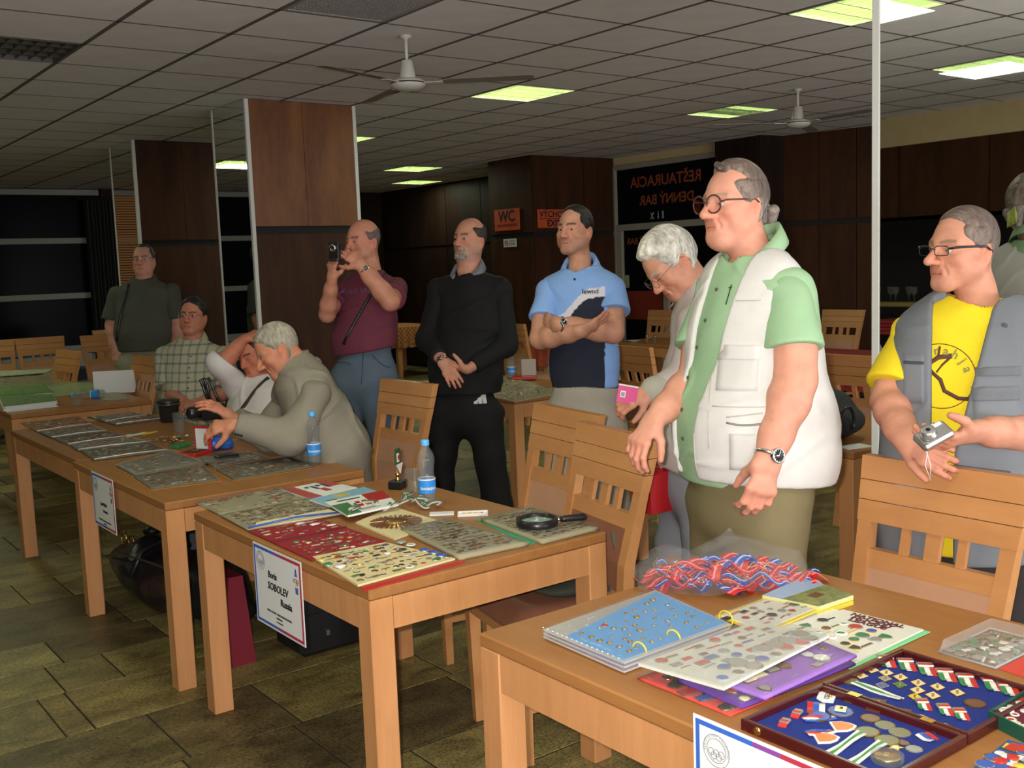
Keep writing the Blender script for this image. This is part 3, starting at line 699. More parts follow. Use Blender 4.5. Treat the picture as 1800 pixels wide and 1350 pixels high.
        for ax in range(3):
            u, v = (ax+1) % 3, (ax+2) % 3
            sl1 = [slice(None)]*3; sl2 = [slice(None)]*3; sl1[ax] = slice(0, n[ax]-1); sl2[ax] = slice(1, n[ax])
            a1 = ins[tuple(sl1)]; a2 = ins[tuple(sl2)]; e = np.argwhere(a1 != a2)
            e = e[(e[:, u] > 0) & (e[:, v] > 0) & (e[:, u] < n[u]-1) & (e[:, v] < n[v]-1)]
            if len(e) == 0: continue
            def cell(du, dv):
                q = e.copy(); q[:, u] -= du; q[:, v] -= dv; return idx[q[:, 0], q[:, 1], q[:, 2]]
            q = np.stack([cell(0, 0), cell(1, 0), cell(1, 1), cell(0, 1)], 1); fl = ~a1[e[:, 0], e[:, 1], e[:, 2]]
            q[fl] = q[fl][:, ::-1]; Q.append(q)
        Q = np.concatenate(Q)[:, ::-1] if Q else np.zeros((0, 4), int)
        return V, Q[(Q >= 0).all(1)][:, ::-1]

class Solid:                      # gathers meshes (with colours) into one object
    def __init__(s): s.V = []; s.Q = []; s.C = []; s.n = 0
    def add(s, V, Q, col):
        s.V.append(V); s.Q.append(Q+s.n); s.n += len(V)
        s.C.append(np.tile(np.asarray(col, float), (len(V), 1)) if np.ndim(col) == 1 else col); return s
    def build(s, name, m, parent, org, smooth=True):
        V = np.concatenate(s.V)-np.asarray(org); Q = np.concatenate(s.Q); Cc = np.concatenate(s.C)
        me = bpy.data.meshes.new(name); me.vertices.add(len(V)); me.vertices.foreach_set('co', V.astype(f32).ravel())
        me.loops.add(Q.size); me.loops.foreach_set('vertex_index', Q.astype(np.int32).ravel())
        me.polygons.add(len(Q)); me.polygons.foreach_set('loop_start', np.arange(0, Q.size, 4, dtype=np.int32)); me.polygons.foreach_set('loop_total', np.full(len(Q), 4, np.int32))
        me.polygons.foreach_set('use_smooth', np.ones(len(Q), bool)); me.update(calc_edges=True)
        ca = me.color_attributes.new('Col', 'FLOAT_COLOR', 'POINT'); ca.data.foreach_set('color', np.concatenate([Cc, np.ones((len(Cc), 1))], 1).astype(f32).ravel())
        me.materials.append(m); o = link(name, me, parent); s.W = V+np.asarray(org); s.F = Q; return o
    def bvh(s):
        from mathutils.bvhtree import BVHTree
        if not hasattr(s, '_b'): s._b = BVHTree.FromPolygons([tuple(v) for v in s.W], [tuple(map(int, q)) for q in s.F])
        return s._b
    def hit(s, p, d):
        loc, no, _, _ = s.bvh().ray_cast(Vector(p), Vector(d)); return (loc, no)
def noise3(seed, f, amp):
    r = np.random.RandomState(seed); K = r.normal(size=(7, 3)); K = K/np.linalg.norm(K, axis=1)[:, None]*f*r.uniform(.6, 1.5, (7, 1)); ph = r.uniform(0, 6.28, 7)
    def fn(X, Y, Z):
        v = 0
        for k, p in zip(K, ph): v = v+np.sin(k[0]*X+k[1]*Y+k[2]*Z+p)
        return (amp*v/2.6).astype(f32)
    return fn
def sstep(a, b, x): t = np.clip((x-a)/(b-a), 0, 1); return t*t*(3-2*t)
def mixc(c, d, t): return c*(1-t[:, None])+np.asarray(d)*t[:, None]
# ================================================================ PEOPLE
M_SKIN = mat('skin', (.6, .33, .22), rough=.55, vcol=True, var=.13, vscale=28, bump=.10, bscale=160, spec=.35, detail=7)
M_HAIR = mat('hair', (.2, .2, .2), rough=.5, vcol=True, var=.45, vscale=70, stretch=(1.2, .35, .5), bump=.9, bscale=110, detail=8)
M_CLOTH = mat('cloth_fabric', (.5, .5, .5), rough=.85, vcol=True, var=.03, vscale=30, bump=.12, bscale=350)
M_EYE = mat('eyeball', (.8, .8, .8), rough=.15, vcol=True)
M_LENS = mat('spectacle_lens', (1, 1, 1), rough=.02, trans=1., ior=1.1, alpha=.25)
M_BLKP = mat('black_plastic', (.012, .012, .013), rough=.3); M_CHROME = mat('chrome', (.6, .6, .6), rough=.22, metal=1.)
M_DARK = mat('black_leather', (.01, .01, .011), rough=.4)
UZ = np.array([0, 0, 1.])
RH = nrm(RT*[1, 1, 0]); FH = nrm(FW*[1, 1, 0])       # horizontal picture-right and away-from-camera
def dirv(r, away, up=0.): return nrm(RH*r+FH*away+UZ*up)

def make_head(c, f, up, skin, hp, h=.0032, neck=None, sc=1., jaw=1., nose=1., chinfat=0., seed=1):
    """c = head centre between the ears, f = facing, up = head up.  Returns solids for skin and hair in room coordinates."""
    f = nrm(f); up = nrm(np.asarray(up)-np.dot(up, f)*f); r = np.cross(f, up)
    B = np.stack([r, f, up], 1)             # local -> world
    nb = None if neck is None else (B.T @ (np.asarray(neck)-c))/sc
    lo = np.array([-.108, -.142, -.16]); hi = np.array([.108, .155, .158])
    if nb is not None: lo = np.minimum(lo, nb-.085); hi = np.maximum(hi, nb+.085); 
    F = Field(lo, hi, h/sc, .034)
    F.ell((0, -.012, .028), (.077, .098, .094), .01); F.ell((0, .02, -.015), (.066, .072, .09), .03)
    F.ell((0, .030, -.066), (.052*jaw, .052, .045), .03)
    for s in (-1, 1):
        F.cone((s*.062*jaw, -.002, -.045), (s*.022, .068, -.098), .018, .018, .035)
        F.cone((s*.010, .086, .016), (s*.046, .066, .020), .011, .012, .014)
        F.ell((s*.043, .058, -.026), (.024, .024, .02), .02)
        F.ell((s*.055, .02, -.06), (.02, .04, .03), .025)
    F.cone((-.012, .078, -.100), (.012, .078, -.100), .018, .018, .02)
    if chinfat: F.ell((0, .035, -.112), (.048*jaw, .05, .03+chinfat), .03)
    F.ell((0, .072, -.064), (.033, .024, .026), .02)
    for s in (-1, 1): F.ell((s*.032, .100, .001), (.022, .020, .015), .014, 's')
    for s in (-1, 1):
        F.ell((s*.032, .071, .0015), (.0175, .0165, .0145), .004)
        F.cone((s*.019, .0852, .0068), (s*.046, .0775, .0050), .0044, .0040, .004)
        F.cone((s*.020, .083, -.0085), (s*.044, .0770, -.0078), .0040, .0036, .005)
    F.cone((0, .088, .012), (0, .108*nose+.002, -.026), .008, .0115, .010); F.ell((0, .109*nose+.002, -.031), (.0125, .0135, .0115), .006)
    for s in (-1, 1): F.ell((s*.0130, .099*(1+(nose-1)*.6), -.034), (.0085, .013, .0085), .012); F.ell((s*.007, .108*nose, -.0425), (.0035, .006, .004), .003, 's')
    F.cone((-.019, .0885, -.0625), (.019, .0885, -.0625), .0055, .0055, .010); F.cone((-.015, .0875, -.074), (.015, .0875, -.074), .0065, .0065, .010)
    F.ell((0, .0925, -.0625), (.010, .006, .005), .006)
    F.cone((-.014, .0955, -.0683), (.014, .0955, -.0683), .0012, .0012, .004, 's')
    skull = F.a.copy()
    for s in (-1, 1):
        F.cone((s*.023, .094, -.046), (s*.031, .087, -.066), .0018, .0016, .009, 's')     # cheek fold
        Re = np.array([[1, 0, 0], [0, .96, .28], [0, -.28, .96]])
        F.ell((s*.078, -.012, -.020), (.0105, .019, .032), .008, R=Re); F.ell((s*.085, -.009, -.016), (.008, .0115, .021), .004, 's', R=Re); F.ell((s*.080, -.012, -.022), (.006, .009, .016), .004)
        F.ell((s*.082, -.002, -.024), (.005, .005, .008), .003)
    if nb is not None:
        F.ecap((0, -.03, -.05), nb, (1, 0, 0), (.050*jaw, .052), (.062*jaw, .060), .03)
    F.func(noise3(seed, 60, .0009))
    V, Q = F.mesh()
    x, y, z = V.T; col = np.tile(np.asarray(skin, float), (len(V), 1)); skin = np.asarray(skin)
    g = lambda cx, cy, cz, s_: np.exp(-(((x-cx)**2+(y-cy)**2+(z-cz)**2)/s_**2))
    red = np.clip(g(0, .11, -.03, .022)+.55*(g(.045, .07, -.035, .026)+g(-.045, .07, -.035, .026))+.6*(g(.085, -.01, -.01, .035)+g(-.085, -.01, -.01, .035)), 0, 1)
    col = mixc(col, skin*[1.02, .68, .62], red*.75)
    lip = sstep(.007, .003, np.abs(z+.0685)-.006)*sstep(.027, .02, np.abs(x))*sstep(.082, .088, y); col = mixc(col, skin*[.88, .55, .52], lip*.5)
    sl = sstep(.0035, .0005, np.abs(z+.0683))*sstep(.025, .018, np.abs(x))*sstep(.08, .085, y); col = mixc(col, skin*[.5, .32, .3], sl*.8)
    soc = np.clip(g(.032, .085, .0, .016)+g(-.032, .085, .0, .016), 0, 1); col = mixc(col, skin*[.78, .6, .58], soc*.45)
    st = hp.get('stubble')
    if st is not None:
        m = sstep(-.035, -.05, z)*sstep(-.01, .02, y)*sstep(-.135, -.115, z)*(1-lip)*(1-sstep(.03, .01, np.abs(x))*sstep(-.06, -.05, z)*0); col = mixc(col, st[0], m*st[1])
    bx = np.abs(x); by = .0225+.004*np.sin(np.clip((bx-.012)/.045, 0, 1)*3.1)
    br = sstep(.0065, .0035, np.abs(z-by))*sstep(.009, .014, bx)*sstep(.058, .05, bx)*sstep(.055, .065, y); col = mixc(col, hp.get('brow', (.1, .07, .05)), br*.85)
    if hp.get('buzz') is not None:                    # tint of very short hair on the scalp
        m = sstep(.0, .02, hair_region(hp['buzz'][1], x, y, z)); col = mixc(col, hp['buzz'][0], m*hp['buzz'][2])
    S_ = Solid(); S_.add(c+sc*(V @ B.T), Q, col)
    H_ = None
    if hp.get('type'):
        t = hp.get('thick', .008); G = Field.__new__(Field); G.h, G.lo, G.ax, G.mg = F.h, F.lo, F.ax, F.mg; G.a = skull.copy(); typ = hp['type']
        n1 = noise3(seed+5, 150, .0010*hp.get('mess', 1)); n2 = noise3(seed+9, 50, .0016*hp.get('mess', 1)); n4 = noise3(seed+4, 110, .006)
        def grow(X, Y, Z):
            g_ = hair_region(typ, X, Y, Z)+n4(X, Y, Z); g_ = np.clip((g_+.009)/.034, 0, 1); g_ = g_*g_*(3-2*g_); return (.006-(t+.006)*g_+(n1(X*1.2, Y*.35, Z*.5)+n2(X, Y*.6, Z*.7))*g_).astype(f32)
        G.func(grow)
        for a, b, ra, rb in hp.get('locks', []): G.cone(a, b, ra, rb, .008)
        for s in (-1, 1): G.ell((s*.088, -.010, -.022), (.03, .020, .030), .004, 's')
        V, Q = G.mesh(); cc = np.asarray(hp['col'], float); nn = noise3(seed+3, 90, 1.); v = nn(V[:, 0], V[:, 1]*.4, V[:, 2]*.4)
        col = cc[None]*(1+.22*np.clip(v, -1, 1))[:, None]
        if 'col2' in hp: col = mixc(col, hp['col2'], np.clip(sstep(.03, -.04, V[:, 2])*.8+.15*v, 0, 1))
        H_ = Solid(); H_.add(c+sc*(V @ B.T), Q, col)
    beard = None
    if hp.get('beard') is not None:
        G = Field((-.07, .0, -.15), (.07, .12, -.03), .003/sc); bc, full = hp['beard']
        G.cone((-.022, .082, -.102), (.022, .082, -.102), .019, .019, .02); G.ell((0, .086, -.095), (.027, .016, .02), .02)
        for s in (-1, 1):
            G.cone((s*.024, .082, -.10), (s*.030, .086, -.062), .009, .006, .012); G.cone((s*.030, .088, -.060), (s*.006, .100, -.054), .006, .0055, .006)
            if full: G.cone((s*.028, .075, -.10), (s*.066, .012, -.05), .012, .007, .015)
        G.func(noise3(seed+2, 260, .0016)); V, Q = G.mesh(); beard = Solid(); cc = np.asarray(bc, float); v = noise3(4, 150, 1.)(*V.T); beard.add(c+sc*(V @ B.T), Q, cc*(1+.25*np.clip(v, -1, 1))[:, None])
    return S_, H_, beard, B*sc
def hair_region(t, X, Y, Z):
    aX = np.abs(X)
    back = np.minimum(-Y*.8-.010-.1*(Z-.0)+.0*aX, Z+.072)                # behind the ears down to the nape
    side = np.minimum(np.minimum(Z+.004, .040-Y+.35*(Z-.02)), .08-Z+aX*0)
    if t == 'full':                                    # hairline high on the forehead
        top = np.minimum(Z-.055+np.maximum(Y, 0)*-.0, .075-Y+.9*(Z-.085)); return np.maximum(np.maximum(back, np.minimum(side, aX-.045)), top)
    if t == 'receding':
        top = np.minimum(Z-.05, .030-Y+.8*(Z-.085)+np.where(aX < .03, .022, 0)); return np.maximum(np.maximum(back, np.minimum(side, aX-.05)), top)
    if t == 'horseshoe':
        ring = np.minimum(.072-Z-.2*Y, np.maximum(back, np.minimum(side, aX-.045))); return ring
    if t == 'balding':                                 # thin crown, bare high forehead
        top = np.minimum(Z-.045, .012-Y+.7*(Z-.09)); return np.maximum(np.maximum(back, np.minimum(side, aX-.05)), top)
    if t == 'buzz':
        top = np.minimum(Z-.05, .060-Y+.9*(Z-.085)); return np.maximum(np.maximum(back, np.minimum(side, aX-.048)), top)
    return X*0-1

def spectacles(parent, org, c, B, m, kind='round', w=.0235, hgt=.018, thick=.0016, temple=.002):
    """frame, lenses and temples in head coordinates"""
    g = bpy.data.objects.new('glasses', None); COL.objects.link(g); g.parent = parent
    def Wp(p): return Vector(c+B @ np.asarray(p, float)-org)
    q = MB(); n = 20
    for s in (-1, 1):
        pts = []
        for k in range(n):
            a = 2*math.pi*k/n; ca, sa = math.cos(a), math.sin(a)
            if kind == 'rect': ca = math.copysign(abs(ca)**.5, ca); sa = math.copysign(abs(sa)**.5, sa)
            x = s*.033+w*ca; pts.append((x, .113-.10*max(0, abs(x)-.02)*1.2, .0+hgt*sa))
        q.tube([Wp(p) for p in pts], thick, n=6, mt=m, closed=True)
        L = MB(); L.add([Wp(p) for p in pts], [tuple(range(n))], M_LENS); L.build('lens', None, g)
        q.tube([Wp(p) for p in ((s*(.033+w), .107, .006), (s*.074, .095, .009), (s*.081, .02, .008), (s*.084, -.008, .006), (s*.082, -.030, -.010))], temple, n=6, mt=m)
    q.tube([Wp(p) for p in ((-.011, .112, .004), (0, .115, .007), (.011, .112, .004))], thick, n=6, mt=m)
    q.build('frame', None, g); return g
def eyes(S_obj_parent, org, c, B, iris, look=(0, 1, 0)):
    for s in (-1, 1):
        q = MB(); e = np.array([s*.032, .0758, -.0005]); d = nrm(look)
        up = np.array([0, 0, 1.]); rr = nrm(np.cross(d, up)); uu = np.cross(rr, d); prof = [(0, 1, 1), (.16, None, 0), (.17, None, 1), (.40, None, 1), (.42, None, 2), (1.2, None, 2), (2.2, None, 2)]
        R = .0132; n = 16; vs = []; cols = []
        A = [0, .19, .20, .46, .50, 1.0, 1.6]; K = [0, 0, 1, 1, 2, 2, 2]; cl = [(.005, .005, .005), iris, (.42, .39, .37)]
        for a in A:
            for k in range(n):
                t = 2*math.pi*k/n; p = e+R*(d*math.cos(a)+(rr*math.cos(t)+uu*math.sin(t))*math.sin(a)); vs.append(c+B @ p-org)
        Q = [(i*n+k, i*n+(k+1) % n, (i+1)*n+(k+1) % n, (i+1)*n+k) for i in range(len(A)-1) for k in range(n)]
        sd = Solid(); sd.add(np.array(vs), np.array(Q), np.repeat(np.array([cl[k] for k in K]), n, 0)); sd.build('eye', M_EYE, S_obj_parent, (0, 0, 0))

def hand(F, wr, d, nrmv, side, curl=.5, size=1., thumb=.5, spread=.09, rw=.027, fl=None, k=.006):
    """palm and five fingers added to a field. d: wrist to fingers, nrmv: out of the back of the hand, side: +1 thumb on cross(d, n) side"""
    d = nrm(d); n = nrm(np.asarray(nrmv)-np.dot(nrmv, d)*d); t = np.cross(d, n)*side; S1 = size
    pc = wr+d*.05*S1
    F.ecap(wr+d*.008*S1, wr+d*.078*S1, t, (.027*S1, .019*S1), (.037*S1, .0135*S1), .014)
    lens = (.040, .045, .042, .034); seg = (1., .62, .5); cu = [curl]*4 if np.isscalar(curl) else curl
    for i in range(4):
        off = (.029-.0195*i)*S1; base = wr+d*(.082-.004*abs(i-1.2))*S1+t*off; a = 0.; ang = spread*(1.2-i)
        dd = d*math.cos(ang)+t*math.sin(ang); p = base-n*.002; r = (.0098 if i < 3 else .0085)*S1
        for j, sg in enumerate(seg):
            a += cu[i]*(.9, 1.1, .8)[j]; v = dd*math.cos(a)-n*math.sin(a); L = lens[i]*sg*S1
            F.cone(p, p+v*L, r, r*.9, k*(1.6 if j == 0 else .8)); p = p+v*L; r *= .9
    b = wr+d*.022*S1+t*.024*S1; v = nrm(d*.62+t*(.55+.4*thumb)-n*(.25+.5*(1-thumb)))
    F.cone(b, b+v*.040*S1, .0155*S1, .0125*S1, .014); p = b+v*.040*S1; v2 = nrm(v*.8+d*.55-n*.25); F.cone(p, p+v2*.028*S1, .012*S1, .0105*S1, .005); p = p+v2*.028*S1; v3 = nrm(v2+d*.3-n*.15); F.cone(p, p+v3*.022*S1, .0105*S1, .0088*S1, .004)

def arm_skin(sol, sh, el, wr, skin, hd, hn, side, r=(.05, .043, .036, .027), h=.0045, start=.62, **kw):
    sh, el, wr = map(np.asarray, (sh, el, wr)); a0 = sh+(el-sh)*start; hs = kw.get('size', 1.); far = wr+nrm(hd)*.19*hs
    pts = np.stack([a0, el, wr, far]); lo = pts.min(0)-.075; hi = pts.max(0)+.075
    F = Field(lo, hi, h); fo = el+(wr-el)*.28
    F.cone(a0, el, r[0], r[1], .02); F.cone(el, fo, r[1], r[1]*1.04, .02); 
    dn = np.cross(nrm(hd), nrm(hn)); F.cone(fo, el+(wr-el)*.75, r[1]*1.04, r[2], .02); F.ecap(el+(wr-el)*.7, wr, dn, (r[2]*1.05, r[2]*.9), (r[3], r[3]*.8), .02)
    F.ecap(wr-(wr-el)*.05, wr+nrm(hd)*.02, dn, (r[3], r[3]*.8), (r[3], r[3]*.75), .015)
    hand(F, wr, hd, hn, side, **kw); V, Q = F.mesh(); v = noise3(8, 70, 1.)(*V.T); c = np.asarray(skin)[None]*(1+.05*np.clip(v, -1, 1))[:, None]
    kn = sstep(.05, .10, (V-wr) @ nrm(hd)); c = mixc(c, np.asarray(skin)*[1., .78, .74], kn*.35); sol.add(V, Q, c)

def torso(F, secs, side, k=.06, inf=0.):
    """secs: list of (centre, half width, half depth)"""
    for (a, wa, da), (b, wb, db) in zip(secs[:-1], secs[1:]): F.ecap(a, b, side, (wa+inf, da+inf), (wb+inf, db+inf), k)
def bounds(pts, m): p = np.array([np.asarray(q, float) for q in pts]); return p.min(0)-m, p.max(0)+m
def sleeve(sol, sh, el, frac, r0, r1, col, seed=1, h=.0085, amp=.003, wr=None, cuff=None, colfn=None):
    """short sleeve (or, with wr and cuff, a long one down to the wrist)"""
    sh, el = np.asarray(sh, float), np.asarray(el, float); pts = [sh, el]+([np.asarray(wr)] if wr is not None else [])
    F = Field(*bounds(pts, max(r0, r1)+.03), h)
    if wr is None:
        e = sh+(el-sh)*frac; d = nrm(el-sh); F.cone(sh-UZ*.014, e+d*.05, r0*.92, r1, .02)
    else:
        wr = np.asarray(wr, float); d = nrm(wr-el); e = el+(wr-el)*frac; F.cone(sh-UZ*.022, el, r0*.88, r1, .03); F.cone(el, e+d*.04, r1, cuff, .04); 
    n1 = noise3(seed, 26, amp); n2 = noise3(seed+1, 55, amp*.5); ax = nrm(el-sh); F.func(lambda X, Y, Z: n1(X, Y, Z)+n2(X, Y, Z)); F.plane(e, d, .005, near=(e+d*(.06 if wr is None else .05), (.14+r1*.3) if wr is None else .10+cuff*.3)); V, Q = F.mesh(); v = noise3(seed+2, 10, 1.)(*V.T)
    cc = np.asarray(col)[None]*(1+.06*np.clip(v, -1, 1))[:, None] if colfn is None else colfn(V); sol.add(V, Q, cc)
def garment(par, org, tor, L, col, name='shirt', inf=.004, hem=None, neck=None, f=None, extra=(), sleeves=(), seed=11, h=.0085, amp=.004, k=.05, colfn=None, cut=None, m=None, nr=.066, vee=.02, trap=True):
    F = Field(*bounds([t[0] for t in tor], max(max(t[1], t[2]) for t in tor)+.05), h); torso(F, tor, L, k, inf)
    for a, b, ra, rb in extra:
        F.cone(a, b-UZ*.010, ra*.92, rb*.88, .06); 
        if trap: F.cone(np.asarray(a)+UZ*.035, np.asarray(b)+UZ*.012, .036, rb*.55, .06)
    n1 = noise3(seed, 24, amp); n2 = noise3(seed+1, 9, amp*1.6); n3 = noise3(seed+2, 55, amp*.35); n5 = noise3(seed+6, 15, 1.); F.func(lambda X, Y, Z: n1(X, Y, Z*.5)+n2(X, Y, Z*.7)+n3(X, Y, Z*.6)-amp*1.3*np.clip(1-np.abs(n5(X, Y, Z*1.3))*4, 0, 1))
    if hem is not None: F.plane(hem[0], hem[1], .006)
    if neck is not None: F.cone(neck-UZ*.01+f*.008, neck+UZ*.22, nr, nr+.03, .012, 's'); F.cone(neck+f*(nr*.75)-UZ*vee, neck+f*nr*.6+UZ*.1, .022, nr*.8, .015, 's')
    if cut: cut(F)
    V, Q = F.mesh(); s = Solid(); v = noise3(seed+3, 10, 1.)(*V.T)
    s.add(V, Q, np.asarray(col)[None]*(1+.06*np.clip(v, -1, 1))[:, None] if colfn is None else colfn(V))
    for i, sl in enumerate(sleeves): sleeve(s, *sl[0], col=col, seed=seed+20+i, h=h, amp=amp*.8, colfn=colfn, **sl[1])
    s.build(name, m or M_CLOTH, par, org); return s
def under(sk, tor, L, skin, inf=-.02):
    t2 = [(a, w_*(1 if i < 2 else .8), d_*(1 if i < 2 else .72)) for i, (a, w_, d_) in enumerate(tor)]; F = Field(*bounds([t[0] for t in tor], .24), .018); torso(F, t2, L, .06, inf); V, Q = F.mesh(); sk.add(V, Q, skin)
def person(label, org): return thing('person', label, 'person', org)
def dressed_legs(par, org, hips, knees, ankles, col, side, name='trousers', r=(.105, .078, .062, .07), hipw=(.165, .125), waist=None, h=.011, fold=.005, seed=3, shoes=(.02, .018, .016), toe=None, bare=False):
    F = Field(*bounds(list(hips)+list(knees)+list(ankles)+([waist] if waist is not None else []), .2), h)
    mid = (np.asarray(hips[0])+hips[1])/2
    if waist is not None: F.ecap(mid, waist, side, hipw, (hipw[0]*.95, hipw[1]), .05); F.plane(waist, np.asarray(waist)-mid, .006)
    for H_, K_, A_ in zip(hips, knees, ankles):
        F.cone(H_, K_, r[0], r[1], .05); F.cone(K_, A_, r[1], r[2], .04)
    n1 = noise3(seed, 22, fold); F.func(lambda X, Y, Z: n1(X, Y, Z*1.6)); S_ = Solid(); V, Q = F.mesh(); v = noise3(seed+1, 9, 1.)(*V.T)
    S_.add(V, Q, np.asarray(col)[None]*(1+.07*np.clip(v, -1, 1))[:, None]); S_.build(name, M_CLOTH, par, org)
    for A_, K_ in zip(ankles, knees):
        d = toe if toe is not None else np.array([0, -1, 0]); A_ = np.asarray(A_, float); f = Field(A_-[.3, .3, .12], A_+[.3, .3, .08], .009); g = np.array([A_[0], A_[1], .045])
        f.ecap(g-d*.03, g+d*.15, np.cross(d, UZ), (.040, .045), (.045, .03), .03); f.cone(g, A_+[0, 0, .02], .045, .045, .03); f.plane((0, 0, .004), (0, 0, -1), .004)
        V, Q = f.mesh(); s = Solid(); s.add(V, Q, shoes); s.build('shoe', M_DARK, par, org)
    return S_
def stand(parent, hips, hgt_knee=.5, spread=.09, side=None, fwd=None):
    H0 = [np.asarray(h) for h in hips]; K = [np.array([h[0], h[1], hgt_knee])+side*s*spread*.35+fwd*.02 for h, s in zip(H0, (-1, 1))]
    A = [np.array([h[0], h[1], .09])+side*s*spread*.6-fwd*.02 for h, s in zip(H0, (-1, 1))]; return K, A
SK = np.array([.52, .27, .185])
def H_(D): return lambda x, y, d=0.: pD(x, y, D+d)
def vest_cut(F, p, f, side, wtop, wbot, ztop, zbot, off=0., slant=0.):
    """open the front of a vest: remove a vertical strip in front of the chest"""
    def fn(X, Y, Z):
        u = (X-p[0])*side[0]+(Y-p[1])*side[1]; v = (X-p[0])*f[0]+(Y-p[1])*f[1]
        t = np.clip((Z-zbot)/(ztop-zbot), 0, 1.6); w = wbot+(wtop-wbot)*t
        return np.maximum(np.abs(u-off-slant*t)-w, .0-v)
    F.func(fn, 's', .012)
def collar(par, org, ring, f, col, hgt=.035, name='collar', drop=.05):
    """folded shirt collar: ring = points around the neck starting at the throat; the flaps end in points"""
    q = Solid(); n = len(ring); c = np.mean(ring, 0); vs = []
    for i, p in enumerate(ring):
        o = nrm((p-c)*[1, 1, 0]); fr = max(0, np.dot(o, f)); e = min(i, n-1-i)/(n*.5); tip = max(0, 1-e*3.2)
        h_ = hgt*(.55+.45*min(1, e*2.2)); vs += [p-o*.004, p+UZ*h_*.8-o*.005, p+UZ*h_+o*.005, p+o*(.016+.006*fr)+UZ*h_*.35, p+o*(.026+.016*tip)-UZ*(.012+drop*tip)+f*.012*tip]
    vs = np.array(vs); Q = [(i*5+j, (i+1)*5+j, (i+1)*5+j+1, i*5+j+1) for i in range(n-1) for j in range(4)]
    q.add(vs, np.array(Q), col); o = q.build(name, M_CLOTH, par, org); m = o.modifiers.new('thickness', 'SOLIDIFY'); m.thickness = .003; return o
def ring(c, f, side, rx, ry, n=22, gap=.25, tilt=0.):
    return [c+side*rx*math.sin(a)+f*ry*math.cos(a)-UZ*tilt*math.cos(a) for a in np.linspace(gap, 2*math.pi-gap, n)]
def patch(par, org, sol, p0, f, side, up, u0, u1, v0, v1, col, name, lift=.004, n=7, m=None):
    """a thin cloth piece laid on the surface of a garment (pocket, flap, label)"""
    vs = []
    for i in range(n):
        for j in range(n):
            q = p0+side*(u0+(u1-u0)*i/(n-1))+up*(v0+(v1-v0)*j/(n-1))+f*.4
            l, no = sol.hit(q, -f)
            if l is None: return None
            vs.append(np.array(l)+f*lift)
    vs = np.array(vs); Q = np.array([(i*n+j, (i+1)*n+j, (i+1)*n+j+1, i*n+j+1) for i in range(n-1) for j in range(n-1)]); V2 = vs-f*(lift+.004)
    b = [(i*n, (i+1)*n) for i in range(n-1)]+[((n-1)*n+j, (n-1)*n+j+1) for j in range(n-1)]+[((n-i)*n-1, (n-i-1)*n-1) for i in range(n-1)]+[(n-1-j, n-2-j) for j in range(n-1)]
    Q2 = np.array([(a, b_, b_+n*n, a+n*n)[::-1] for a, b_ in b]); s = Solid(); s.add(np.concatenate([vs, V2]), np.concatenate([Q, Q2]), col); return s.build(name, m or M_CLOTH, par, org)
def button(par, org, sol, p, f, r, m):
    l, no = sol.hit(p+f*.4, -f)
    if l is None: return
    q = MB(); z = Vector(f); M = T(*(np.array(l)-org)) @ z.to_track_quat('Z', 'Y').to_matrix().to_4x4(); q.lathe([(r, -.002), (r, .002), (r*.7, .003)], n=10, mt=m, M=M); q.build('button', None, par)
def cloth_text(par, org, sol, p, f, side, up, body, size, m, name='lettering', mirror=False, bold=0., shear=0.):
    me = text_mesh(body, size, .0, bold, shear=shear)
    for v in me.vertices:
        q = p+side*v.co.x*(-1 if mirror else 1)+up*v.co.y; l, no = sol.hit(q+f*.4, -f)
        v.co = Vector((np.array(l) if l is not None else q)+f*.0035-org)
    me.materials.clear(); me.materials.append(m); o = link(name, me, par); return o
def surf_tube(par, org, sol, pts, f, r, m, name, lift=.002, n=6, parent_pts=None):
    out = []
    for p in pts:
        l, no = sol.hit(np.asarray(p)+f*.4, -f)
        if l is not None: out.append(np.array(l)+f*lift-org)
    if len(out) < 2: return None
    q = MB(); q.tube(out, r, n=n, mt=m); return q.build(name, None, par)
def watch(par, org, c, ax, out, r, face=.019, m=None, name='wrist_watch'):
    w_ = bpy.data.objects.new(name, None); COL.objects.link(w_); w_.parent = par; ax = nrm(ax); out = nrm(np.asarray(out)-np.dot(out, ax)*ax); s = np.cross(ax, out)
    pts = [c+(out*math.cos(a)*.92+s*math.sin(a))*r-org for a in np.linspace(0, 2*math.pi, 22, endpoint=False)]
    q = MB(); q.tube(pts, [(.0085, .0022)]*22 if False else .006, n=6, mt=m or M_CHROME, closed=True); q.build('bracelet', None, w_)
    M = T(*(c+out*r*.95-org)) @ Vector(out).to_track_quat('Z', 'Y').to_matrix().to_4x4()
    q = MB(); q.lathe([(face, -.005), (face, .003), (face*.85, .006), (face*.8, .004)], n=20, mt=m or M_CHROME, M=M, cap=False); q.lathe([(face*.82, .0035), (face*.81, .0042)], n=20, mt=M_BLKP, M=M); q.build('watch_case', None, w_)
    q = MB()
    for k in range(12):
        a = k*math.pi/6; q.box(face*.66, face*.76, -.0008, .0008, .0045, .005, M_WHT, M=M @ RZ(a))
    q.box(0, face*.6, -.0008, .0008, .0046, .0052, M_WHT, M=M @ RZ(1.)); q.box(0, face*.4, -.001, .001, .0046, .0052, M_WHT, M=M @ RZ(3.)); q.build('watch_face', None, w_); return w_

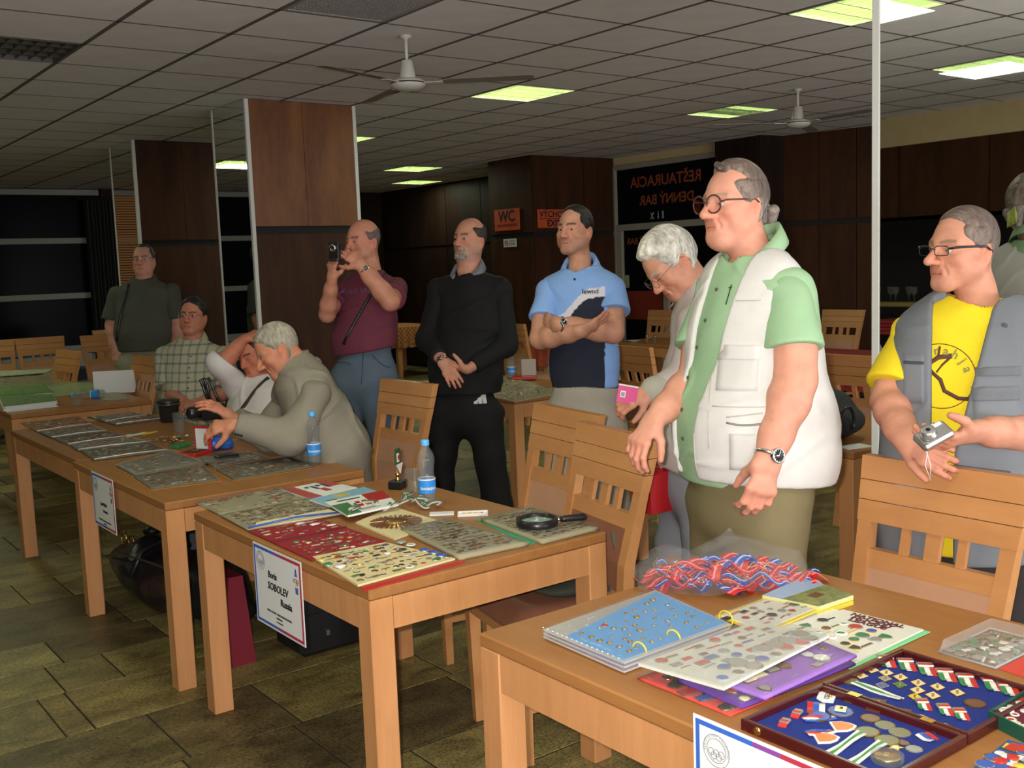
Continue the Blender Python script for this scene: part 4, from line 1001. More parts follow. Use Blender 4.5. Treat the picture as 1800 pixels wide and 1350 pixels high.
# ---------------------------------------------------------------- man in the white vest
def man_vest():
    P = H_(3.08); f = dirv(-.86, -.5); L = np.cross(UZ, f); org = np.array([*P(1318, 700)[:2], 0.])
    par = person('older man in white pocket vest over a green shirt, large glasses, looking aside', org)
    hf = dirv(-.86, -.50, -.04); hc = P(1291, 357); skin = SK*[1.08, .95, .93]; nb = P(1322, 452, .0)
    sk, hr, _, B = make_head(hc, hf, UZ+hf*.05, skin, dict(type='receding', col=(.135, .095, .075), col2=(.26, .225, .20), thick=.010, brow=(.30, .2, .15), mess=1.25, locks=[((.03, .035, .118), (-.02, .070, .104), .010, .006), ((.05, -.11, -.03), (.03, -.118, -.075), .018, .012), ((-.05, -.11, -.03), (-.03, -.118, -.075), .018, .012), ((0, -.12, -.02), (0, -.125, -.078), .02, .014)]), h=.0027, neck=nb, sc=.97, jaw=1.04, nose=1.10, chinfat=.004, seed=3)
    # arms
    shN, elN, wrN = P(1392, 508, -.15), P(1397, 668, -.20), P(1350, 806, -.26)
    arm_skin(sk, shN, elN, wrN, skin, nrm(P(1330, 905, -.27)-wrN), nrm(-FH*.95+RH*.15+UZ*.1), 1, r=(.066, .058, .044, .034), h=.0042, curl=[.55, .5, .5, .55], size=1.12, thumb=-.7, spread=.04)
    shF, elF, wrF = P(1252, 505, .12), P(1222, 668, .06), P(1150, 738, -.04)
    arm_skin(sk, shF, elF, wrF, skin, nrm(P(1110, 792, -.08)-wrF), nrm(-RH*.55+UZ*.5-FH*.55), -1, r=(.06, .05, .04, .031), h=.0042, curl=[.55, .6, .65, .7], size=1.05, thumb=-.2, spread=.05)
    tor = [(P(1320, 462, .01), .075, .075), (P(1322, 505, .0), .150, .10), (P(1320, 580, .0), .195, .135), (P(1308, 740, .0), .205, .185), (P(1312, 850, .0), .195, .16)]
    under(sk, tor, L, skin)
    sk.build('body', M_SKIN, par, org); hr.build('hair', M_HAIR, par, org)
    eyes(par, org, hc, B, (.12, .14, .14)); M_TORT = mat('brown_spectacle_frame', (.07, .025, .018), rough=.25)
    spectacles(par, org, hc, B, M_TORT, 'round', w=.0285, hgt=.0265, thick=.0024, temple=.0026)
    # green shirt
    gc = np.array([.27, .42, .24])
    shirt = garment(par, org, [(P(1322, 470, .01), .085, .08), (P(1322, 505, .0), .150, .10)]+tor[2:], L, gc, hem=(P(1315, 838), -UZ+.04*RH), neck=nb-UZ*.005, f=f, h=.0065, nr=.072, vee=.05,
        extra=[(P(1322, 488, 0), P(1380, 512, -.13), .07, .072), (P(1322, 488, 0), P(1262, 512, .11), .07, .07)],
        sleeves=[((P(1384, 515, -.14), P(1399, 668, -.20), .66, .078, .092), {}), ((P(1258, 515, .12), elF, .66, .074, .085), {})], amp=.0045)
    collar(par, org, ring(nb+UZ*.010-L*.0, f, L, .074, .080, gap=.38, tilt=.055), f, gc*1.03, .036, drop=.07)
    # vest
    wc = np.array([.54, .52, .49])
    vt = [(P(1322, 484, .0), .12, .085), (P(1326, 522, .0), .158, .118), (P(1324, 600, .0), .190, .150), (P(1322, 740, .0), .222, .210), (P(1332, 800, .0), .228, .222)]
    vest = garment(par, org, vt, L, wc, 'vest', inf=.012, h=.0065, nr=.085, vee=.09, hem=(P(1330, 838), nrm(-UZ+.10*f)), neck=nb+UZ*.0, f=f, extra=[(P(1325, 486, 0), P(1366, 499, -.10), .072, .072), (P(1325, 486, 0), P(1282, 500, .08), .066, .066)], seed=31, amp=.004,
        cut=lambda F: vest_cut(F, P(1318, 600), f, L, .062, .055, P(0, 480)[2], P(0, 830)[2], off=-.02, slant=.02))
    # pockets, flaps and zip on the near front
    s1 = nrm(RH*.9-FH*.35); n_ = nrm(-FH*.9-RH*.35); c1 = wc*.95; M_SEAM = mat('vest_seam', (.42, .38, .34), rough=.9); M_GREYT = mat('grey_thread', (.22, .20, .18), rough=.8)
    o0 = P(1305, 635, -.1)
    patch(par, org, vest, o0, n_, s1, UZ, -.058, .058, -.070, .045, c1, 'pocket', .0045); patch(par, org, vest, o0, n_, s1, UZ, -.062, .062, .012, .052, wc, 'pocket_flap', .009)
    patch(par, org, vest, P(1325, 770, -.1), n_, s1, UZ, -.045, .055, -.065, .035, c1, 'pocket', .0045)
    surf_tube(par, org, vest, [P(1290+8*k, 722-1.2*k, -.1) for k in range(9)], n_, .0016, M_SEAM, 'seam'); surf_tube(par, org, vest, [P(1255, 560+20*k, -.1) for k in range(12)], n_, .0014, M_SEAM, 'seam')
    surf_tube(par, org, vest, [P(1262+12*k, 706-.5*k, -.1) for k in range(9)], n_, .0012, M_SEAM, 'seam'); surf_tube(par, org, vest, [P(1285+12*k, 528-.5*k, -.1) for k in range(6)], n_, .0012, M_SEAM, 'seam')
    surf_tube(par, org, vest, [P(1290+9*k, 731+2.6*math.sin(k*.5), -.1) for k in range(8)], n_, .0028, M_GREYT, 'zip')
    cloth_text(par, org, vest, P(1307, 647, -.1), n_, s1, UZ, 'Olympijský', .018, M_GREYT, 'embroidery', shear=.2)
    surf_tube(par, org, vest, [P(1240-1.0*k*.2, 590+24*k, -.1) for k in range(11)], nrm(-FH*.7-RH*.7), .0022, M_SEAM, 'zip')
    for k, (x, y) in enumerate(((1263, 509), (1245, 563), (1216, 612), (1197, 666), (1195, 721), (1200, 771))): button(par, org, shirt, P(x, y, -.05), nrm(-RH*.75-FH*.66), .0062, mat('button_dark', (.09, .08, .06), rough=.3))
    # pen clip and hanging glasses cord
    surf_tube(par, org, shirt, [P(1286-1.2*k, 500+7*k, -.1) for k in range(6)], nrm(-RH*.6-FH*.8), .0016, M_BLKP, 'pen', .004); surf_tube(par, org, shirt, [P(1280+3.*k, 506-.6*k, -.1) for k in range(4)], nrm(-RH*.6-FH*.8), .0014, M_BLKP, 'pen', .005)
    q = MB(); q.lathe([(.0, -.014), (.007, -.010), (.008, 0), (.006, .01), (0, .012)], n=10, mt=mat('brass', (.55, .38, .2), rough=.3, metal=.9), M=T(*(P(1241, 820, -.12)-org))); q.build('zip_pull', None, par)
    watch(par, org, np.array(wrN)-nrm(np.array(wrN)-elN)*.008, np.array(wrN)-elN, -FH*.9+RH*.35, .0385, .021)
    # trousers
    tc = np.array([.155, .125, .058]); hips = [P(1278, 880, .09), P(1352, 880, -.09)]; K, A = stand(par, hips, .5, .09, L, f)
    dressed_legs(par, org, hips, K, A, tc, L, r=(.118, .088, .075), hipw=(.18, .155), waist=P(1312, 815), toe=f)
    cl = MB(); M_CLAW = mat('hair_clip_yellow', (.42, .48, .10), rough=.6, bump=.8, bscale=300); a = B @ np.array([.02, -.128, -.03])+hc-org
    for k in range(5): cl.tube([a+B @ np.array([.004*(k-2), -.004, .02-.004*k]), a+B @ np.array([.006*(k-2), -.012, -.012]), a+B @ np.array([.008*(k-2), -.010, -.045-.004*k])], [.006, .008, .003], n=6, mt=M_CLAW)
    cl.build('hair_clip', None, par)
    return par
man_vest()
SKM = SK
def man_yellow():
    P = H_(3.0); f = dirv(-.42, -.9); L = np.cross(UZ, f); org = np.array([*P(1690, 800)[:2], 0.])
    par = person('man in yellow printed T-shirt and grey denim vest holding a small silver camera', org); skin = SK*[1.05, .92, .86]
    hc = P(1692, 437); hf = dirv(-.93, -.36, -.03); nb = P(1722, 545, .0)
    sk, hr, _, B = make_head(hc, hf, UZ+RH*.08, skin, dict(type='buzz', col=(.135, .095, .075), col2=(.17, .13, .11), thick=.005, brow=(.22, .13, .09), mess=.5, stubble=(skin*.8, .15)), h=.0027, neck=nb, sc=.965, nose=1.16, seed=4)
    shL, elL, wrL = P(1800, 590, -.10), P(1835, 765, -.12), P(1712, 757, -.26)
    shR, elR, wrR = P(1598, 590, .08), P(1562, 705, .02), P(1590, 770, -.16)
    arm_skin(sk, shL, elL, wrL, skin, nrm(P(1640, 790, -.30)-wrL), nrm(-FH*.55-UZ*.75), 1, r=(.055, .048, .040, .031), h=.0042, curl=[.45, .5, .5, .5], size=1.05, thumb=.5, spread=.05)
    arm_skin(sk, shR, elR, wrR, skin, nrm(P(1640, 800, -.24)-wrR), nrm(-RH*.7-FH*.3+UZ*.35), 1, r=(.055, .048, .042, .032), h=.0042, curl=[.5, .6, .65, .7], size=1.05, thumb=.35, spread=.05)
    tor = [(P(1714, 552, .01), .08, .075), (P(1704, 588, .0), .165, .10), (P(1698, 660, .0), .19, .125), (P(1690, 780, .0), .18, .135), (P(1690, 900, .0), .175, .13), (P(1690, 980, .0), .18, .13)]
    under(sk, tor, L, skin); sk.build('body', M_SKIN, par, org); hr.build('hair', M_HAIR, par, org); eyes(par, org, hc, B, (.1, .13, .13), (.1, 1, .05))
    spectacles(par, org, hc, B, M_BLKP, 'rect', w=.025, hgt=.014, thick=.0013, temple=.0034)
    yc = np.array([.80, .60, .012])
    sh = garment(par, org, tor, L, yc, 't_shirt', h=.0065, nr=.070, vee=.025, hem=(P(1690, 960), -UZ), neck=nb+f*.01-UZ*.01, f=f, extra=[(P(1710, 575, 0), P(1780, 590, -.08), .06, .066), (P(1700, 575, 0), P(1612, 592, .07), .06, .062)],
        sleeves=[((P(1795, 592, -.10), elL, .55, .072, .085), {}), ((P(1606, 592, .08), elR, .80, .070, .088), {})], seed=51, amp=.003)
    # round neck rib
    q = MB(); q.tube([p-org for p in ring(nb-UZ*.012, f, L, .076, .078, gap=0, tilt=.03)], (.007), n=8, mt=mat('yellow_rib', (.75, .52, .01), rough=.85)); q.build('neck_rib', None, par)
    # print on the chest: ring, letters, knotted branch
    c0 = P(1654, 662, -.1); n_ = nrm(-FH*.93-RH*.3); s1 = nrm(np.cross(n_, UZ))*-1; s1 = s1 if s1 @ RH > 0 else -s1
    M_BR = mat('print_brown', (.085, .035, .02), rough=.8); M_OL = mat('print_olive', (.22, .22, .06), rough=.8)
    surf_tube(par, org, sh, [c0+s1*.088*math.cos(a)+UZ*.088*math.sin(a) for a in np.linspace(0, 6.28, 40)], n_, .0013, M_BR, 'print_ring', .001)
    for k, ch in enumerate('Tarahja'):
        a = 2.45-k*.36; cloth_text(par, org, sh, c0+s1*.070*math.cos(a)+UZ*.070*math.sin(a), n_, s1*math.sin(a)-UZ*math.cos(a), UZ*math.sin(a)+s1*math.cos(a), ch, .034, M_OL, 'printed_letter', bold=.0006)
    br = [[(-.06, -.03), (-.035, -.005), (-.03, .03), (-.005, .05), (.03, .055)], [(-.03, .02), (.0, -.01), (.01, -.04), (.045, -.06), (.075, -.062)], [(-.005, .05), (.0, .08)], [(-.035, -.005), (-.06, .025)], [(.03, .055), (.005, .03), (-.01, .01)], [(.01, -.035), (-.02, -.06)], [(.0, -.01), (.03, .005), (.05, .02)]]
    for k, l in enumerate(br): surf_tube(par, org, sh, [c0+s1*a+UZ*b for a, b in l], n_, (.0085, .0075, .005, .004, .005, .003, .003)[k], M_BR if k != 5 else M_OL, 'print_branch', -.0035)
    # denim vest
    dc = np.array([.155, .165, .18]); vt = [(P(1712, 556, .0), .12, .088), (P(1706, 594, .0), .175, .122), (P(1698, 660, .0), .200, .148), (P(1688, 780, .0), .20, .158), (P(1682, 880, .0), .215, .165), (P(1680, 960, .0), .21, .16)]
    vest = garment(par, org, vt, L, dc, 'denim_vest', inf=.010, h=.0065, nr=.085, vee=.09, hem=(P(1680, 968), -UZ), neck=nb-UZ*.005, f=f, extra=[(P(1712, 572, 0), P(1772, 580, -.07), .062, .062), (P(1704, 572, 0), P(1632, 582, .05), .062, .060)], seed=61, amp=.0035,
        cut=lambda F: vest_cut(F, P(1690, 700), f, L, .085, .030, P(0, 560)[2], P(0, 840)[2], off=-.040, slant=.048))
    M_ST = mat('denim_stitch', (.26, .27, .29), rough=.9); M_STD = mat('denim_dark', (.07, .075, .085), rough=.9); M_ORN = mat('orange_thread', (.40, .17, .10), rough=.8)
    o1 = P(1612, 660, -.15)
    patch(par, org, vest, o1, n_, s1, UZ, -.030, .022, -.085, .050, dc*1.12, 'pocket', .004); patch(par, org, vest, o1, n_, s1, UZ, -.03, .022, .022, .030, dc*.35, 'zip', .0065)
    o2 = P(1752, 720, -.2); patch(par, org, vest, o2, n_, s1, UZ, -.055, .06, -.075, .055, dc*1.1, 'pocket', .004); patch(par, org, vest, o2, n_, s1, UZ, -.058, .062, .02, .058, dc*.95, 'pocket_flap', .007)
    cloth_text(par, org, vest, P(1748, 733, -.2), n_, s1, UZ, 'DRESSCODE', .016, M_ORN, 'embroidery'); cloth_text(par, org, vest, P(1748, 744, -.2), n_, s1, UZ, '1978', .015, M_ORN, 'embroidery')
    patch(par, org, vest, P(1745, 655, -.2), n_, s1, UZ, -.055, .075, -.012, .012, dc*.85, 'seam_band', .004)
    surf_tube(par, org, vest, [P(1672+13*k, 822+1.2*k, -.2) for k in range(9)], n_, .004, M_STD, 'zip'); surf_tube(par, org, vest, [P(1735+6*k, 846+.6*k, -.2) for k in range(8)], n_, .004, M_STD, 'zip')
    for x, y in ((1671, 824), (1792, 848)): 
        l, no = vest.hit(P(x, y, -.2)+n_*.3, -n_)
        if l is not None: q = MB(); a = np.array(l)-org+n_*.006; q.tube([a, a-UZ*.045], .003, n=6, mt=M_CHROME); q.build('zip_pull', None, par)
    for x, y in ((1662, 560), (1771, 575)): button(par, org, vest, P(x, y, -.2), n_, .008, M_STD)
    hips = [P(1640, 985, .03), P(1740, 985, -.03)]; K, A = stand(par, hips, .48, .10, L, f)
    dressed_legs(par, org, hips, K, A, np.array([.02, .014, .012]), L, r=(.105, .08, .07), waist=P(1690, 930), toe=f)
    q = MB(); a, b = P(1628, 792, -.26)-org, P(1636, 845, -.24)-org
    q.tube([a, a*.5+b*.5+RH*.006, b, a*.5+b*.5-RH*.008, a+RH*.004], .0012, n=5, mt=M_WHT); q.build('camera_strap', None, par)
    # silver camera (its own thing)
    c = P(1641, 766, -.32); t = thing('camera', 'small silver compact camera held by the man in yellow', 'camera', c)
    R_ = Matrix((tuple(nrm(RH*.9-UZ*.12)), tuple(nrm(FH*.35-UZ*.0+RH*.3)), (0, 0, 1))).transposed(); 
    ax = Vector(nrm(RH*.8+UZ*.38+FH*.1)); ay = Vector(nrm(FH*.5+UZ*-.75)); ay = (ay-ay.dot(ax)*ax).normalized(); az = ax.cross(ay); M = Matrix((ax, ay, az)).transposed().to_4x4()
    M_SILV = mat('camera_silver', (.45, .44, .42), rough=.28, metal=.85)
    q = MB(); q.bbox(-.045, .045, -.011, .011, -.028, .028, .006, M_SILV, M=M); q.build('body_shell', None, t)
    q = MB(); q.lathe([(.021, 0), (.021, .008), (.018, .010), (.018, .022), (.013, .023)], n=22, mt=M_SILV, M=M @ T(-.014, -.011, .002) @ Matrix.Rotation(math.pi/2, 4, 'X')); q.lathe([(.012, .0225), (.0, .0235)], n=18, mt=M_BLKP, M=M @ T(-.014, -.011, .002) @ Matrix.Rotation(math.pi/2, 4, 'X')); q.build('lens', None, t)
    q = MB(); q.box(.012, .034, -.0125, -.010, .012, .022, M_WHT, M=M); q.build('flash_window', None, t)
    q = MB(); q.lathe([(.008, .028), (.008, .031)], n=12, mt=M_CHROME, M=M @ T(.02, 0, 0)); q.build('shutter_button', None, t)
man_yellow()

def man_white_hair():
    P = H_(3.92); f = dirv(-.92, -.38); L = np.cross(UZ, f); org = np.array([*P(1215, 700)[:2], 0.])
    par = person('white-haired man bowing his head over a pink booklet, pale jacket', org); skin = SK*[1.05, .95, .9]
    hc = P(1178, 462); hf = nrm(-RH*.66-UZ*.70-FH*.25); nb = P(1232, 515, .0)
    sk, hr, _, B = make_head(hc, hf, UZ-RH*.4, skin, dict(type='full', col=(.56, .53, .46), thick=.016, brow=(.4, .36, .3), mess=1.5), h=.003, neck=nb, seed=6, sc=1.02)
    shL, elL, wrL = P(1222, 560, -.12), P(1205, 672, -.16), P(1140, 690, -.22)
    shR, elR, wrR = P(1215, 560, .14), P(1195, 690, .10), P(1162, 755, -.02)
    arm_skin(sk, shL, elL, wrL, skin, nrm(P(1105, 702, -.24)-wrL), nrm(UZ*.6-FH*.7), -1, h=.0048, curl=[.7, .75, .8, .8], thumb=.2, spread=.04)
    arm_skin(sk, shR, elR, wrR, skin, nrm(P(1146, 815, -.04)-wrR), nrm(-RH*.6-FH*.6), 1, h=.0048, curl=[.4, .5, .5, .6], thumb=.3)
    tor = [(P(1236, 522, .01), .08, .08), (P(1246, 560, 0), .15, .11), (P(1248, 650, 0), .18, .135), (P(1240, 780, 0), .19, .16), (P(1240, 840, 0), .18, .15)]
    under(sk, tor, L, skin, -.03); sk.build('body', M_SKIN, par, org); hr.build('hair', M_HAIR, par, org); spectacles(par, org, hc, B, mat('thin_wire', (.10, .09, .08), rough=.3, metal=.8), 'round', w=.023, hgt=.018, thick=.0009, temple=.0011)
    jc = np.array([.44, .38, .36])
    j = garment(par, org, tor, L, jc, 'jacket', inf=.01, hem=(P(1230, 835), nrm(-UZ-.3*RH)), f=f, extra=[(P(1240, 545, 0), P(1228, 560, -.12), .068, .07), (P(1240, 545, 0), P(1222, 560, .13), .068, .07)],
        sleeves=[((shL, elL, .78, .078, .066), dict(wr=wrL, cuff=.050)), ((shR, elR, .8, .075, .062), dict(wr=wrR, cuff=.048))], seed=71, amp=.006)
    collar(par, org, ring(nb-UZ*.01-f*.01, f, L, .078, .078, gap=.9, tilt=.02), f, np.array([.40, .38, .31]), .035, drop=.02)
    q = Solid(); F = Field(*bounds([wrL, elL], .08), .006); d = nrm(wrL-elL); e = elL+(wrL-elL)*.76; F.cone(e-d*.012, e+d*.012, .054, .053, .01); V, Q = F.mesh(); q.add(V, Q, (.40, .38, .31)); q.build('cuff', M_CLOTH, par, org)
    hips = [P(1205, 850, .08), P(1235, 850, -.06)]; K, A = stand(par, hips, .5, .08, L, f)
    dressed_legs(par, org, hips, K, A, np.array([.20, .21, .235]), L, r=(.10, .075, .07), waist=P(1225, 815), toe=f)
    # booklet
    b = P(1102, 694, -.26); t = thing('booklet', 'small pink booklet held by the white-haired man', 'booklet', b); M = T(0, 0, 0) @ Matrix((tuple(nrm(RH*.96-UZ*.2)), tuple(nrm(FH*.9+UZ*.3)), tuple(nrm(UZ+RH*.2)))).transposed().to_4x4()
    q = MB(); q.box(-.034, .036, -.003, .003, -.028, .028, mat('pink_cover', (.62, .05, .22), rough=.4), M=M); q.build('cover', None, t)
    q = MB(); q.box(-.033, .036, .003, .010, -.027, .031, M_WHT, M=M); q.build('pages', None, t); q = MB(); q.box(-.024, -.006, -.0045, -.003, -.009, .013, M_WHT, M=M); q.box(-.021, -.009, -.0052, -.0045, -.005, .009, mat('code_grey', (.3, .28, .28)), M=M); q.build('printed_code', None, t)
man_white_hair()

def man_polo():
    P = H_(4.85); f = dirv(-.32, -.93); L = np.cross(UZ, f); org = np.array([*P(1020, 700)[:2], 0.])
    par = person('young man with crossed arms in a light blue, white and navy polo shirt', org); skin = SK*[.98, .92, .85]
    hc = P(1011, 404); hf = dirv(-.58, -.80, .02); nb = P(1020, 474, .0)
    sk, hr, _, B = make_head(hc, hf, UZ, skin, dict(type='buzz', col=(.012, .01, .009), thick=.0045, brow=(.02, .013, .01), mess=.4, stubble=(np.array([.16, .11, .09]), .35)), h=.0032, neck=nb, sc=.93, jaw=.93, seed=7)
    shR, elR, wrR = P(962, 508, .03), P(950, 595, -.08), P(1020, 583, -.25)        # his right arm, lower one
    shL, elL, wrL = P(1080, 505, -.04), P(1078, 585, -.13), P(982, 570, -.215)
    arm_skin(sk, shL, elL, wrL, skin, nrm(-RH*.55+FH*.8+UZ*.1), nrm(-RH*.8-FH*.5), -1, r=(.052, .047, .04, .029), h=.005, curl=.3, thumb=.2, spread=.03)
    arm_skin(sk, shR, elR, wrR, skin, nrm(P(1072, 560, -.20)-wrR), nrm(-FH*.7-UZ*.6), 1, r=(.052, .047, .04, .029), h=.005, curl=.18, thumb=.1, spread=.03)
    tor = [(P(1020, 482, .01), .075, .07), (P(1020, 508, 0), .155, .095), (P(1024, 560, 0), .165, .115), (P(1028, 640, 0), .152, .11), (P(1030, 700, 0), .16, .12)]
    under(sk, tor, L, skin); sk.build('body', M_SKIN, par, org); hr.build('hair', M_HAIR, par, org); eyes(par, org, hc, B, (.05, .03, .02), (-.3, 1, .05))
    bl = np.array([.22, .38, .72]); nv = np.array([.012, .014, .03]); wh = np.array([.62, .60, .66])
    def cf(V):
        px = 900+F_PX*((V-CP) @ RT)/((V-CP) @ FW); py = 0
        u = (V-org) @ L; z = V[:, 2]; a = P(1030, 0)*0
        uu = u/.17; edge = P(0, 549)[2]-.092+(.10*uu+.02*np.sin(uu*5.)); c = np.tile(bl, (len(V), 1)); band = .045
        side = (np.abs(u) > .135)
        c = np.where(((z < edge+band) & ~side)[:, None], wh, c); c = np.where(((z < edge) & ~side)[:, None], nv, c); return c
    sh = garment(par, org, tor, L, bl, 'polo_shirt', hem=(P(1028, 680), -UZ), neck=nb-UZ*.004, f=f, h=.0065, amp=.0035, colfn=cf, extra=[(P(1020, 498, 0), P(1070, 508, -.04), .062, .064), (P(1020, 498, 0), P(970, 510, .04), .062, .062)], seed=81)
    s2 = Solid(); sleeve(s2, shL+L*-.01, elL, .55, .070, .084, bl, 91, .007); sleeve(s2, shR+L*.01, elR, .62, .068, .082, bl, 92, .007); s2.build('sleeves', M_CLOTH, par, org)
    collar(par, org, ring(nb+UZ*.004, f, L, .070, .074, gap=.42, tilt=.045), f, bl*1.05, .034, drop=.05)
    for x, y in ((1011, 476), (1010, 491)): button(par, org, sh, P(x, y, -.1), f, .006, M_BLKP)
    n_ = f; s1 = -L if (-L) @ RH > 0 else L
    cloth_text(par, org, sh, P(1040, 512, -.1), n_, s1, UZ, 'lewnd', .030, M_BLKP, 'lettering', bold=.0008)
    watch(par, org, np.array(wrL)+nrm(elL-wrL)*.012, wrL-elL, -FH*.8+UZ*.4, .033, .017)
    hips = [P(995, 745, .02), P(1062, 745, -.02)]; K, A = stand(par, hips, .5, .10, L, f)
    dressed_legs(par, org, hips, K, A, np.array([.37, .33, .28]), L, r=(.10, .08, .075), waist=P(1030, 680), toe=f)
man_polo()

def man_black():
    P = H_(6.0); f = dirv(-.45, -.88); L = np.cross(UZ, f); org = np.array([*P(820, 700)[:2], 0.])
    par = person('bearded balding man in black sweater and black track trousers, hands clasped', org); skin = SK*[1.05, .95, .92]
    hc = P(826, 421); hf = dirv(-.62, -.78, .04); nb = P(822, 476, 0)
    sk, hr, bd, B = make_head(hc, hf, UZ, skin, dict(type='horseshoe', col=(.035, .026, .022), thick=.006, brow=(.05, .035, .03), mess=.6, beard=((.26, .24, .22), False), stubble=(np.array([.25, .22, .2]), .35)), h=.0036, neck=nb, jaw=1.03, chinfat=.008, seed=8)
    bc = np.array([.0035, .0035, .004])
    shR, elR, wrR = P(772, 505, .04), P(752, 598, .0), P(776, 633, -.22)
    shL, elL, wrL = P(880, 500, -.04), P(888, 605, -.08), P(822, 650, -.22)
    arm_skin(sk, shR, elR, wrR, skin, nrm(P(800, 668, -.26)-wrR), nrm(-FH*.75+RH*.25-UZ*.0), -1, h=.005, curl=.25, thumb=.3, spread=.06, size=1.05)
    arm_skin(sk, shL, elL, wrL, skin, nrm(P(772, 640, -.2)-wrL), nrm(-FH*.3-UZ*.7), 1, h=.005, curl=.4, thumb=.2)
    tor = [(P(824, 484, .01), .085, .08), (P(825, 514, 0), .17, .11), (P(826, 570, 0), .19, .145), (P(820, 640, 0), .19, .165), (P(818, 690, 0), .18, .15)]
    under(sk, tor, L, skin, -.03); sk.build('body', M_SKIN, par, org); hr.build('hair', M_HAIR, par, org); bd.build('beard', M_HAIR, par, org); eyes(par, org, hc, B, (.06, .04, .03))
    garment(par, org, tor, L, bc, 'sweater', inf=.008, hem=(P(818, 690), -UZ), neck=nb-UZ*.02, f=f, extra=[(P(825, 504, 0), P(880, 508, -.04), .068, .07), (P(825, 504, 0), P(775, 510, .04), .068, .07)],
        sleeves=[((shR, elR, .86, .078, .064), dict(wr=wrR, cuff=.045)), ((shL, elL, .86, .078, .064), dict(wr=wrL, cuff=.045))], seed=101, amp=.005)
    collar(par, org, ring(nb-UZ*.004, f, L, .078, .082, gap=.40, tilt=.05), f, np.array([.17, .18, .21]), .036, drop=.075, name='shirt_collar')
    watch(par, org, np.array(wrR)+nrm(wrR-elR)*.015, wrR-elR, -FH+UZ*.2, .030, .017)
    hips = [P(785, 730, .03), P(850, 730, -.03)]; K, A = stand(par, hips, .5, .13, L, f)
    leg = dressed_legs(par, org, hips, K, A, bc*1.1, L, r=(.115, .085, .085), waist=P(818, 680), toe=f)
    n_ = -FH; s1 = RH; c0 = P(846, 712, -.2); m = mat('logo_white', (.55, .55, .55), rough=.6); q = MB()     # three slanted bars forming a triangle
    for k in range(3):
        x0 = -.042+.026*k; hh = .018+.017*k; pts = [(x0, 0), (x0+.020, 0), (x0+.020-hh*.30-.006+.014, hh+.006), (x0-hh*.30+.004, hh-.006)]; vs = []
        for a_, b_ in pts:
            l, no = leg.hit(c0+s1*a_+UZ*b_+n_*.5, -n_); vs.append((np.array(l) if l is not None else c0+s1*a_+UZ*b_)+n_*.004-org)
        q.add([*vs, *[v-n_*.006 for v in vs]], [(0, 1, 2, 3), (7, 6, 5, 4), (0, 4, 5, 1), (1, 5, 6, 2), (2, 6, 7, 3), (3, 7, 4, 0)], m)
    q.build('triangle_mark', None, par)
man_black()

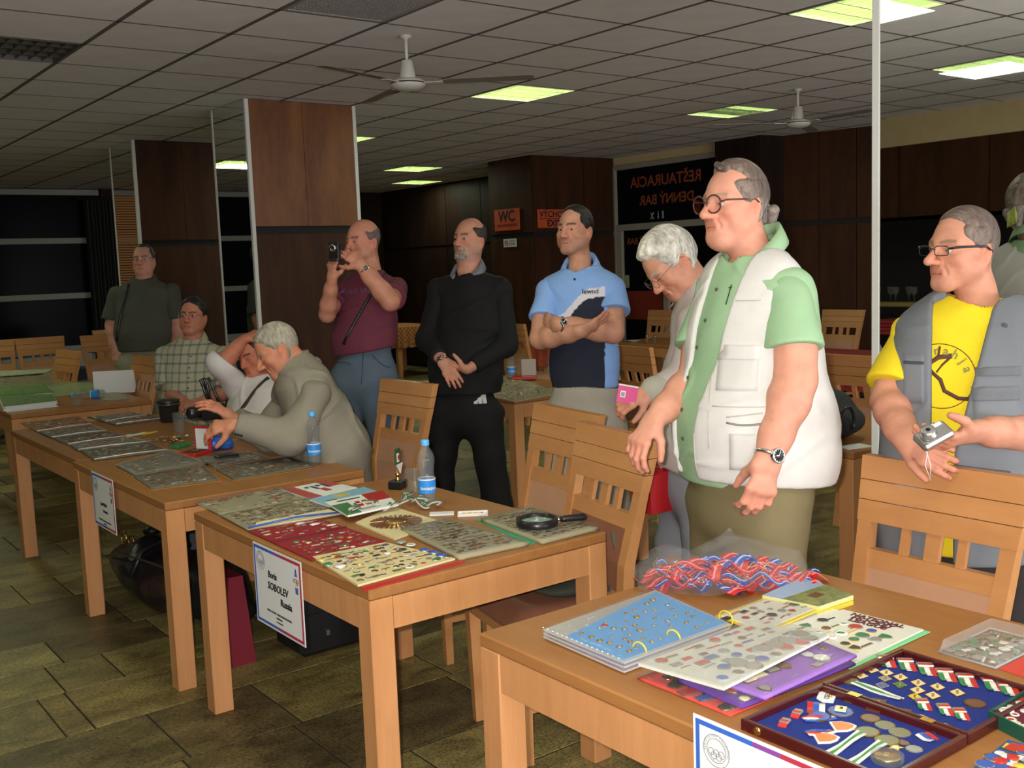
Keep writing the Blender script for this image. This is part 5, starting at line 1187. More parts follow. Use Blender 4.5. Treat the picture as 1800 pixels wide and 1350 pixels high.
def man_maroon():
    P = H_(5.9); f = dirv(-.5, -.86); L = np.cross(UZ, f); org = np.array([*P(640, 620)[:2], 0.])
    par = person('bald man in maroon T-shirt and jeans filming with a small camera', org); skin = SK*[1.0, .82, .78]
    hc = P(638, 424); hf = dirv(-.66, -.75, -.05); nb = P(652, 480, 0)
    sk, hr, _, B = make_head(hc, hf, UZ, skin, dict(type='horseshoe', col=(.12, .09, .08), thick=.0025, brow=(.1, .06, .05), mess=.3, stubble=(np.array([.22, .15, .13]), .2)), h=.0036, neck=nb, seed=9)
    shR, elR, wrR = P(597, 512, .06), P(575, 553, -.12), P(584, 492, -.26)
    shL, elL, wrL = P(695, 505, -.04), P(686, 530, -.26), P(636, 468, -.32)
    arm_skin(sk, shR, elR, wrR, skin, nrm(P(582, 445, -.30)-wrR), nrm(-RH*.6-FH*.6), 1, h=.005, curl=[.5, .6, .7, .7], thumb=.5)
    arm_skin(sk, shL, elL, wrL, skin, nrm(P(596, 428, -.32)-wrL), nrm(-FH*.8+UZ*.5), -1, h=.005, curl=[.25, .45, .5, .5], thumb=.8, spread=.1, r=(.055, .05, .042, .03))
    tor = [(P(652, 488, .01), .08, .078), (P(650, 514, 0), .16, .10), (P(646, 560, 0), .175, .13), (P(640, 600, 0), .185, .165), (P(640, 640, 0), .175, .15)]
    under(sk, tor, L, skin); sk.build('body', M_SKIN, par, org); hr.build('hair', M_HAIR, par, org); eyes(par, org, hc, B, (.1, .1, .09))
    mc = np.array([.13, .022, .042])
    sh = garment(par, org, tor, L, mc, 't_shirt', hem=(P(640, 617), nrm(-UZ+RH*.15)), neck=nb+UZ*.0, f=f, extra=[(P(650, 504, 0), P(695, 512, -.05), .064, .066), (P(650, 504, 0), P(603, 514, .05), .062, .064)],
        sleeves=[((shR, elR, .55, .072, .082), {}), ((shL, elL, .72, .074, .084), {})], seed=111, amp=.004)
    s1 = -L if (-L) @ RH > 0 else L; M_PR = mat('print_violet', (.17, .08, .15), rough=.8)
    cloth_text(par, org, sh, P(628, 512, -.1), f, s1, UZ, 'ALAVI VNL', .045, M_PR, 'lettering')
    surf_tube(par, org, sh, [P(678-9.2*k, 465+17.5*k, -.15) for k in range(9)], nrm(-FH*.9-RH*.2), .010, M_DARK, 'shoulder_strap', .001)
    watch(par, org, np.array(wrL)+nrm(elL-wrL)*.02, wrL-elL, -FH*.8+RH*.5, .031, .016)
    hips = [P(612, 672, .03), P(668, 672, -.03)]; K, A = stand(par, hips, .5, .09, L, f)
    jl = dressed_legs(par, org, hips, K, A, np.array([.075, .105, .14]), L, r=(.108, .08, .075), waist=P(640, 598), toe=f, fold=.007)
    M_JS = mat('jean_seam', (.035, .05, .075), rough=.9)
    surf_tube(par, org, jl, [P(640-.5*k, 620+9*k, -.1) for k in range(7)], -FH, .0022, M_JS, 'fly_seam'); surf_tube(par, org, jl, [P(655+5*k, 622+7*k-.5*k*k, -.1) for k in range(7)], -FH, .0025, M_JS, 'pocket_seam'); surf_tube(par, org, jl, [P(590+4*k, 640-2*k+.3*k*k, -.1) for k in range(8)], -FH, .0025, M_JS, 'pocket_seam')
    c = P(588, 443, -.34); t = thing('camera', 'small black camera with silver lens held up by the bald man', 'camera', c); ff = nrm(-RH*.35-FH*.93); M = Vector(ff).to_track_quat('Z', 'Y').to_matrix().to_4x4()
    q = MB(); q.bbox(-.03, .03, -.05, .05, -.018, .012, .005, M_BLKP, M=M); q.build('body_shell', None, t); q = MB(); q.lathe([(.022, .01), (.022, .022), (.018, .028), (.012, .026)], n=20, mt=M_CHROME, M=M @ T(0, .02, 0)); q.build('lens', None, t)
    q = MB(); q.box(-.02, .02, -.047, -.035, .012, .016, M_CHROME, M=M); q.build('trim', None, t)
man_maroon()

def man_darkpolo():
    P = H_(8.35); f = dirv(.1, -1); L = np.cross(UZ, f); org = np.array([*P(255, 600)[:2], 0.])
    par = person('stout man in dark green polo and glasses standing before the mirrored pillar', org); skin = SK*[.95, .85, .85]
    hc = P(253, 456); hf = dirv(.03, -1, -.02); nb = P(253, 492, 0)
    sk, hr, _, B = make_head(hc, hf, UZ, skin, dict(type='receding', col=(.03, .022, .02), thick=.006, brow=(.05, .03, .03), mess=.6), h=.0045, neck=nb, jaw=1.1, chinfat=.012, seed=10)
    shR, elR, wrR = P(207, 515, 0), P(197, 572, .0), P(204, 615, -.06); shL, elL, wrL = P(300, 512, 0), P(312, 570, .0), P(312, 612, -.05)
    for a, s in (((shR, elR, wrR), -1), ((shL, elL, wrL), 1)): arm_skin(sk, *a, skin, nrm(-UZ+FH*-.2), nrm(-FH*.9+s*RH*.3), s, h=.006, curl=.4, thumb=.3, r=(.06, .052, .045, .03))
    tor = [(P(253, 498, .01), .09, .085), (P(254, 516, 0), .18, .12), (P(254, 552, 0), .215, .165), (P(255, 590, 0), .225, .2), (P(255, 612, 0), .205, .17)]
    under(sk, tor, L, skin); sk.build('body', M_SKIN, par, org); hr.build('hair', M_HAIR, par, org); spectacles(par, org, hc, B, M_CHROME, 'rect', w=.024, hgt=.016, thick=.001, temple=.001); eyes(par, org, hc, B, (.1, .1, .09))
    gc = np.array([.055, .058, .04]); gs = garment(par, org, tor, L, gc, 'polo_shirt', hem=(P(255, 616), -UZ), neck=nb-UZ*.0, f=f, h=.011, extra=[(P(254, 510, 0), P(297, 520, 0), .07, .07), (P(254, 510, 0), P(211, 521, 0), .07, .07)], sleeves=[((shR, elR, .85, .08, .095), {}), ((shL, elL, .85, .08, .095), {})], seed=121)
    collar(par, org, ring(nb+UZ*.0, f, L, .076, .078, gap=.25, tilt=.03), f, gc*1.1, .032, drop=.05)
    surf_tube(par, org, gs, [P(222-1.6*k, 500+10*k, -.15) for k in range(11)], -FH, .012, M_DARK, 'shoulder_strap', .002)
    hips = [P(232, 640, 0), P(277, 640, 0)]; K, A = stand(par, hips, .5, .09, L, f)
    dressed_legs(par, org, hips, K, A, np.array([.24, .23, .15]), L, r=(.115, .085, .075), waist=P(255, 612), toe=f)
man_darkpolo()

def man_check():
    P = H_(6.95); f = dirv(-.12, -1); L = np.cross(UZ, f); org = np.array([*P(335, 730)[:2], 0.])
    par = person('seated man in a light checked shirt and glasses at the far table end', org); skin = SK*[.92, .72, .66]
    hc = P(340, 555); hf = dirv(-.12, -1, .02); nb = P(339, 598, 0)
    sk, hr, _, B = make_head(hc, hf, UZ+RH*.05, skin, dict(type='full', col=(.012, .009, .008), thick=.009, brow=(.02, .014, .01), mess=1.3), h=.0042, neck=nb, jaw=1.02, seed=12)
    shR, elR, wrR = P(289, 622, .02), P(296, 690, -.05), P(325, 708, -.30); shL, elL, wrL = P(393, 622, .0), P(398, 690, -.05), P(352, 706, -.30)
    for a, s in (((shR, elR, wrR), -1), ((shL, elL, wrL), 1)): arm_skin(sk, *a, skin, nrm(-RH*s*.6-FH*.7), nrm(UZ*.8-FH*.3), -s, h=.006, curl=.5, thumb=.3)
    tor = [(P(340, 606, .01), .08, .08), (P(340, 624, 0), .165, .11), (P(340, 660, 0), .19, .145), (P(338, 710, 0), .195, .175), (P(337, 745, .02), .18, .16)]
    under(sk, tor, L, skin); sk.build('body', M_SKIN, par, org); hr.build('hair', M_HAIR, par, org); spectacles(par, org, hc, B, M_CHROME, 'rect', w=.022, hgt=.014, thick=.001, temple=.001); eyes(par, org, hc, B, (.08, .05, .03))
    base = np.array([.42, .41, .28])
    def cf(V):
        u = (V-org) @ L; z = V[:, 2]; c = np.tile(base, (len(V), 1)); a = np.abs(((u/.052) % 1)-.5) > .38; b = np.abs(((z/.058) % 1)-.5) > .40
        c = np.where(a[:, None], c*[.62, .62, .72], c); c = np.where(b[:, None], c*[.52, .54, .70], c); return c
    sh = garment(par, org, tor, L, base, 'checked_shirt', neck=nb+UZ*.0, f=f, h=.007, colfn=cf, amp=.003, extra=[(P(340, 618, 0), P(388, 628, 0), .064, .066), (P(340, 618, 0), P(294, 628, .02), .064, .066)], sleeves=[((shR, elR, .85, .074, .09), {}), ((shL, elL, .85, .074, .09), {})], seed=131)
    collar(par, org, ring(nb+UZ*.0, f, L, .072, .074, gap=.45, tilt=.03), f, base*.95, .034, drop=.06)
    for y in (626, 645, 662, 680): button(par, org, sh, P(339, y, -.1), f, .005, M_DARK)
    hips = [np.array([*P(320, 745, .05)[:2], .52]), np.array([*P(355, 745, .05)[:2], .52])]; K = [h+f*.42+UZ*-.02 for h in hips]; A = [np.array([k[0], k[1], .09]) for k in K]
    dressed_legs(par, org, hips, K, A, np.array([.06, .06, .07]), L, r=(.09, .07, .06), waist=hips[0]*.5+hips[1]*.5+UZ*.12, toe=f)
man_check()

def man_whitejacket():
    P = H_(5.75); f = dirv(-.5, -.86); L = np.cross(UZ, f); org = np.array([*P(440, 740)[:2], 0.])
    par = person('seated man in a white jacket resting one hand on his head', org); skin = SK*[.92, .62, .52]
    hc = P(450, 624); hf = nrm(dirv(-.55, -.80)-UZ*.25); nb = P(462, 668, .02)
    sk, hr, _, B = make_head(hc, hf, UZ-RH*.25, skin, dict(type='full', col=(.03, .016, .012), thick=.008, brow=(.03, .02, .015)), h=.004, neck=nb, seed=14)
    shR, elR, wrR = P(424, 688, .05), P(392, 640, -.10), P(428, 597, -.08); shL, elL, wrL = P(510, 690, .0), P(520, 740, -.1), P(470, 745, -.3)
    arm_skin(sk, shR, elR, wrR, skin, nrm(P(462, 577, -.04)-wrR), nrm(UZ*.7-FH*.4-RH*.4), 1, h=.005, curl=[.4, .5, .5, .5], thumb=.3, start=.8)
    arm_skin(sk, shL, elL, wrL, skin, nrm(-RH-FH*.3), nrm(UZ), 1, h=.006, curl=.5)
    tor = [(P(460, 676, .01), .08, .08), (P(462, 694, 0), .155, .11), (P(462, 730, 0), .18, .14), (P(462, 780, .02), .18, .16)]
    under(sk, tor, L, skin, -.03); sk.build('body', M_SKIN, par, org); hr.build('hair', M_HAIR, par, org)
    wc = np.array([.62, .58, .56]); sh = garment(par, org, tor, L, wc, 'white_jacket', inf=.01, neck=nb-UZ*.01, f=f, h=.008, extra=[(P(462, 688, 0), P(426, 694, .05), .066, .07)], sleeves=[((shR, elR, .16, .078, .078), dict(wr=wrR, cuff=.062)), ((shL, elL, .8, .07, .06), dict(wr=wrL, cuff=.045))], seed=141, amp=.006)
    surf_tube(par, org, sh, [P(470-9*k, 665+12*k, -.1) for k in range(6)], nrm(-FH*.95-RH*.2), .012, mat('strap_brown', (.05, .03, .028), rough=.7), 'strap', -.003)
    q = MB(); d = nrm(wrR-elR); s_ = nrm(np.cross(d, UZ)); u_ = np.cross(s_, d); c = elR+(wrR-elR)*.72-org; q.tube([c+s_*.036*math.cos(a)+u_*.036*math.sin(a) for a in np.linspace(0, 6.28, 16, endpoint=False)], .003, n=5, mt=M_DARK, closed=True); q.build('bracelet', None, par)
    hips = [np.array([*P(445, 780, .15)[:2], .52]), np.array([*P(485, 780, .15)[:2], .52])]; K = [h-np.array([.40, .0, .02]) for h in hips]; A = [np.array([k[0], k[1], .09]) for k in K]
    dressed_legs(par, org, hips, K, A, np.array([.10, .10, .11]), L, r=(.09, .07, .06), waist=hips[0]*.5+hips[1]*.5+UZ*.12, toe=np.array([-1., 0, 0]))
man_whitejacket()

def man_grey():
    P = H_(4.9); f = dirv(-.93, -.36); L = np.cross(UZ, f); org = np.array([*P(560, 800)[:2], 0.])
    par = person('old man with white hair leaning forward in a beige-grey jacket at the table', org); skin = SK*[1.0, .78, .68]
    hc = P(487, 614); hf = nrm(-RH*.80-UZ*.52-FH*.30); nb = P(527, 640, .02)
    sk, hr, _, B = make_head(hc, hf, UZ-RH*.35, skin, dict(type='full', col=(.36, .32, .26), thick=.0065, brow=(.3, .25, .2), mess=.8), h=.0034, neck=nb, jaw=1.05, chinfat=.006, nose=1.08, seed=15)
    shN, elN, wrN = P(552, 690, -.14), P(512, 772, -.20), P(412, 745, -.26); shF, elF, wrF = P(500, 700, .14), P(470, 770, .05), P(405, 733, -.06)
    arm_skin(sk, shN, elN, wrN, skin, nrm(P(370, 752, -.27)-wrN), nrm(UZ*.75-FH*.6), -1, h=.0048, curl=[.5, .6, .7, .8], thumb=.2, spread=.05, size=1.08)
    arm_skin(sk, shF, elF, wrF, skin, nrm(P(375, 712, -.08)-wrF), nrm(UZ*.9-FH*.3), 1, h=.0048, curl=.35, thumb=.2)
    tor = [(P(528, 650, .01), .085, .085), (P(535, 680, 0), .16, .12), (P(560, 735, 0), .185, .145), (P(585, 790, .02), .20, .165), (P(590, 830, .04), .19, .165)]
    under(sk, tor, L, skin, -.03); sk.build('body', M_SKIN, par, org); hr.build('hair', M_HAIR, par, org); eyes(par, org, hc, B, (.1, .1, .1))
    gc = np.array([.225, .20, .155]); j = garment(par, org, tor, L, gc, 'jacket', inf=.015, neck=None, f=f, h=.009, extra=[(P(530, 660, 0), P(550, 688, -.12), .072, .078), (P(525, 660, 0), P(505, 692, .12), .07, .075)],
        sleeves=[((shN, elN, .97, .085, .072), dict(wr=wrN, cuff=.056)), ((shF, elF, .9, .08, .07), dict(wr=wrF, cuff=.055))], seed=151, amp=.0075)
    collar(par, org, ring(nb-UZ*.035-f*.004, f, L, .070, .072, gap=.95, tilt=.05), f, gc*.95, .012, drop=.06)
    for k in range(3):
        p = wrN+(elN-wrN)*(.06+.05*k)-UZ*.035-FH*.045; q = MB(); q.lathe([(.006, 0), (.006, .003)], n=8, mt=M_BLKP, M=T(*(p-org)) @ Vector(-FH).to_track_quat('Z', 'Y').to_matrix().to_4x4()); q.build('button', None, par)
    hips = [np.array([*P(575, 830, .12)[:2], .52]), np.array([*P(610, 830, -.08)[:2], .52])]; K = [h-np.array([.34, .02, .02]) for h in hips]; A = [np.array([k[0]+.22, k[1]+.05, .09]) for k in K]
    dressed_legs(par, org, hips, K, A, np.array([.12, .11, .09]), L, r=(.10, .08, .07), waist=hips[0]*.5+hips[1]*.5+UZ*.12, toe=np.array([-1., 0, 0]))
man_grey()
# ================================================================ THINGS ON THE TABLES
M_FILM = mat('clear_film', (.30, .30, .29), rough=.06, alpha=.10, spec=1., bump=.6, bscale=14)
M_FILM2 = mat('milky_film', (.55, .55, .52), rough=.2, alpha=.16, spec=.9, bump=.5, bscale=14)
M_PET = mat('clear_bottle', (.30, .33, .33), rough=.04, alpha=.22, spec=1.)
M_GLASS = mat('drinking_glass', (.25, .26, .25), rough=.03, alpha=.15, spec=1.)
M_GOLD = mat('gold', (.75, .50, .16), rough=.25, metal=1.); M_BRONZE = mat('bronze', (.22, .14, .06), rough=.35, metal=.8); M_SILV2 = mat('silver', (.55, .54, .50), rough=.3, metal=.9)
E_ = {'red': (.48, .03, .02), 'blue': (.03, .10, .42), 'white': (.70, .68, .62), 'green': (.03, .20, .06), 'black': (.02, .02, .022), 'cream': (.72, .62, .34), 'brown': (.16, .07, .035), 'grey': (.28, .28, .26), 'teal': (.05, .35, .36), 'yellow': (.70, .52, .05), 'orange': (.6, .16, .03), 'olive': (.17, .15, .08)}
EN = {k: mat('enamel_'+k, c, rough=.25) for k, c in E_.items()}
FELT = lambda n, c: mat('felt_'+n, c, rough=.95, bump=.25, bscale=400, var=.05, vscale=30)
F_RED = FELT('red', (.27, .010, .018)); F_CREAM = FELT('cream', (.66, .55, .30)); F_BLUE = FELT('blue', (.008, .022, .19)); F_SKY = FELT('sky', (.13, .36, .72)); F_OLIVE = FELT('olive', (.34, .30, .18)); F_DOL = FELT('dark_olive', (.15, .135, .085)); F_VIOL = FELT('violet', (.30, .14, .50)); F_DVIOL = FELT('deep_violet', (.13, .045, .30)); F_CORAL = FELT('coral', (.62, .07, .05)); F_GREY = FELT('grey', (.58, .57, .50)); F_MAR = FELT('maroon', (.12, .012, .03)); F_OCHRE = FELT('ochre', (.36, .18, .06))
_bm = {}
def badge_mesh(shape, metal, en):
    k = (shape, metal.name, en)
    if k in _bm: return _bm[k]
    q = MB(); e = EN[en]
    if shape == 'round': q.lathe([(1, 0), (1, .14), (.88, .2)], n=12, mt=metal, cap=False, smooth=False); q.lathe([(.88, .17), (.86, .19)], n=12, mt=e, smooth=False)
    elif shape == 'dome': q.lathe([(1, 0), (.92, .14), (.6, .26), (.01, .30)], n=12, mt=e, cap=False); q.lathe([(1.06, 0), (1.06, .08), (.98, .1)], n=12, mt=metal, cap=False)
    elif shape == 'rect': q.box(-1, 1, -.62, .62, 0, .16, metal); q.box(-.85, .85, -.48, .48, .16, .2, e)
    elif shape == 'bar': q.box(-1.3, 1.3, -.28, .28, 0, .16, metal); q.box(-1.2, 1.2, -.18, .18, .16, .2, e)
    elif shape == 'shield':
        p = [(-.8, .8), (.8, .8), (.8, -.1), (.45, -.7), (0, -1), (-.45, -.7), (-.8, -.1)]; q.poly([(a, b, 0) for a, b in p[::-1]], .15, metal); q.poly([(a*.8, b*.8, .15) for a, b in p[::-1]], .05, e)
    elif shape == 'star':
        p = [((1 if i % 2 == 0 else .5)*math.cos(i*math.pi/5+.3), (1 if i % 2 == 0 else .5)*math.sin(i*math.pi/5+.3)) for i in range(10)]; q.poly([(a, b, 0) for a, b in p], .15, metal); q.lathe([(.4, .15), (.38, .22)], n=8, mt=e, smooth=False)
    elif shape == 'diamond':
        p = [(-1, 0), (0, -.75), (1, 0), (0, .75)]; q.poly([(a, b, 0) for a, b in p], .12, metal); q.poly([(a*.85, b*.82, .12) for a, b in p], .06, e)
        for i in range(3): q.lathe([(.16, .18), (.12, .24)], c=(-.3+.3*i, 0, 0), n=6, mt=M_GOLD)
    elif shape == 'clasp': q.lathe([(1, 0), (1, .2), (.5, .26), (.4, .55), (.1, .6)], n=10, mt=metal); q.box(-1.25, -.6, -.25, .25, .1, .3, metal); q.box(.6, 1.25, -.25, .25, .1, .3, metal)
    elif shape == 'ring': q.lathe([(1, 0), (1, .15), (.7, .2), (.55, .12)], n=14, mt=EN['white'], cap=False); q.lathe([(.55, .10), (.5, .12)], n=10, mt=e)
    _bm[k] = q.mesh('badge'); return _bm[k]
SHAPES = ('round', 'round', 'rect', 'shield', 'bar', 'dome', 'star', 'rect')
def bil(Q, u, v): a, b, c, d = Q; return a*(1-u)*(1-v)+b*u*(1-v)+c*u*v+d*(1-u)*v     # a-b one side, d-c the other
def quad(z, *px): return [pz(x, y, z) for x, y in px]
def slab(parent, org, Q, z0, z1, m, name, n=1, wavy=0., seed=0):
    q = MB(); Q = [np.array([*p[:2], 0]) for p in Q]
    nn = 10 if wavy else 1; r = noise3(seed+1, 22, wavy); vs = []; vb = []
    for i in range(nn+1):
        for j in range(nn+1):
            p = bil(Q, i/nn, j/nn); e = float(r(p[0], p[1], 0.)) if wavy else 0.; e = abs(e); vs.append((p[0]-org[0], p[1]-org[1], z1-org[2]+e)); vb.append((p[0]-org[0], p[1]-org[1], z0-org[2]+e*.6))
    W_ = nn+1; fs = [(i*W_+j, (i+1)*W_+j, (i+1)*W_+j+1, i*W_+j+1) for i in range(nn) for j in range(nn)]; N = len(vs)
    bd = [i*W_ for i in range(W_)]+[nn*W_+j for j in range(1, W_)]+[i*W_+nn for i in range(nn-1, -1, -1)]+[j for j in range(nn-1, 0, -1)]
    area = sum(vs[a][0]*vs[b][1]-vs[b][0]*vs[a][1] for a, b in zip(bd, bd[1:]+bd[:1]))
    if area < 0: fs = [f[::-1] for f in fs]; bd = bd[::-1]
    q.add(vs+vb, fs+[tuple(N+i for i in f[::-1]) for f in fs]+[(N+a, N+b, b, a) for a, b in zip(bd, bd[1:]+bd[:1])], m, wavy > 0); return q.build(name, None, parent)
def scatter(parent, org, Q, z, nu, nv, size, metals, ens, shapes=SHAPES, jit=.25, skip=.08, margin=.06, stuff=False, name='badge', rot=None, seed=0, fmt=None):
    rnd = random.Random(seed*7+3); mb = MB(); ang0 = math.atan2((Q[1]-Q[0])[1], (Q[1]-Q[0])[0])
    for i in range(nu):
        for j in range(nv):
            if rnd.random() < skip: continue
            u = margin+(1-2*margin)*(i+.5+rnd.uniform(-jit, jit))/nu; v = margin+(1-2*margin)*(j+.5+rnd.uniform(-jit, jit))/nv
            p = bil(Q, u, v); s = size*rnd.uniform(.65, 1.25); sh = rnd.choice(shapes); mt = rnd.choice(metals); en = rnd.choice(ens); a = ang0+(rnd.uniform(-.4, .4) if rot is None else rot+rnd.uniform(-.12, .12))
            if fmt: s, sh, en = fmt(i, j, s, sh, en)
            me = badge_mesh(sh, mt, en)
            if stuff:
                M = T(p[0]-org[0], p[1]-org[1], z-org[2]) @ RZ(a) @ Matrix.Diagonal((s, s, s, 1)); o0 = len(mb.v)
                mb.v += [tuple(M @ v_.co) for v_ in me.vertices]
                for pl in me.polygons: mb.f.append(tuple(o0+k for k in pl.vertices)); mb.mi.append(mb.m(me.materials[pl.material_index])); mb.sm.append(False)
            else:
                o = link(name, me, parent, (p[0]-org[0], p[1]-org[1], z-org[2]), a); o.scale = (s, s, s)
    if stuff and mb.v: o = mb.build('badges', None, parent); o['kind'] = 'stuff'
ME = (M_GOLD, M_SILV2, M_BRONZE)
def page(label, cat, px, z, m, grp=None, film=None, nu=0, nv=0, size=.011, ens=('brown', 'olive', 'grey', 'cream', 'red'), stuff=True, thick=.004, skip=.1, seed=1, name='badge_page', wavy=.0, **kw):
    Q = quad(z, *px); c = np.mean(Q, 0); org = np.array([c[0], c[1], z-thick]); t = thing(name, label, cat, org, 0, grp)
    slab(t, org, Q, z-thick, z, m, 'page', wavy=wavy, seed=seed)
    if nu: scatter(t, org, Q, z+(.001 if wavy else 0), nu, nv, size, kw.pop('metals', ME), ens, stuff=stuff, skip=skip, seed=seed, **kw)
    if film: slab(t, org, [c+(p-c)*1.03 for p in Q], z+.0055, z+.0065, film, 'plastic_cover', wavy=.004, seed=seed+5)
    return t, Q, org
zt = TZ+.006
# ---- table with the red and cream felt
G2 = 'badge pages on the table with the magnifying glass'
page('plastic-covered badge page at the far corner beside the striped booklets', 'badge page', [(344, 884), (493, 857), (544, 875), (387, 905)], zt, F_OLIVE, G2, M_FILM, 15, 10, .0105, ('brown', 'olive', 'black', 'cream', 'red', 'brown'), seed=1, wavy=.002)
t, Q, org = page('plastic-covered badge page with blue edge next to the red felt', 'badge page', [(387, 905), (544, 875), (603, 903), (436, 931)], zt+.003, F_OLIVE, G2, M_FILM, 15, 9, .0105, ('brown', 'olive', 'black', 'cream', 'brown'), seed=2, wavy=.002)
q = MB(); a, b = Q[3]-org, Q[2]-org; q.tube([a+UZ*.006, a*.5+b*.5+UZ*.016, b+UZ*.006], .0035, n=6, mt=EN['blue']); q.build('blue_edge', None, t)
q = MB(); q.hexa([a+(b-a)*.06+UZ*0, a+(b-a)*.98+UZ*0, a+(b-a)*.9+(Q[1]-Q[2])*.15+UZ*.009, a+(b-a)*.12+(Q[1]-Q[2])*.10+UZ*.009], [a+(b-a)*.06+UZ*.003, a+(b-a)*.98+UZ*.003, a+(b-a)*.9+(Q[1]-Q[2])*.15+UZ*.012, a+(b-a)*.12+(Q[1]-Q[2])*.10+UZ*.012], F_CREAM); q.build('page_fold', None, t)
t, Q, org = page('dark red felt page pinned with small metal badges', 'badge page', [(437, 933), (560, 911), (679, 951), (547, 984)], zt, F_RED, G2, None, 0, 0)
scatter(t, org, [Q[0], Q[1], bil(Q, 1, .42), bil(Q, 0, .42)], zt, 8, 5, .0105, (M_GOLD, M_SILV2), ('grey', 'brown', 'white', 'cream'), ('bar', 'star', 'bar', 'rect', 'round'), skip=.22, seed=3)
scatter(t, org, [bil(Q, 0, .47), bil(Q, 1, .47), Q[2], Q[3]], zt, 9, 6, .0105, (M_GOLD, M_SILV2, M_BRONZE), ('red', 'brown', 'green', 'white', 'olive', 'orange'), skip=.10, seed=4)
q = MB(); a, b = bil(Q, 0, .44)-org, bil(Q, 1, .44)-org; q.tube([a+UZ*.004, b+UZ*.004], (.0018), n=5, mt=F_MAR); q.build('fold', None, t)
for u, v in ((.68, .06), (.80, .16), (.93, .28)):
    p = bil(Q, u, v)-org; o = link('badge', badge_mesh('dome', M_SILV2, 'white'), t, (p[0], p[1], .004), 0); o.scale = (.019, .012, .012)
t, Q, org = page('cream felt page crowded with round club badges at the table corner', 'badge page', [(549, 978), (677, 953), (800, 981), (629, 1028)], zt+.001, F_CREAM, G2, None, 0, 0, thick=.006)
scatter(t, org, Q, zt+.001, 13, 9, .0105, (M_GOLD, M_SILV2, M_BRONZE), ('olive', 'brown', 'grey', 'green', 'black', 'cream', 'white', 'blue', 'red'), skip=.12, seed=5, margin=.05)
for (x, y, s, sh, e) in ((598, 995, .019, 'dome', 'white'), (565, 984, .014, 'dome', 'yellow'), (576, 991, .015, 'dome', 'green'), (720, 995, .014, 'ring', 'black'), (746, 966, .016, 'dome', 'blue'), (762, 970, .016, 'dome', 'blue'), (776, 975, .017, 'dome', 'blue'), (722, 957, .015, 'ring', 'teal'), (705, 952, .017, 'dome', 'grey'), (786, 978, .012, 'round', 'brown')):
    p = pz(x, y, zt+.003)-org; o = link('badge', badge_mesh(sh, M_SILV2, e), t, (p[0], p[1], p[2]-.0015), 0); o.scale = (s, s, s)
t2, _, _ = page('thin red folder sheet sticking out under the cream badge page', 'folder', [(634, 1032), (812, 984), (818, 987), (640, 1039)], TZ+.003, mat('folder_red', (.5, .02, .02), rough=.4), thick=.002, name='folder')
# magazines with printed covers
def booklet(label, px, z, parts):
    Q = quad(z, *px); c = np.mean(Q, 0); org = np.array([c[0], c[1], z-.008]); t = thing('magazine', label, 'magazine', org, 0, 'magazines beside the badge pages'); slab(t, org, Q, z-.007, z, M_WHT, 'pages')
    for i, (u0, u1, v0, v1, m) in enumerate(parts):
        slab(t, org, [bil(Q, u0, v0), bil(Q, u1, v0), bil(Q, u1, v1), bil(Q, u0, v1)], z, z+.0006+.0002*i, EN[m] if isinstance(m, str) else m, 'cover_print')
    return t, Q, org
M_LB = mat('cover_light_blue', (.22, .45, .62), rough=.4); M_PHO = mat('cover_photo', (.25, .18, .10), rough=.4, var=.5, vscale=40)
t, Q, org = booklet('white and red folded brochure lying farthest, beside the blue one', [(496, 860), (573, 845), (628, 857), (546, 877)], TZ+.012, [(0, .25, 0, 1, 'red'), (.75, 1, 0, .5, 'red')]+[(.35+.12*i, .42+.12*i, .2, .3+.2*(i % 2), 'black') for i in range(4)]+[(.5, .62, .5, .75, 'red')])
t, Q, org = booklet('light blue brochure with a yellow strip between two white ones', [(544, 878), (640, 856), (676, 868), (578, 889)], TZ+.020, [(0, 1, 0, 1, M_LB), (.35, .6, .15, .4, 'yellow'), (.1, .3, .5, .65, 'black'), (.5, .9, .62, .7, 'white')])
t, Q, org = booklet('white brochure with green and red corners nearest the cords', [(571, 882), (672, 862), (700, 886), (611, 906)], TZ+.028, [(0, .28, .3, 1, 'green'), (.62, 1, 0, .55, 'red'), (.15, .55, .12, .17, 'black')]+[(.38+.13*(i % 3), .46+.13*(i % 3), .35+.2*(i//3), .47+.2*(i//3), 'red') for i in range(6)]+[(.3, .6, .82, .84, 'grey'), (.3, .7, .88, .90, 'grey')])
# sunburst plate
c = pz(696, 917, zt+.004); t, Q, org = page('small cream felt square under the brass sunburst plate', 'felt', [(625, 918), (690, 890), (778, 917), (693, 947)], zt+.001, F_CREAM, thick=.006, name='felt_square')
t = thing('brass_plate', 'round brass sunburst plate with brown enamel rays', 'plate', (c[0], c[1], zt+.0015)); q = MB(); q.lathe([(.062, 0), (.064, .002), (.036, .0035), (.036, .006), (.033, .008), (.030, .006), (0, .006)], n=40, mt=M_GOLD); q.build('plate', None, t)
for k in range(30):
    a = k*2*math.pi/30; q = MB(); q.hexa([(.04, -.0022, .003), (.088, -.0045, .001), (.088, .0045, .001), (.04, .0022, .003)], [(.04, -.0018, .007), (.088, -.004, .005), (.088, .004, .005), (.04, .0018, .007)], EN['brown'] if k % 6 else M_GOLD)
    q.build('ray', None, t, rz=a)
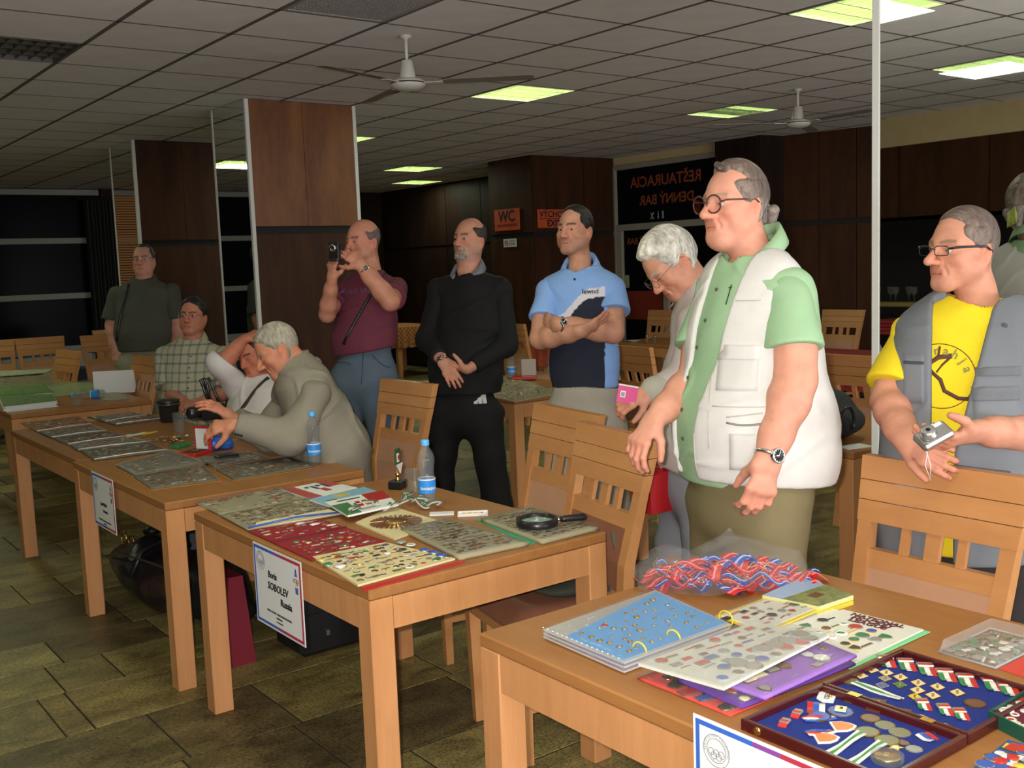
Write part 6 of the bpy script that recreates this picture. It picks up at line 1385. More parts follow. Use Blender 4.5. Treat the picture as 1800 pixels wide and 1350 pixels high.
# striped cords
def cord(label, pts, r=.0042, seed=0, loops=26, amp=.028):
    rnd = random.Random(seed); c = np.mean([pz(x, y, TZ) for x, y in pts], 0); t = thing('cord', label, 'cord', (c[0], c[1], TZ+.004), 0, 'striped badge cords'); P_ = []
    for i in range(loops):
        u = i/(loops-1)*(len(pts)-1); k = min(int(u), len(pts)-2); a = pz(*pts[k], TZ); b = pz(*pts[k+1], TZ); p = a+(b-a)*(u-k)
        P_.append((p[0]-c[0]+rnd.uniform(-amp, amp), p[1]-c[1]+rnd.uniform(-amp, amp), .004+rnd.random()*.032))
    sm = []
    for i in range(len(P_)-1):
        p0, p1, p2, p3 = [np.array(P_[min(max(i+k, 0), len(P_)-1)]) for k in (-1, 0, 1, 2)]
        for s in (0, .25, .5, .75): sm.append(.5*((2*p1)+(-p0+p2)*s+(2*p0-5*p1+4*p2-p3)*s*s+(-p0+3*p1-3*p2+p3)*s**3))
    for off, m in ((-.8, 'white'), (0, 'brown'), (.8, 'white'), (.2, 'green')):
        q = MB(); q.tube([p+np.array([off*r, off*r*.6, (0 if m != 'green' else r)]) for p in sm], r*.75, n=5, mt=mat('cord_'+m, {'white': (.5, .46, .38), 'brown': (.30, .16, .11), 'green': (.06, .12, .07)}[m], rough=.8)); q.build('strand', None, t)
cord('striped cord tangled at the brochures beside the brass plate', [(622, 915), (640, 900), (665, 896), (690, 902)], seed=5)
cord('striped cord heaped against the foot of the water bottle', [(700, 892), (716, 882), (735, 890), (752, 896), (770, 893)], seed=9)
# bottles
def bottle(label, loc, lying=None, fill=.0, parent=None):
    t = thing('water_bottle', label, 'bottle', loc, 0, 'water bottles with blue caps')
    M = Matrix.Identity(4) if lying is None else RZ(lying) @ T(0, 0, .031) @ Matrix.Rotation(math.pi/2, 4, 'Y')
    pr = [(.022, 0), (.029, .004), (.0315, .02), (.031, .035), (.0315, .05), (.0315, .095), (.029, .105), (.0275, .125), (.030, .145), (.032, .158), (.0315, .172), (.027, .188), (.018, .203), (.013, .213), (.0125, .222)]
    q = MB(); q.lathe(pr, n=24, mt=M_PET, M=M, cap=False); q.lathe([(.0, .006), (.02, .003)], n=16, mt=M_PET, M=M, cap=False); q.build('bottle_body', None, t)
    q = MB(); q.lathe([(.0148, .216), (.0152, .219), (.0152, .234), (.0138, .237), (.0, .237)], n=20, mt=mat('cap_blue', (.10, .42, .85), rough=.4), M=M); q.build('cap', None, t)
    q = MB(); q.lathe([(.0324, .045), (.0324, .092)], n=28, mt=mat('label_blue', (.03, .26, .72), rough=.35), M=M, cap=False); q.lathe([(.0325, .092), (.0325, .097)], n=28, mt=M_WHT, M=M, cap=False); lb = q.build('label', None, t)
    if lying is None:
        me = text_mesh('bonaqua', .018, 0., .0004); a0 = math.atan2(-loc[1], -loc[0])+.15
        for v in me.vertices: a = a0+(v.co.x)/.033; v.co = Vector((.0330*math.cos(a), .0330*math.sin(a), .064+v.co.y))
        me.materials.clear(); me.materials.append(M_WHT); link('lettering', me, lb)
    q = MB(); q.lathe([(.0, .008), (.029, .008), (.0295, .04), (.0295, .05)], n=20, mt=mat('water', (.3, .36, .38), rough=.02, alpha=.12, spec=1.), M=M); q.build('water', None, t); return t
c = pz(752, 886, TZ); bottle('water bottle with blue cap behind the striped cord', (c[0], c[1], TZ))
c = pz(553, 816, TZ); bottle('water bottle with blue cap at the elbow of the grey jacket', (c[0], c[1], TZ))
c = pz(899, 668, TZ); bottle('far water bottle beside an open red card box', (c[0], c[1], TZ+.005))
c = pz(180, 700, TZ); bottle('water bottle lying on its side by the white card', (c[0]+.02, c[1], TZ), lying=2.55)
def tumbler(label, c, r=.031, h=.10):
    t = thing('drinking_glass', label, 'glass', (c[0], c[1], TZ), 0, 'drinking glasses'); q = MB(); q.lathe([(r*.8, 0), (r*.84, .004), (r, h), (r-.0015, h), (r*.8, .010), (0, .010)], n=24, mt=M_GLASS, cap=False); q.build('glass', None, t)
    q = MB(); q.tube([(r*math.cos(a), r*math.sin(a), h) for a in np.linspace(0, 6.283, 24, endpoint=False)], .0012, n=5, mt=M_GLASS, closed=True); q.build('rim', None, t)
tumbler('clear glass standing beside the black trophy base', pz(728, 871, TZ)); tumbler('clear glass on the table of the old man in grey', pz(316, 764, TZ), .034, .12); tumbler('clear glass among the papers of the far table', pz(137, 713, TZ), .034, .08)
# trophy
c = pz(700, 858, TZ); t = thing('trophy', 'small trophy with a green pennant on a black base', 'trophy', (c[0], c[1], TZ), .6)
q = MB(); q.bbox(-.035, .035, -.028, .028, 0, .032, .003, M_BLKP); q.build('base', None, t); q = MB(); q.lathe([(.012, .032), (.006, .038), (.006, .05), (.012, .055), (.005, .06), (.004, .13)], n=14, mt=M_GOLD); q.build('stem', None, t)
q = MB(); q.poly([(-.022, 0), (.022, 0), (.026, .03), (.022, .062), (-.022, .062), (-.026, .03)], .005, mat('trophy_green', (.04, .09, .03), rough=.5), M=T(0, 0, .095) @ Matrix.Rotation(math.pi/2, 4, 'X')); q.build('emblem', None, t)
q = MB(); q.poly([(-.009, 0), (.009, 0), (.009, .035), (-.009, .035)], .002, M_WHT, M=T(-.006, -.007, .105) @ Matrix.Rotation(math.pi/2, 4, 'X')); q.poly([(-.005, 0), (.005, 0), (.006, .012), (0, .018), (-.006, .012)], .002, EN['red'], M=T(-.006, -.0095, .115) @ Matrix.Rotation(math.pi/2, 4, 'X')); q.build('badge', None, t)
q = MB(); q.poly([(-.03, .01), (.0, -.028), (.024, .012)], .004, M_WHT, M=T(-.004, -.012, .088) @ Matrix.Rotation(math.pi/2, 4, 'X')); q.build('pennant', None, t)
# white packets with chains
c = pz(830, 905, TZ); t = thing('badge_box', 'open white card box holding a small brass chain', 'box', (c[0], c[1], TZ), -.62)
q = MB(); q.box(-.05, .055, -.022, .022, 0, .003, M_WHT)
for a in ((-.05, .055, -.022, -.020), (-.05, .055, .020, .022), (-.05, -.048, -.022, .022), (.053, .055, -.022, .022)): q.box(*a, .003, .010, M_WHT)
q.build('tray', None, t); q = MB(); q.tube([(-.035+.007*i, .004*math.sin(i*2.), .006) for i in range(11)], .003, n=6, mt=M_GOLD); q.build('chain', None, t)
c = pz(778, 904, TZ); t = thing('badge_card', 'flat pale card beside the open white box', 'card', (c[0], c[1], TZ), -.62); q = MB(); q.bbox(-.045, .04, -.022, .022, 0, .005, .001, M_WHT); q.build('card', None, t)
# right-hand plastic pages
t, Q, org = page('thick plastic page packed with dull badges beside the cream felt', 'badge page', [(704, 929), (782, 912), (930, 953), (808, 979)], zt+.006, F_OLIVE, G2, M_FILM, 17, 12, .0098, ('brown', 'olive', 'black', 'grey', 'brown'), seed=8, thick=.011, wavy=.002)
t, Q, org = page('thick plastic badge page under the magnifying glass', 'badge page', [(845, 912), (935, 892), (1052, 927), (953, 951)], zt+.006, F_OLIVE, G2, M_FILM, 15, 11, .010, ('brown', 'olive', 'black', 'grey', 'brown'), seed=9, thick=.011, wavy=.002)
t = thing('folder', 'green plastic folder edge showing between two badge pages', 'folder', (pz(890, 930, TZ)[0], pz(890, 930, TZ)[1], TZ)); slab(t, np.array(t.location), quad(TZ+.003, (836, 913), (850, 911), (948, 950), (930, 956)), TZ, TZ+.002, mat('folder_green', (.02, .35, .17), rough=.4), 'sheet')
c = pz(944, 920, zt+.02); z0 = zt+.014; t = thing('magnifying_glass', 'black-rimmed magnifying glass lying on a badge page', 'magnifying glass', (c[0], c[1], z0))
q = MB(); q.lathe([(.056, 0), (.066, .0), (.0675, .004), (.0665, .024), (.060, .026), (.056, .024), (.056, 0)], n=40, mt=M_BLKP, cap=False); q.build('rim', None, t)
q = MB(); q.lathe([(0, .008), (.03, .009), (.056, .012), (.056, .014), (.03, .019), (0, .0205)], n=32, mt=mat('lens_glass', (.75, .95, .8), rough=.02, alpha=.25, spec=1.), cap=False); q.build('lens', None, t)
d = pz(1055, 911, zt+.03)-pz(944, 921, zt+.03); d = nrm(d*[1, 1, 0]); q = MB(); q.tube([tuple(d*.066+UZ*.013), tuple(d*.078+UZ*.013)], .006, n=10, mt=M_CHROME); q.tube([tuple(d*.078+UZ*.013), tuple(d*.09+UZ*.013), tuple(d*.155+UZ*.014), tuple(d*.162+UZ*.014)], [.0085, .0105, .012, .009], n=12, mt=M_BLKP); q.build('handle', None, t)
# ---- long table with rows of badge pages
G3 = 'badge pages laid in rows on the long tables'
rows_ = [([(235, 838), (358, 820), (384, 843), (266, 859)], 'badge page on an ochre folder nearest the table corner with the sign', F_DOL, 1), ([(204, 819), (301, 793), (363, 815), (238, 836)], 'badge page with orange folder rim beside the open red box', F_DOL, 1), ([(143, 793), (263, 779), (294, 792), (166, 809)], 'badge page with white edge between the two tables', F_DOL, 0),
    ([(123, 783), (230, 770), (258, 778), (138, 792)], 'badge page lying across the joint of the tables', F_DOL, 0), ([(95, 771), (192, 760), (222, 768), (120, 782)], 'dark badge page, third from the far end of the long table', F_DOL, 0), ([(69, 760), (160, 748), (187, 758), (92, 770)], 'dark badge page, second from the far end of the long table', F_DOL, 0), ([(36, 744), (138, 733), (160, 746), (66, 759)], 'yellowish badge page at the far end of the long table', F_OCHRE, 0),
    ([(153, 733), (232, 725), (258, 731), (186, 742)], 'narrow badge page beyond the orange wooden rule', F_DOL, 0), ([(190, 743), (261, 728), (283, 737), (204, 747)], 'badge page beside the dark leather pot', F_DOL, 0),
    ([(352, 807), (438, 796), (470, 805), (378, 823)], 'badge page under a blue plastic edge near the blue packet', F_DOL, 1), ([(380, 826), (505, 803), (556, 819), (412, 843)], 'badge page between the orange-edged pages and the water bottle', F_DOL, 1)]
for i, (px, lb, m, rim) in enumerate(rows_):
    t, Q, org = page(lb, 'badge page', px, zt+.001*(i % 2), m, G3, M_FILM if i % 2 == 0 else M_FILM2, 12, 7, .0105, seed=20+i, wavy=.002)
    if rim: cc = np.mean(Q, 0); slab(t, org, [cc+(p-cc)*1.07 for p in Q], TZ+.0005, TZ+.0018, mat('folder_ochre', (.42, .18, .04), rough=.5), 'folder_rim')
    else:
        q = MB(); a, b = Q[3]-org, Q[2]-org; q.tube([a+UZ*.006, a*.5+b*.5+UZ*.010, b+UZ*.006], .0026, n=5, mt=M_WHT); q.build('white_edge', None, t)
c = pz(601, 797, TZ); t = thing('folder', 'orange-brown card lying by the bottle near the table edge', 'card', (c[0]-.2, c[1], TZ)); slab(t, np.array(t.location), quad(TZ+.003, (548, 800), (575, 789), (606, 794), (582, 806)), TZ, TZ+.002, mat('card_orange', (.5, .13, .04), rough=.5), 'card')
c = pz(298, 741, TZ); t = thing('leather_pot', 'dark leather-covered pot standing by the checked shirt man', 'pot', (c[0], c[1], TZ)); q = MB(); q.lathe([(.048, 0), (.052, .004), (.058, .10), (.064, .104), (.066, .13), (.060, .134), (.0, .132)], n=24, mt=mat('pot_leather', (.02, .02, .018), rough=.35, bump=.5, bscale=40)); q.build('pot', None, t)
q = MB(); q.tube([(.066*math.cos(a), .066*math.sin(a), .106) for a in np.linspace(0, 6.283, 24, endpoint=False)], .004, n=6, mt=M_BRONZE, closed=True); q.build('band', None, t)
c = pz(335, 800, TZ); t = thing('medal_box', 'open red jewel box with white-lined upright lid', 'box', (c[0]+.03, c[1], TZ), .55)
M_BXR = mat('box_red', (.55, .02, .02), rough=.4); q = MB(); q.bbox(-.075, .045, -.045, .045, 0, .018, .002, M_BXR); q.build('box_base', None, t); q = MB(); q.box(-.07, .04, -.04, .04, .018, .020, mat('box_velvet', (.06, .03, .02), rough=.9)); q.build('lining', None, t)
q = MB(); q.bbox(.048, .066, -.045, .045, .006, .128, .002, M_BXR); q.build('lid', None, t); q = MB(); q.box(.044, .048, -.034, .034, .018, .118, M_WHT); q.build('lid_lining', None, t); q = MB(); q.lathe([(.02, .020), (.02, .023)], c=(-.015, 0, 0), n=20, mt=M_BRONZE); q.build('medal', None, t)
c = pz(388, 790, TZ); F = Field((-.09, -.09, -.02), (.09, .09, .11), .005); F.ell((0, 0, .035), (.068, .052, .035), .02); F.func(noise3(4, 70, .006)); F.func(noise3(5, 160, .003)); F.plane((0, 0, .001), (0, 0, -1), .003); V, Qd = F.mesh(); t = thing('blue_packet', 'crumpled blue plastic packet beside the open red box', 'packet', (c[0], c[1], TZ)); s = Solid(); s.add(V, Qd, (.03, .14, .55)); s.build('wrapping', mat('blue_wrap', (.03, .14, .55), rough=.25, vcol=True), t, (0, 0, 0))
c = pz(300, 775, TZ); t = thing('badge_pile', 'loose pile of badges, chains and green cases before the glass', 'badges', (c[0], c[1], TZ)); r_ = random.Random(3); mb = MB()
for k in range(70):
    me = badge_mesh(r_.choice(SHAPES), r_.choice(ME), r_.choice(list(E_))); s = r_.uniform(.007, .014); p = (r_.gauss(0, .055), r_.gauss(0, .075), r_.uniform(0.001, .014)); M = T(*p) @ Matrix.Rotation(r_.uniform(-.4, .4), 4, 'X') @ RZ(r_.uniform(0, 6)) @ Matrix.Diagonal((s, s, s, 1)); o0 = len(mb.v)
    mb.v += [tuple(M @ v_.co) for v_ in me.vertices]
    for pl in me.polygons: mb.f.append(tuple(o0+kk for kk in pl.vertices)); mb.mi.append(mb.m(me.materials[pl.material_index])); mb.sm.append(False)
o = mb.build('badges', None, t); o['kind'] = 'stuff'
for (x, y), (a, b, h), m, rz, lb in (((318, 786), (.05, .025, .018), 'green', .5, 'dark green case lying behind the open red box'), ((240, 764), (.055, .022, .008), 'white', .3, 'white packet with a green print among the loose badges'), ((262, 762), (.05, .018, .006), 'yellow', .5, 'yellow and orange packet among the loose badges'), ((225, 768), (.06, .012, .006), 'cream', .55, 'flat cream strip before the loose badges')):
    c = pz(x, y, TZ); t = thing('small_case', lb, 'case', (c[0], c[1], TZ), rz); q = MB(); q.bbox(-a, a, -b, b, 0, h, .003, EN[m]); q.build('case', None, t)
    if m == 'white': q = MB(); q.box(-.03, .03, -.012, .012, h, h+.001, EN['green']); q.build('print', None, t)
# camera with strap in the old man's hands
c = pD(372, 722, 5.0); t = thing('camera', 'black camera whose strap stands up in two loops, held by the old man', 'camera', c); q = MB(); q.bbox(-.06, .06, -.035, .035, -.04, .035, .008, M_BLKP); q.build('body_shell', None, t); q = MB(); q.lathe([(.03, 0), (.03, .05), (.025, .055), (0, .05)], n=20, mt=M_BLKP, M=T(-.06, 0, 0) @ Matrix.Rotation(-math.pi/2, 4, 'Y')); q.build('lens', None, t)
c0 = np.array(c)
for l in (((368, 712), (357, 680), (352, 668), (358, 665), (364, 676), (371, 712)), ((362, 685), (360, 668), (366, 664), (378, 690), (386, 712))):
    q = MB(); q.tube([pD(x, y, 5.0)-c0 for x, y in l], .0075, n=6, mt=M_BLKP); q.build('strap', None, t)
c = pD(395, 754, 4.85); t = thing('phone_case', 'black case under the old man\'s near hand', 'case', (c[0], c[1], TZ)); q = MB(); q.bbox(-.05, .05, -.035, .035, 0, .03, .006, M_BLKP); q.build('case', None, t)
# paper signs hanging from the table edges
def sign(label, Xp, ya, yb, z0, z1, lines, group, curl=0.):
    t = thing('paper_sign', label, 'sign', (Xp, (ya+yb)/2, z1), 0, group); w = abs(ya-yb)/2; h = z1-z0
    def box2(a, b, c_, d, x, m, nm, th=.0006): q = MB(); q.box(x-th, x, a, b, c_, d, m); return q.build(nm, None, t)
    box2(-w, w, -h, 0, 0, M_WHT, 'sheet', .002); B_ = mat('border_blue', (.035, .12, .48), rough=.6); R_ = mat('border_red', (.42, .03, .06), rough=.6); V_ = mat('border_violet', (.22, .06, .28), rough=.6); b = .009; x = -.002
    g = .006
    box2(w-g-b, w-g, -h+g, -g, x, B_, 'border'); box2(-w+g, -w+g+b, -h+g, -g, x, R_, 'border')
    box2(.03, w-g-b, -g-b, -g, x, B_, 'border'); box2(-.03, .03, -g-b, -g, x, V_, 'border'); box2(-w+g+b, -.03, -g-b, -g, x, R_, 'border')
    box2(.03, w-g-b, -h+g, -h+g+b, x, B_, 'border'); box2(-.03, .03, -h+g, -h+g+b, x, V_, 'border'); box2(-w+g+b, -.03, -h+g, -h+g+b, x, R_, 'border')
    GR = mat('print_grey', (.18, .18, .2), rough=.8); PB = mat('print_blue', (.08, .12, .35), rough=.8)
    def ringp(cy, cz, r, m, th=.0006): q = MB(); q.tube([(x-.001, cy+r*math.cos(a), cz+r*math.sin(a)) for a in np.linspace(0, 6.283, 22, endpoint=False)], th, n=4, mt=m, closed=True); return q
    e = ringp(w-.055, -.052, .030, GR); e.build('emblem_ring', None, t); e = ringp(w-.055, -.052, .022, GR); e.build('emblem_ring', None, t)
    for k in range(3): ringp(w-.043-.012*k, -.056, .0065, GR).build('emblem_ring', None, t)
    for k in range(2): ringp(w-.049-.012*k, -.062, .0065, GR).build('emblem_ring', None, t)
    me = text_mesh('FAIR OF OLYMPIC COLLECTORS', .0065, 0.); 
    for v in me.vertices: a = 1.57-v.co.x/.026; r = .0265+v.co.y; v.co = Vector((x-.0012, w-.055-r*math.cos(a), -.052+r*math.sin(a)))
    me.materials.clear(); me.materials.append(GR); link('lettering', me, t)
    for k, m in enumerate(('blue', 'black', 'red')): ringp(-w+.050-.0115*k, -.066, .0060, EN[m], .0009).build('ring', None, t)
    for k, m in enumerate(('yellow', 'green')): ringp(-w+.044-.0115*k, -.072, .0060, EN[m], .0009).build('ring', None, t)
    q = MB(); q.poly([(-.010, 0), (.010, 0), (.002, .02), (-.002, .02)], .0006, PB, M=wallM(x, -w+.038, -.052)); q.poly([(-.006, 0), (.006, 0), (0, .010)], .0006, PB, M=wallM(x, -w+.038, -.036)); q.box(x-.0006, x, -w+.028, -w+.046, -.106, -.086, PB); q.build('emblem', None, t)
    for s, sz, cy, cz, m, sh in lines: text(s, sz, m, t, wallM(x-.001, cy, cz), bold=.0006 if sz > .012 else 0, shear=sh)
    return t
G4 = 'white name sheets hanging from the table edges'
small = [('FAIR OF OLYMPIC COLLECTORS IN SLOVAKIA', .0085, 0, -.205, M_BLK, 0), ('BRATISLAVA', .0075, -.0, -.218, M_BLK, 0), ('www.olympic.sk', .007, 0, -.230, M_BLK, 0)]
sign('white sheet with red and blue border and three handwritten lines', 1.318, 3.145, 2.80, .489, .75, [('Boris', .030, .035, -.085, M_BLK, .1), ('SOBOLEV', .034, -.0, -.122, M_BLK, .15), ('Russia', .032, -.055, -.160, M_BLK, .1)]+small, G4)
sign('white name sheet on the table of the old man in grey', 1.292, 4.84, 4.53, .515, .755, [('Jozef Balek', .020, 0, -.13, M_BLK, .1), ('Slovensko', .016, -.02, -.16, M_BLK, .1)]+small, G4)
sign('white name sheet at the blue medal case table, cut by the lower edge', 1.342, 1.262, .93, .53, .785, [('Milan', .030, .03, -.10, M_BLK, .1)]+small, G4)
# ---- front table
# ring binder with sky blue sheets
zb = TZ+.004; G5 = 'display sheets heaped on the front table'
for k, (m, lb) in enumerate(((F_VIOL, 'lilac sheet in clear pocket, lowest of the binder stack'), (F_SKY, 'pale blue sheet in clear pocket in the middle of the binder stack'), (F_SKY, 'sky blue sheet dotted with pin clasps, topmost of the binder stack'))):
    z = zb+.009*k; dx = (0, 0) if k == 2 else (0, 0)
    px = [(955, 1118-6*k), (1152, 1053-8*k), (1284, 1110-7*k), (1097, 1180-8*k)]
    Q = quad(z+.004, *px); c = np.mean(Q, 0); org = np.array([c[0], c[1], z]); t = thing('binder_sheet', lb, 'sheet', org, 0, G5)
    slab(t, org, Q, z, z+.004, mat('pocket_grey', (.42, .40, .38), rough=.3, spec=.7, bump=.2, bscale=20), 'pocket'); Qi = [bil(Q, .02, .27), bil(Q, .98, .04), bil(Q, .98, .97), bil(Q, .02, .97)]
    slab(t, org, Qi, z+.004, z+.0048, m, 'felt')
    if k == 2: scatter(t, org, Qi, z+.0048, 8, 6, .0062, (M_SILV2, M_GOLD), ('grey',), ('clasp',), skip=.15, seed=44, name='pin_clasp'); o = link('badge', badge_mesh('dome', M_GOLD, 'red'), t, tuple(bil(Qi, .30, .16)-org+UZ*0), 0); o.scale = (.008,)*3; o.location.z = .005
    slab(t, org, Q, z+.0078, z+.0082, M_FILM, 'plastic_cover', wavy=.0025, seed=k)
    q = MB()
    for i in range(16): u = i/16; p = bil(Q, 0, u)-org; q.lathe([(.0018, 0), (.0018, .002)], c=(p[0], p[1], .007), n=6, mt=M_WHT)
    if k == 2: o = q.build('beaded_edge', None, t); o['kind'] = 'stuff'
c1_, c2_ = pz(1100, 1172, TZ), pz(1290, 1100, TZ); t = thing('binder_spine', 'black binder spine between the blue sheets and the milky badge page', 'binder', (c1_[0], c1_[1], TZ)); d = c2_-c1_; d[2] = 0; L_ = np.linalg.norm(d); dn = d/L_; sd = np.cross(UZ, dn)
for k in range(3): q = MB(); q.hexa([(-sd*.016+sd*.010*k)+UZ*(.001+.008*k), d+(-sd*.016+sd*.010*k)+UZ*(.001+.008*k), d+(sd*.0+sd*.010*k)+UZ*(.001+.008*k), (sd*.0+sd*.010*k)+UZ*(.001+.008*k)][:4], [(-sd*.016+sd*.010*k)+UZ*(.003+.008*k), d+(-sd*.016+sd*.010*k)+UZ*(.003+.008*k), d+(sd*.010*k)+UZ*(.003+.008*k), sd*.010*k+UZ*(.003+.008*k)], M_BLKP); q.build('spine_strip', None, t)
for u in (.12, .42, .92):
    p = d*u; q = MB(); q.tube([p+sd*.020*math.cos(a)+UZ*(.024+.018*math.sin(a)) for a in np.linspace(0, 6.283, 18, endpoint=False)], .0022, n=6, mt=EN['yellow'], closed=True); q.build('ring', None, t)
page('coral red badge sheet, the lowest one poking out at the table edge', 'sheet', [(1120, 1191), (1236, 1150), (1378, 1218), (1284, 1258)], TZ+.004, F_CORAL, G5, M_FILM, 8, 5, .017, ('red', 'brown', 'grey', 'blue', 'black'), stuff=False, thick=.003, seed=50, name='badge_sheet', wavy=.001)
page('deep violet badge sheet curling out below the lilac one', 'sheet', [(1190, 1195), (1420, 1120), (1504, 1168), (1305, 1244)], TZ+.012, F_DVIOL, G5, M_FILM, 8, 5, .014, ('red', 'cream', 'grey', 'orange'), stuff=False, thick=.004, seed=51, name='badge_sheet', wavy=.002)
t, Q, org = page('lilac felt sheet with cloth badges and silver marks', 'sheet', [(1205, 1178), (1400, 1108), (1506, 1152), (1345, 1227)], TZ+.026, F_VIOL, G5, M_FILM, 7, 4, .017, ('white', 'brown', 'grey', 'cream'), stuff=False, thick=.005, seed=52, shapes=('rect', 'shield', 'rect', 'round'), skip=.2, name='badge_sheet', wavy=.001)
t, Q, org = page('green-backed white card sheet headed National Hockey League', 'sheet', [(1374, 1100), (1482, 1071), (1623, 1106), (1494, 1168)], TZ+.010, mat('card_cream', (.68, .66, .58), rough=.7), G5, None, 0, 0, stuff=False, thick=.004, name='badge_sheet')
slab(t, org, [Q[0]+(0, 0, 0), Q[1]+(0, 0, 0), pz(1635, 1109, TZ+.006), pz(1494, 1174, TZ+.006)], TZ+.002, TZ+.0045, mat('back_green', (.22, .62, .30), rough=.6), 'backing')
scatter(t, org, [bil(Q, .0, .0), bil(Q, .72, .02), bil(Q, .76, .98), bil(Q, .02, .98)], TZ+.010, 5, 5, .0135, (M_GOLD, M_SILV2), ('brown', 'red', 'blue', 'grey', 'cream', 'green', 'black'), ('round', 'ring', 'shield', 'round', 'bar'), skip=.05, seed=53, jit=.15)
dx_ = nrm((Q[2]-Q[1])*[1, 1, 0]); 
for i, wd in enumerate(('NATIONAL', 'HOCKEY', 'LEAGUE')):
    me = text_mesh(wd, .026, .0005, .0010); p = bil(Q, .93-.075*i, .50)-org; a = math.atan2(dx_[1], dx_[0]); me.transform(T(p[0], p[1], .0045) @ RZ(a)); me.materials.clear(); me.materials.append(mat('print_plum', (.10, .02, .03), rough=.6)); link('lettering', me, t)
page('white folded paper peeping out beside the card sheet', 'paper', [(1362, 1100), (1455, 1068), (1480, 1074), (1395, 1106)], TZ+.006, M_WHT, G5, None, thick=.002, name='paper')
t, Q, org = page('small cream badge sheet framed in yellow under the bag of ribbons', 'sheet', [(1258, 1082), (1360, 1045), (1448, 1068), (1345, 1112)], TZ+.016, EN['yellow'], G5, None, thick=.004, name='badge_sheet')
Qi = [bil(Q, .03, .07), bil(Q, .97, .07), bil(Q, .97, .93), bil(Q, .03, .93)]; slab(t, org, Qi, TZ+.016, TZ+.017, mat('card_cream', (.68, .66, .58)), 'card'); scatter(t, org, Qi, TZ+.017, 6, 4, .012, (M_SILV2,), ('grey', 'red', 'brown', 'black', 'orange'), ('rect', 'round', 'bar', 'shield'), skip=.1, seed=54); slab(t, org, Q, TZ+.021, TZ+.0218, M_FILM, 'plastic_cover', wavy=.003)
t, Q, org = page('milky plastic page of large faded medals lying on top of the heap', 'sheet', [(1122, 1166), (1325, 1093), (1458, 1116), (1272, 1209)], TZ+.042, F_GREY, G5, None, 0, 0, thick=.006, name='badge_sheet')
def big(i, j, s, sh, en): return (s*(1.45 if j > 3 else .9), 'round' if j > 3 else sh, en)
scatter(t, org, Q, TZ+.042, 8, 6, .0135, (mat('dull_metal', (.22, .18, .12), rough=.5), mat('dull_silver', (.35, .35, .33), rough=.5)), ('olive', 'grey', 'brown', 'red', 'blue'), ('rect', 'round', 'bar', 'rect'), skip=.08, seed=55, fmt=big, rot=0.); slab(t, org, [np.mean(Q, 0)+(p-np.mean(Q, 0))*1.02 for p in Q], TZ+.0475, TZ+.0485, M_FILM2, 'plastic_cover', wavy=.003)
# magazine with yellow page edge
Q = quad(TZ+.024, (1340, 1046), (1412, 1014), (1500, 1046), (1440, 1066)); c = np.mean(Q, 0); org = np.array([c[0], c[1], TZ]); t = thing('magazine', 'thick magazine with yellow page edges and a meadow cover', 'magazine', org)
slab(t, org, Q, TZ, TZ+.011, EN['yellow'], 'pages'); slab(t, org, Q, TZ+.0125, TZ+.023, mat('pages_yellow', (.75, .68, .18), rough=.6), 'pages'); slab(t, org, Q, TZ+.023, TZ+.024, mat('cover_sky', (.32, .42, .62), rough=.25), 'cover'); slab(t, org, [bil(Q, .0, .35), bil(Q, 1, .45), Q[2], Q[3]], TZ+.024, TZ+.0245, mat('cover_meadow', (.22, .24, .08), rough=.3, var=.5, vscale=60), 'cover_print')
slab(t, org, [bil(Q, .35, .55), bil(Q, .6, .55), bil(Q, .6, .72), bil(Q, .35, .72)], TZ+.0245, TZ+.0249, EN['brown'], 'cover_print')
# ribbons and their clear bag
def ribbon(i, rnd):
    cols = 'green' if i in (20, 33) else ('red', 'blue', 'red')[i % 3]
    x = rnd.uniform(1165, 1395); y = 1028-abs(x-1280)*.05+rnd.uniform(-12, 14); lift = max(.0, .10-abs(x-1275)/1300-rnd.random()*.085)
    c = pz(x, y, TZ); t = thing('ribbon', None, 'ribbon', (c[0], c[1], TZ+.012+lift*.6), 0, 'red, blue and green ribbons in the clear bag'); t['label'] = {'red': 'red badge ribbon folded inside the clear bag', 'blue': 'blue badge ribbon folded inside the clear bag', 'green': 'green badge ribbon folded inside the clear bag'}[cols]
    a = rnd.uniform(-.5, .5)-.4; dr = np.array([math.cos(a), math.sin(a), 0]); sd = np.array([-dr[1], dr[0], 0]); L_ = rnd.uniform(.06, .11); n = 18; ph = rnd.uniform(0, 6); w_ = rnd.uniform(.013, .021)
    P_ = [dr*L_*(2*k/n-1)+sd*.012*math.sin(k*.5+ph)+UZ*.012*math.sin(k*.7+ph*2) for k in range(n+1)]
    for mm, wa, zo in (((.55, .012, .015) if cols == 'red' else (.02, .07, .42) if cols == 'blue' else (.01, .25, .06), w_, 0), ((.45, .5, .72) if cols == 'blue' else (.75, .25, .22), w_*.18, .0016)):
        q = MB(); vs = []
        for p in P_: vs += [p-sd*wa+UZ*zo, p+sd*wa+UZ*zo, p+sd*wa+UZ*(zo+.0014), p-sd*wa+UZ*(zo+.0014)]
        fs = [(4*k+a_, 4*k+4+a_, 4*k+4+(a_+1) % 4, 4*k+(a_+1) % 4)[::-1] for k in range(n) for a_ in range(4)]+[(0, 1, 2, 3), (4*n+3, 4*n+2, 4*n+1, 4*n)]
        q.add(vs, fs, mat('ribbon_%s_%d' % (cols, zo > 0), mm, rough=.45)); q.build('band' if zo == 0 else 'stripe', None, t)
rnd = random.Random(12)
for i in range(64): ribbon(i, rnd)
ca = pz(1275, 1028, TZ); RB = np.stack([RH, FH, UZ], 1)
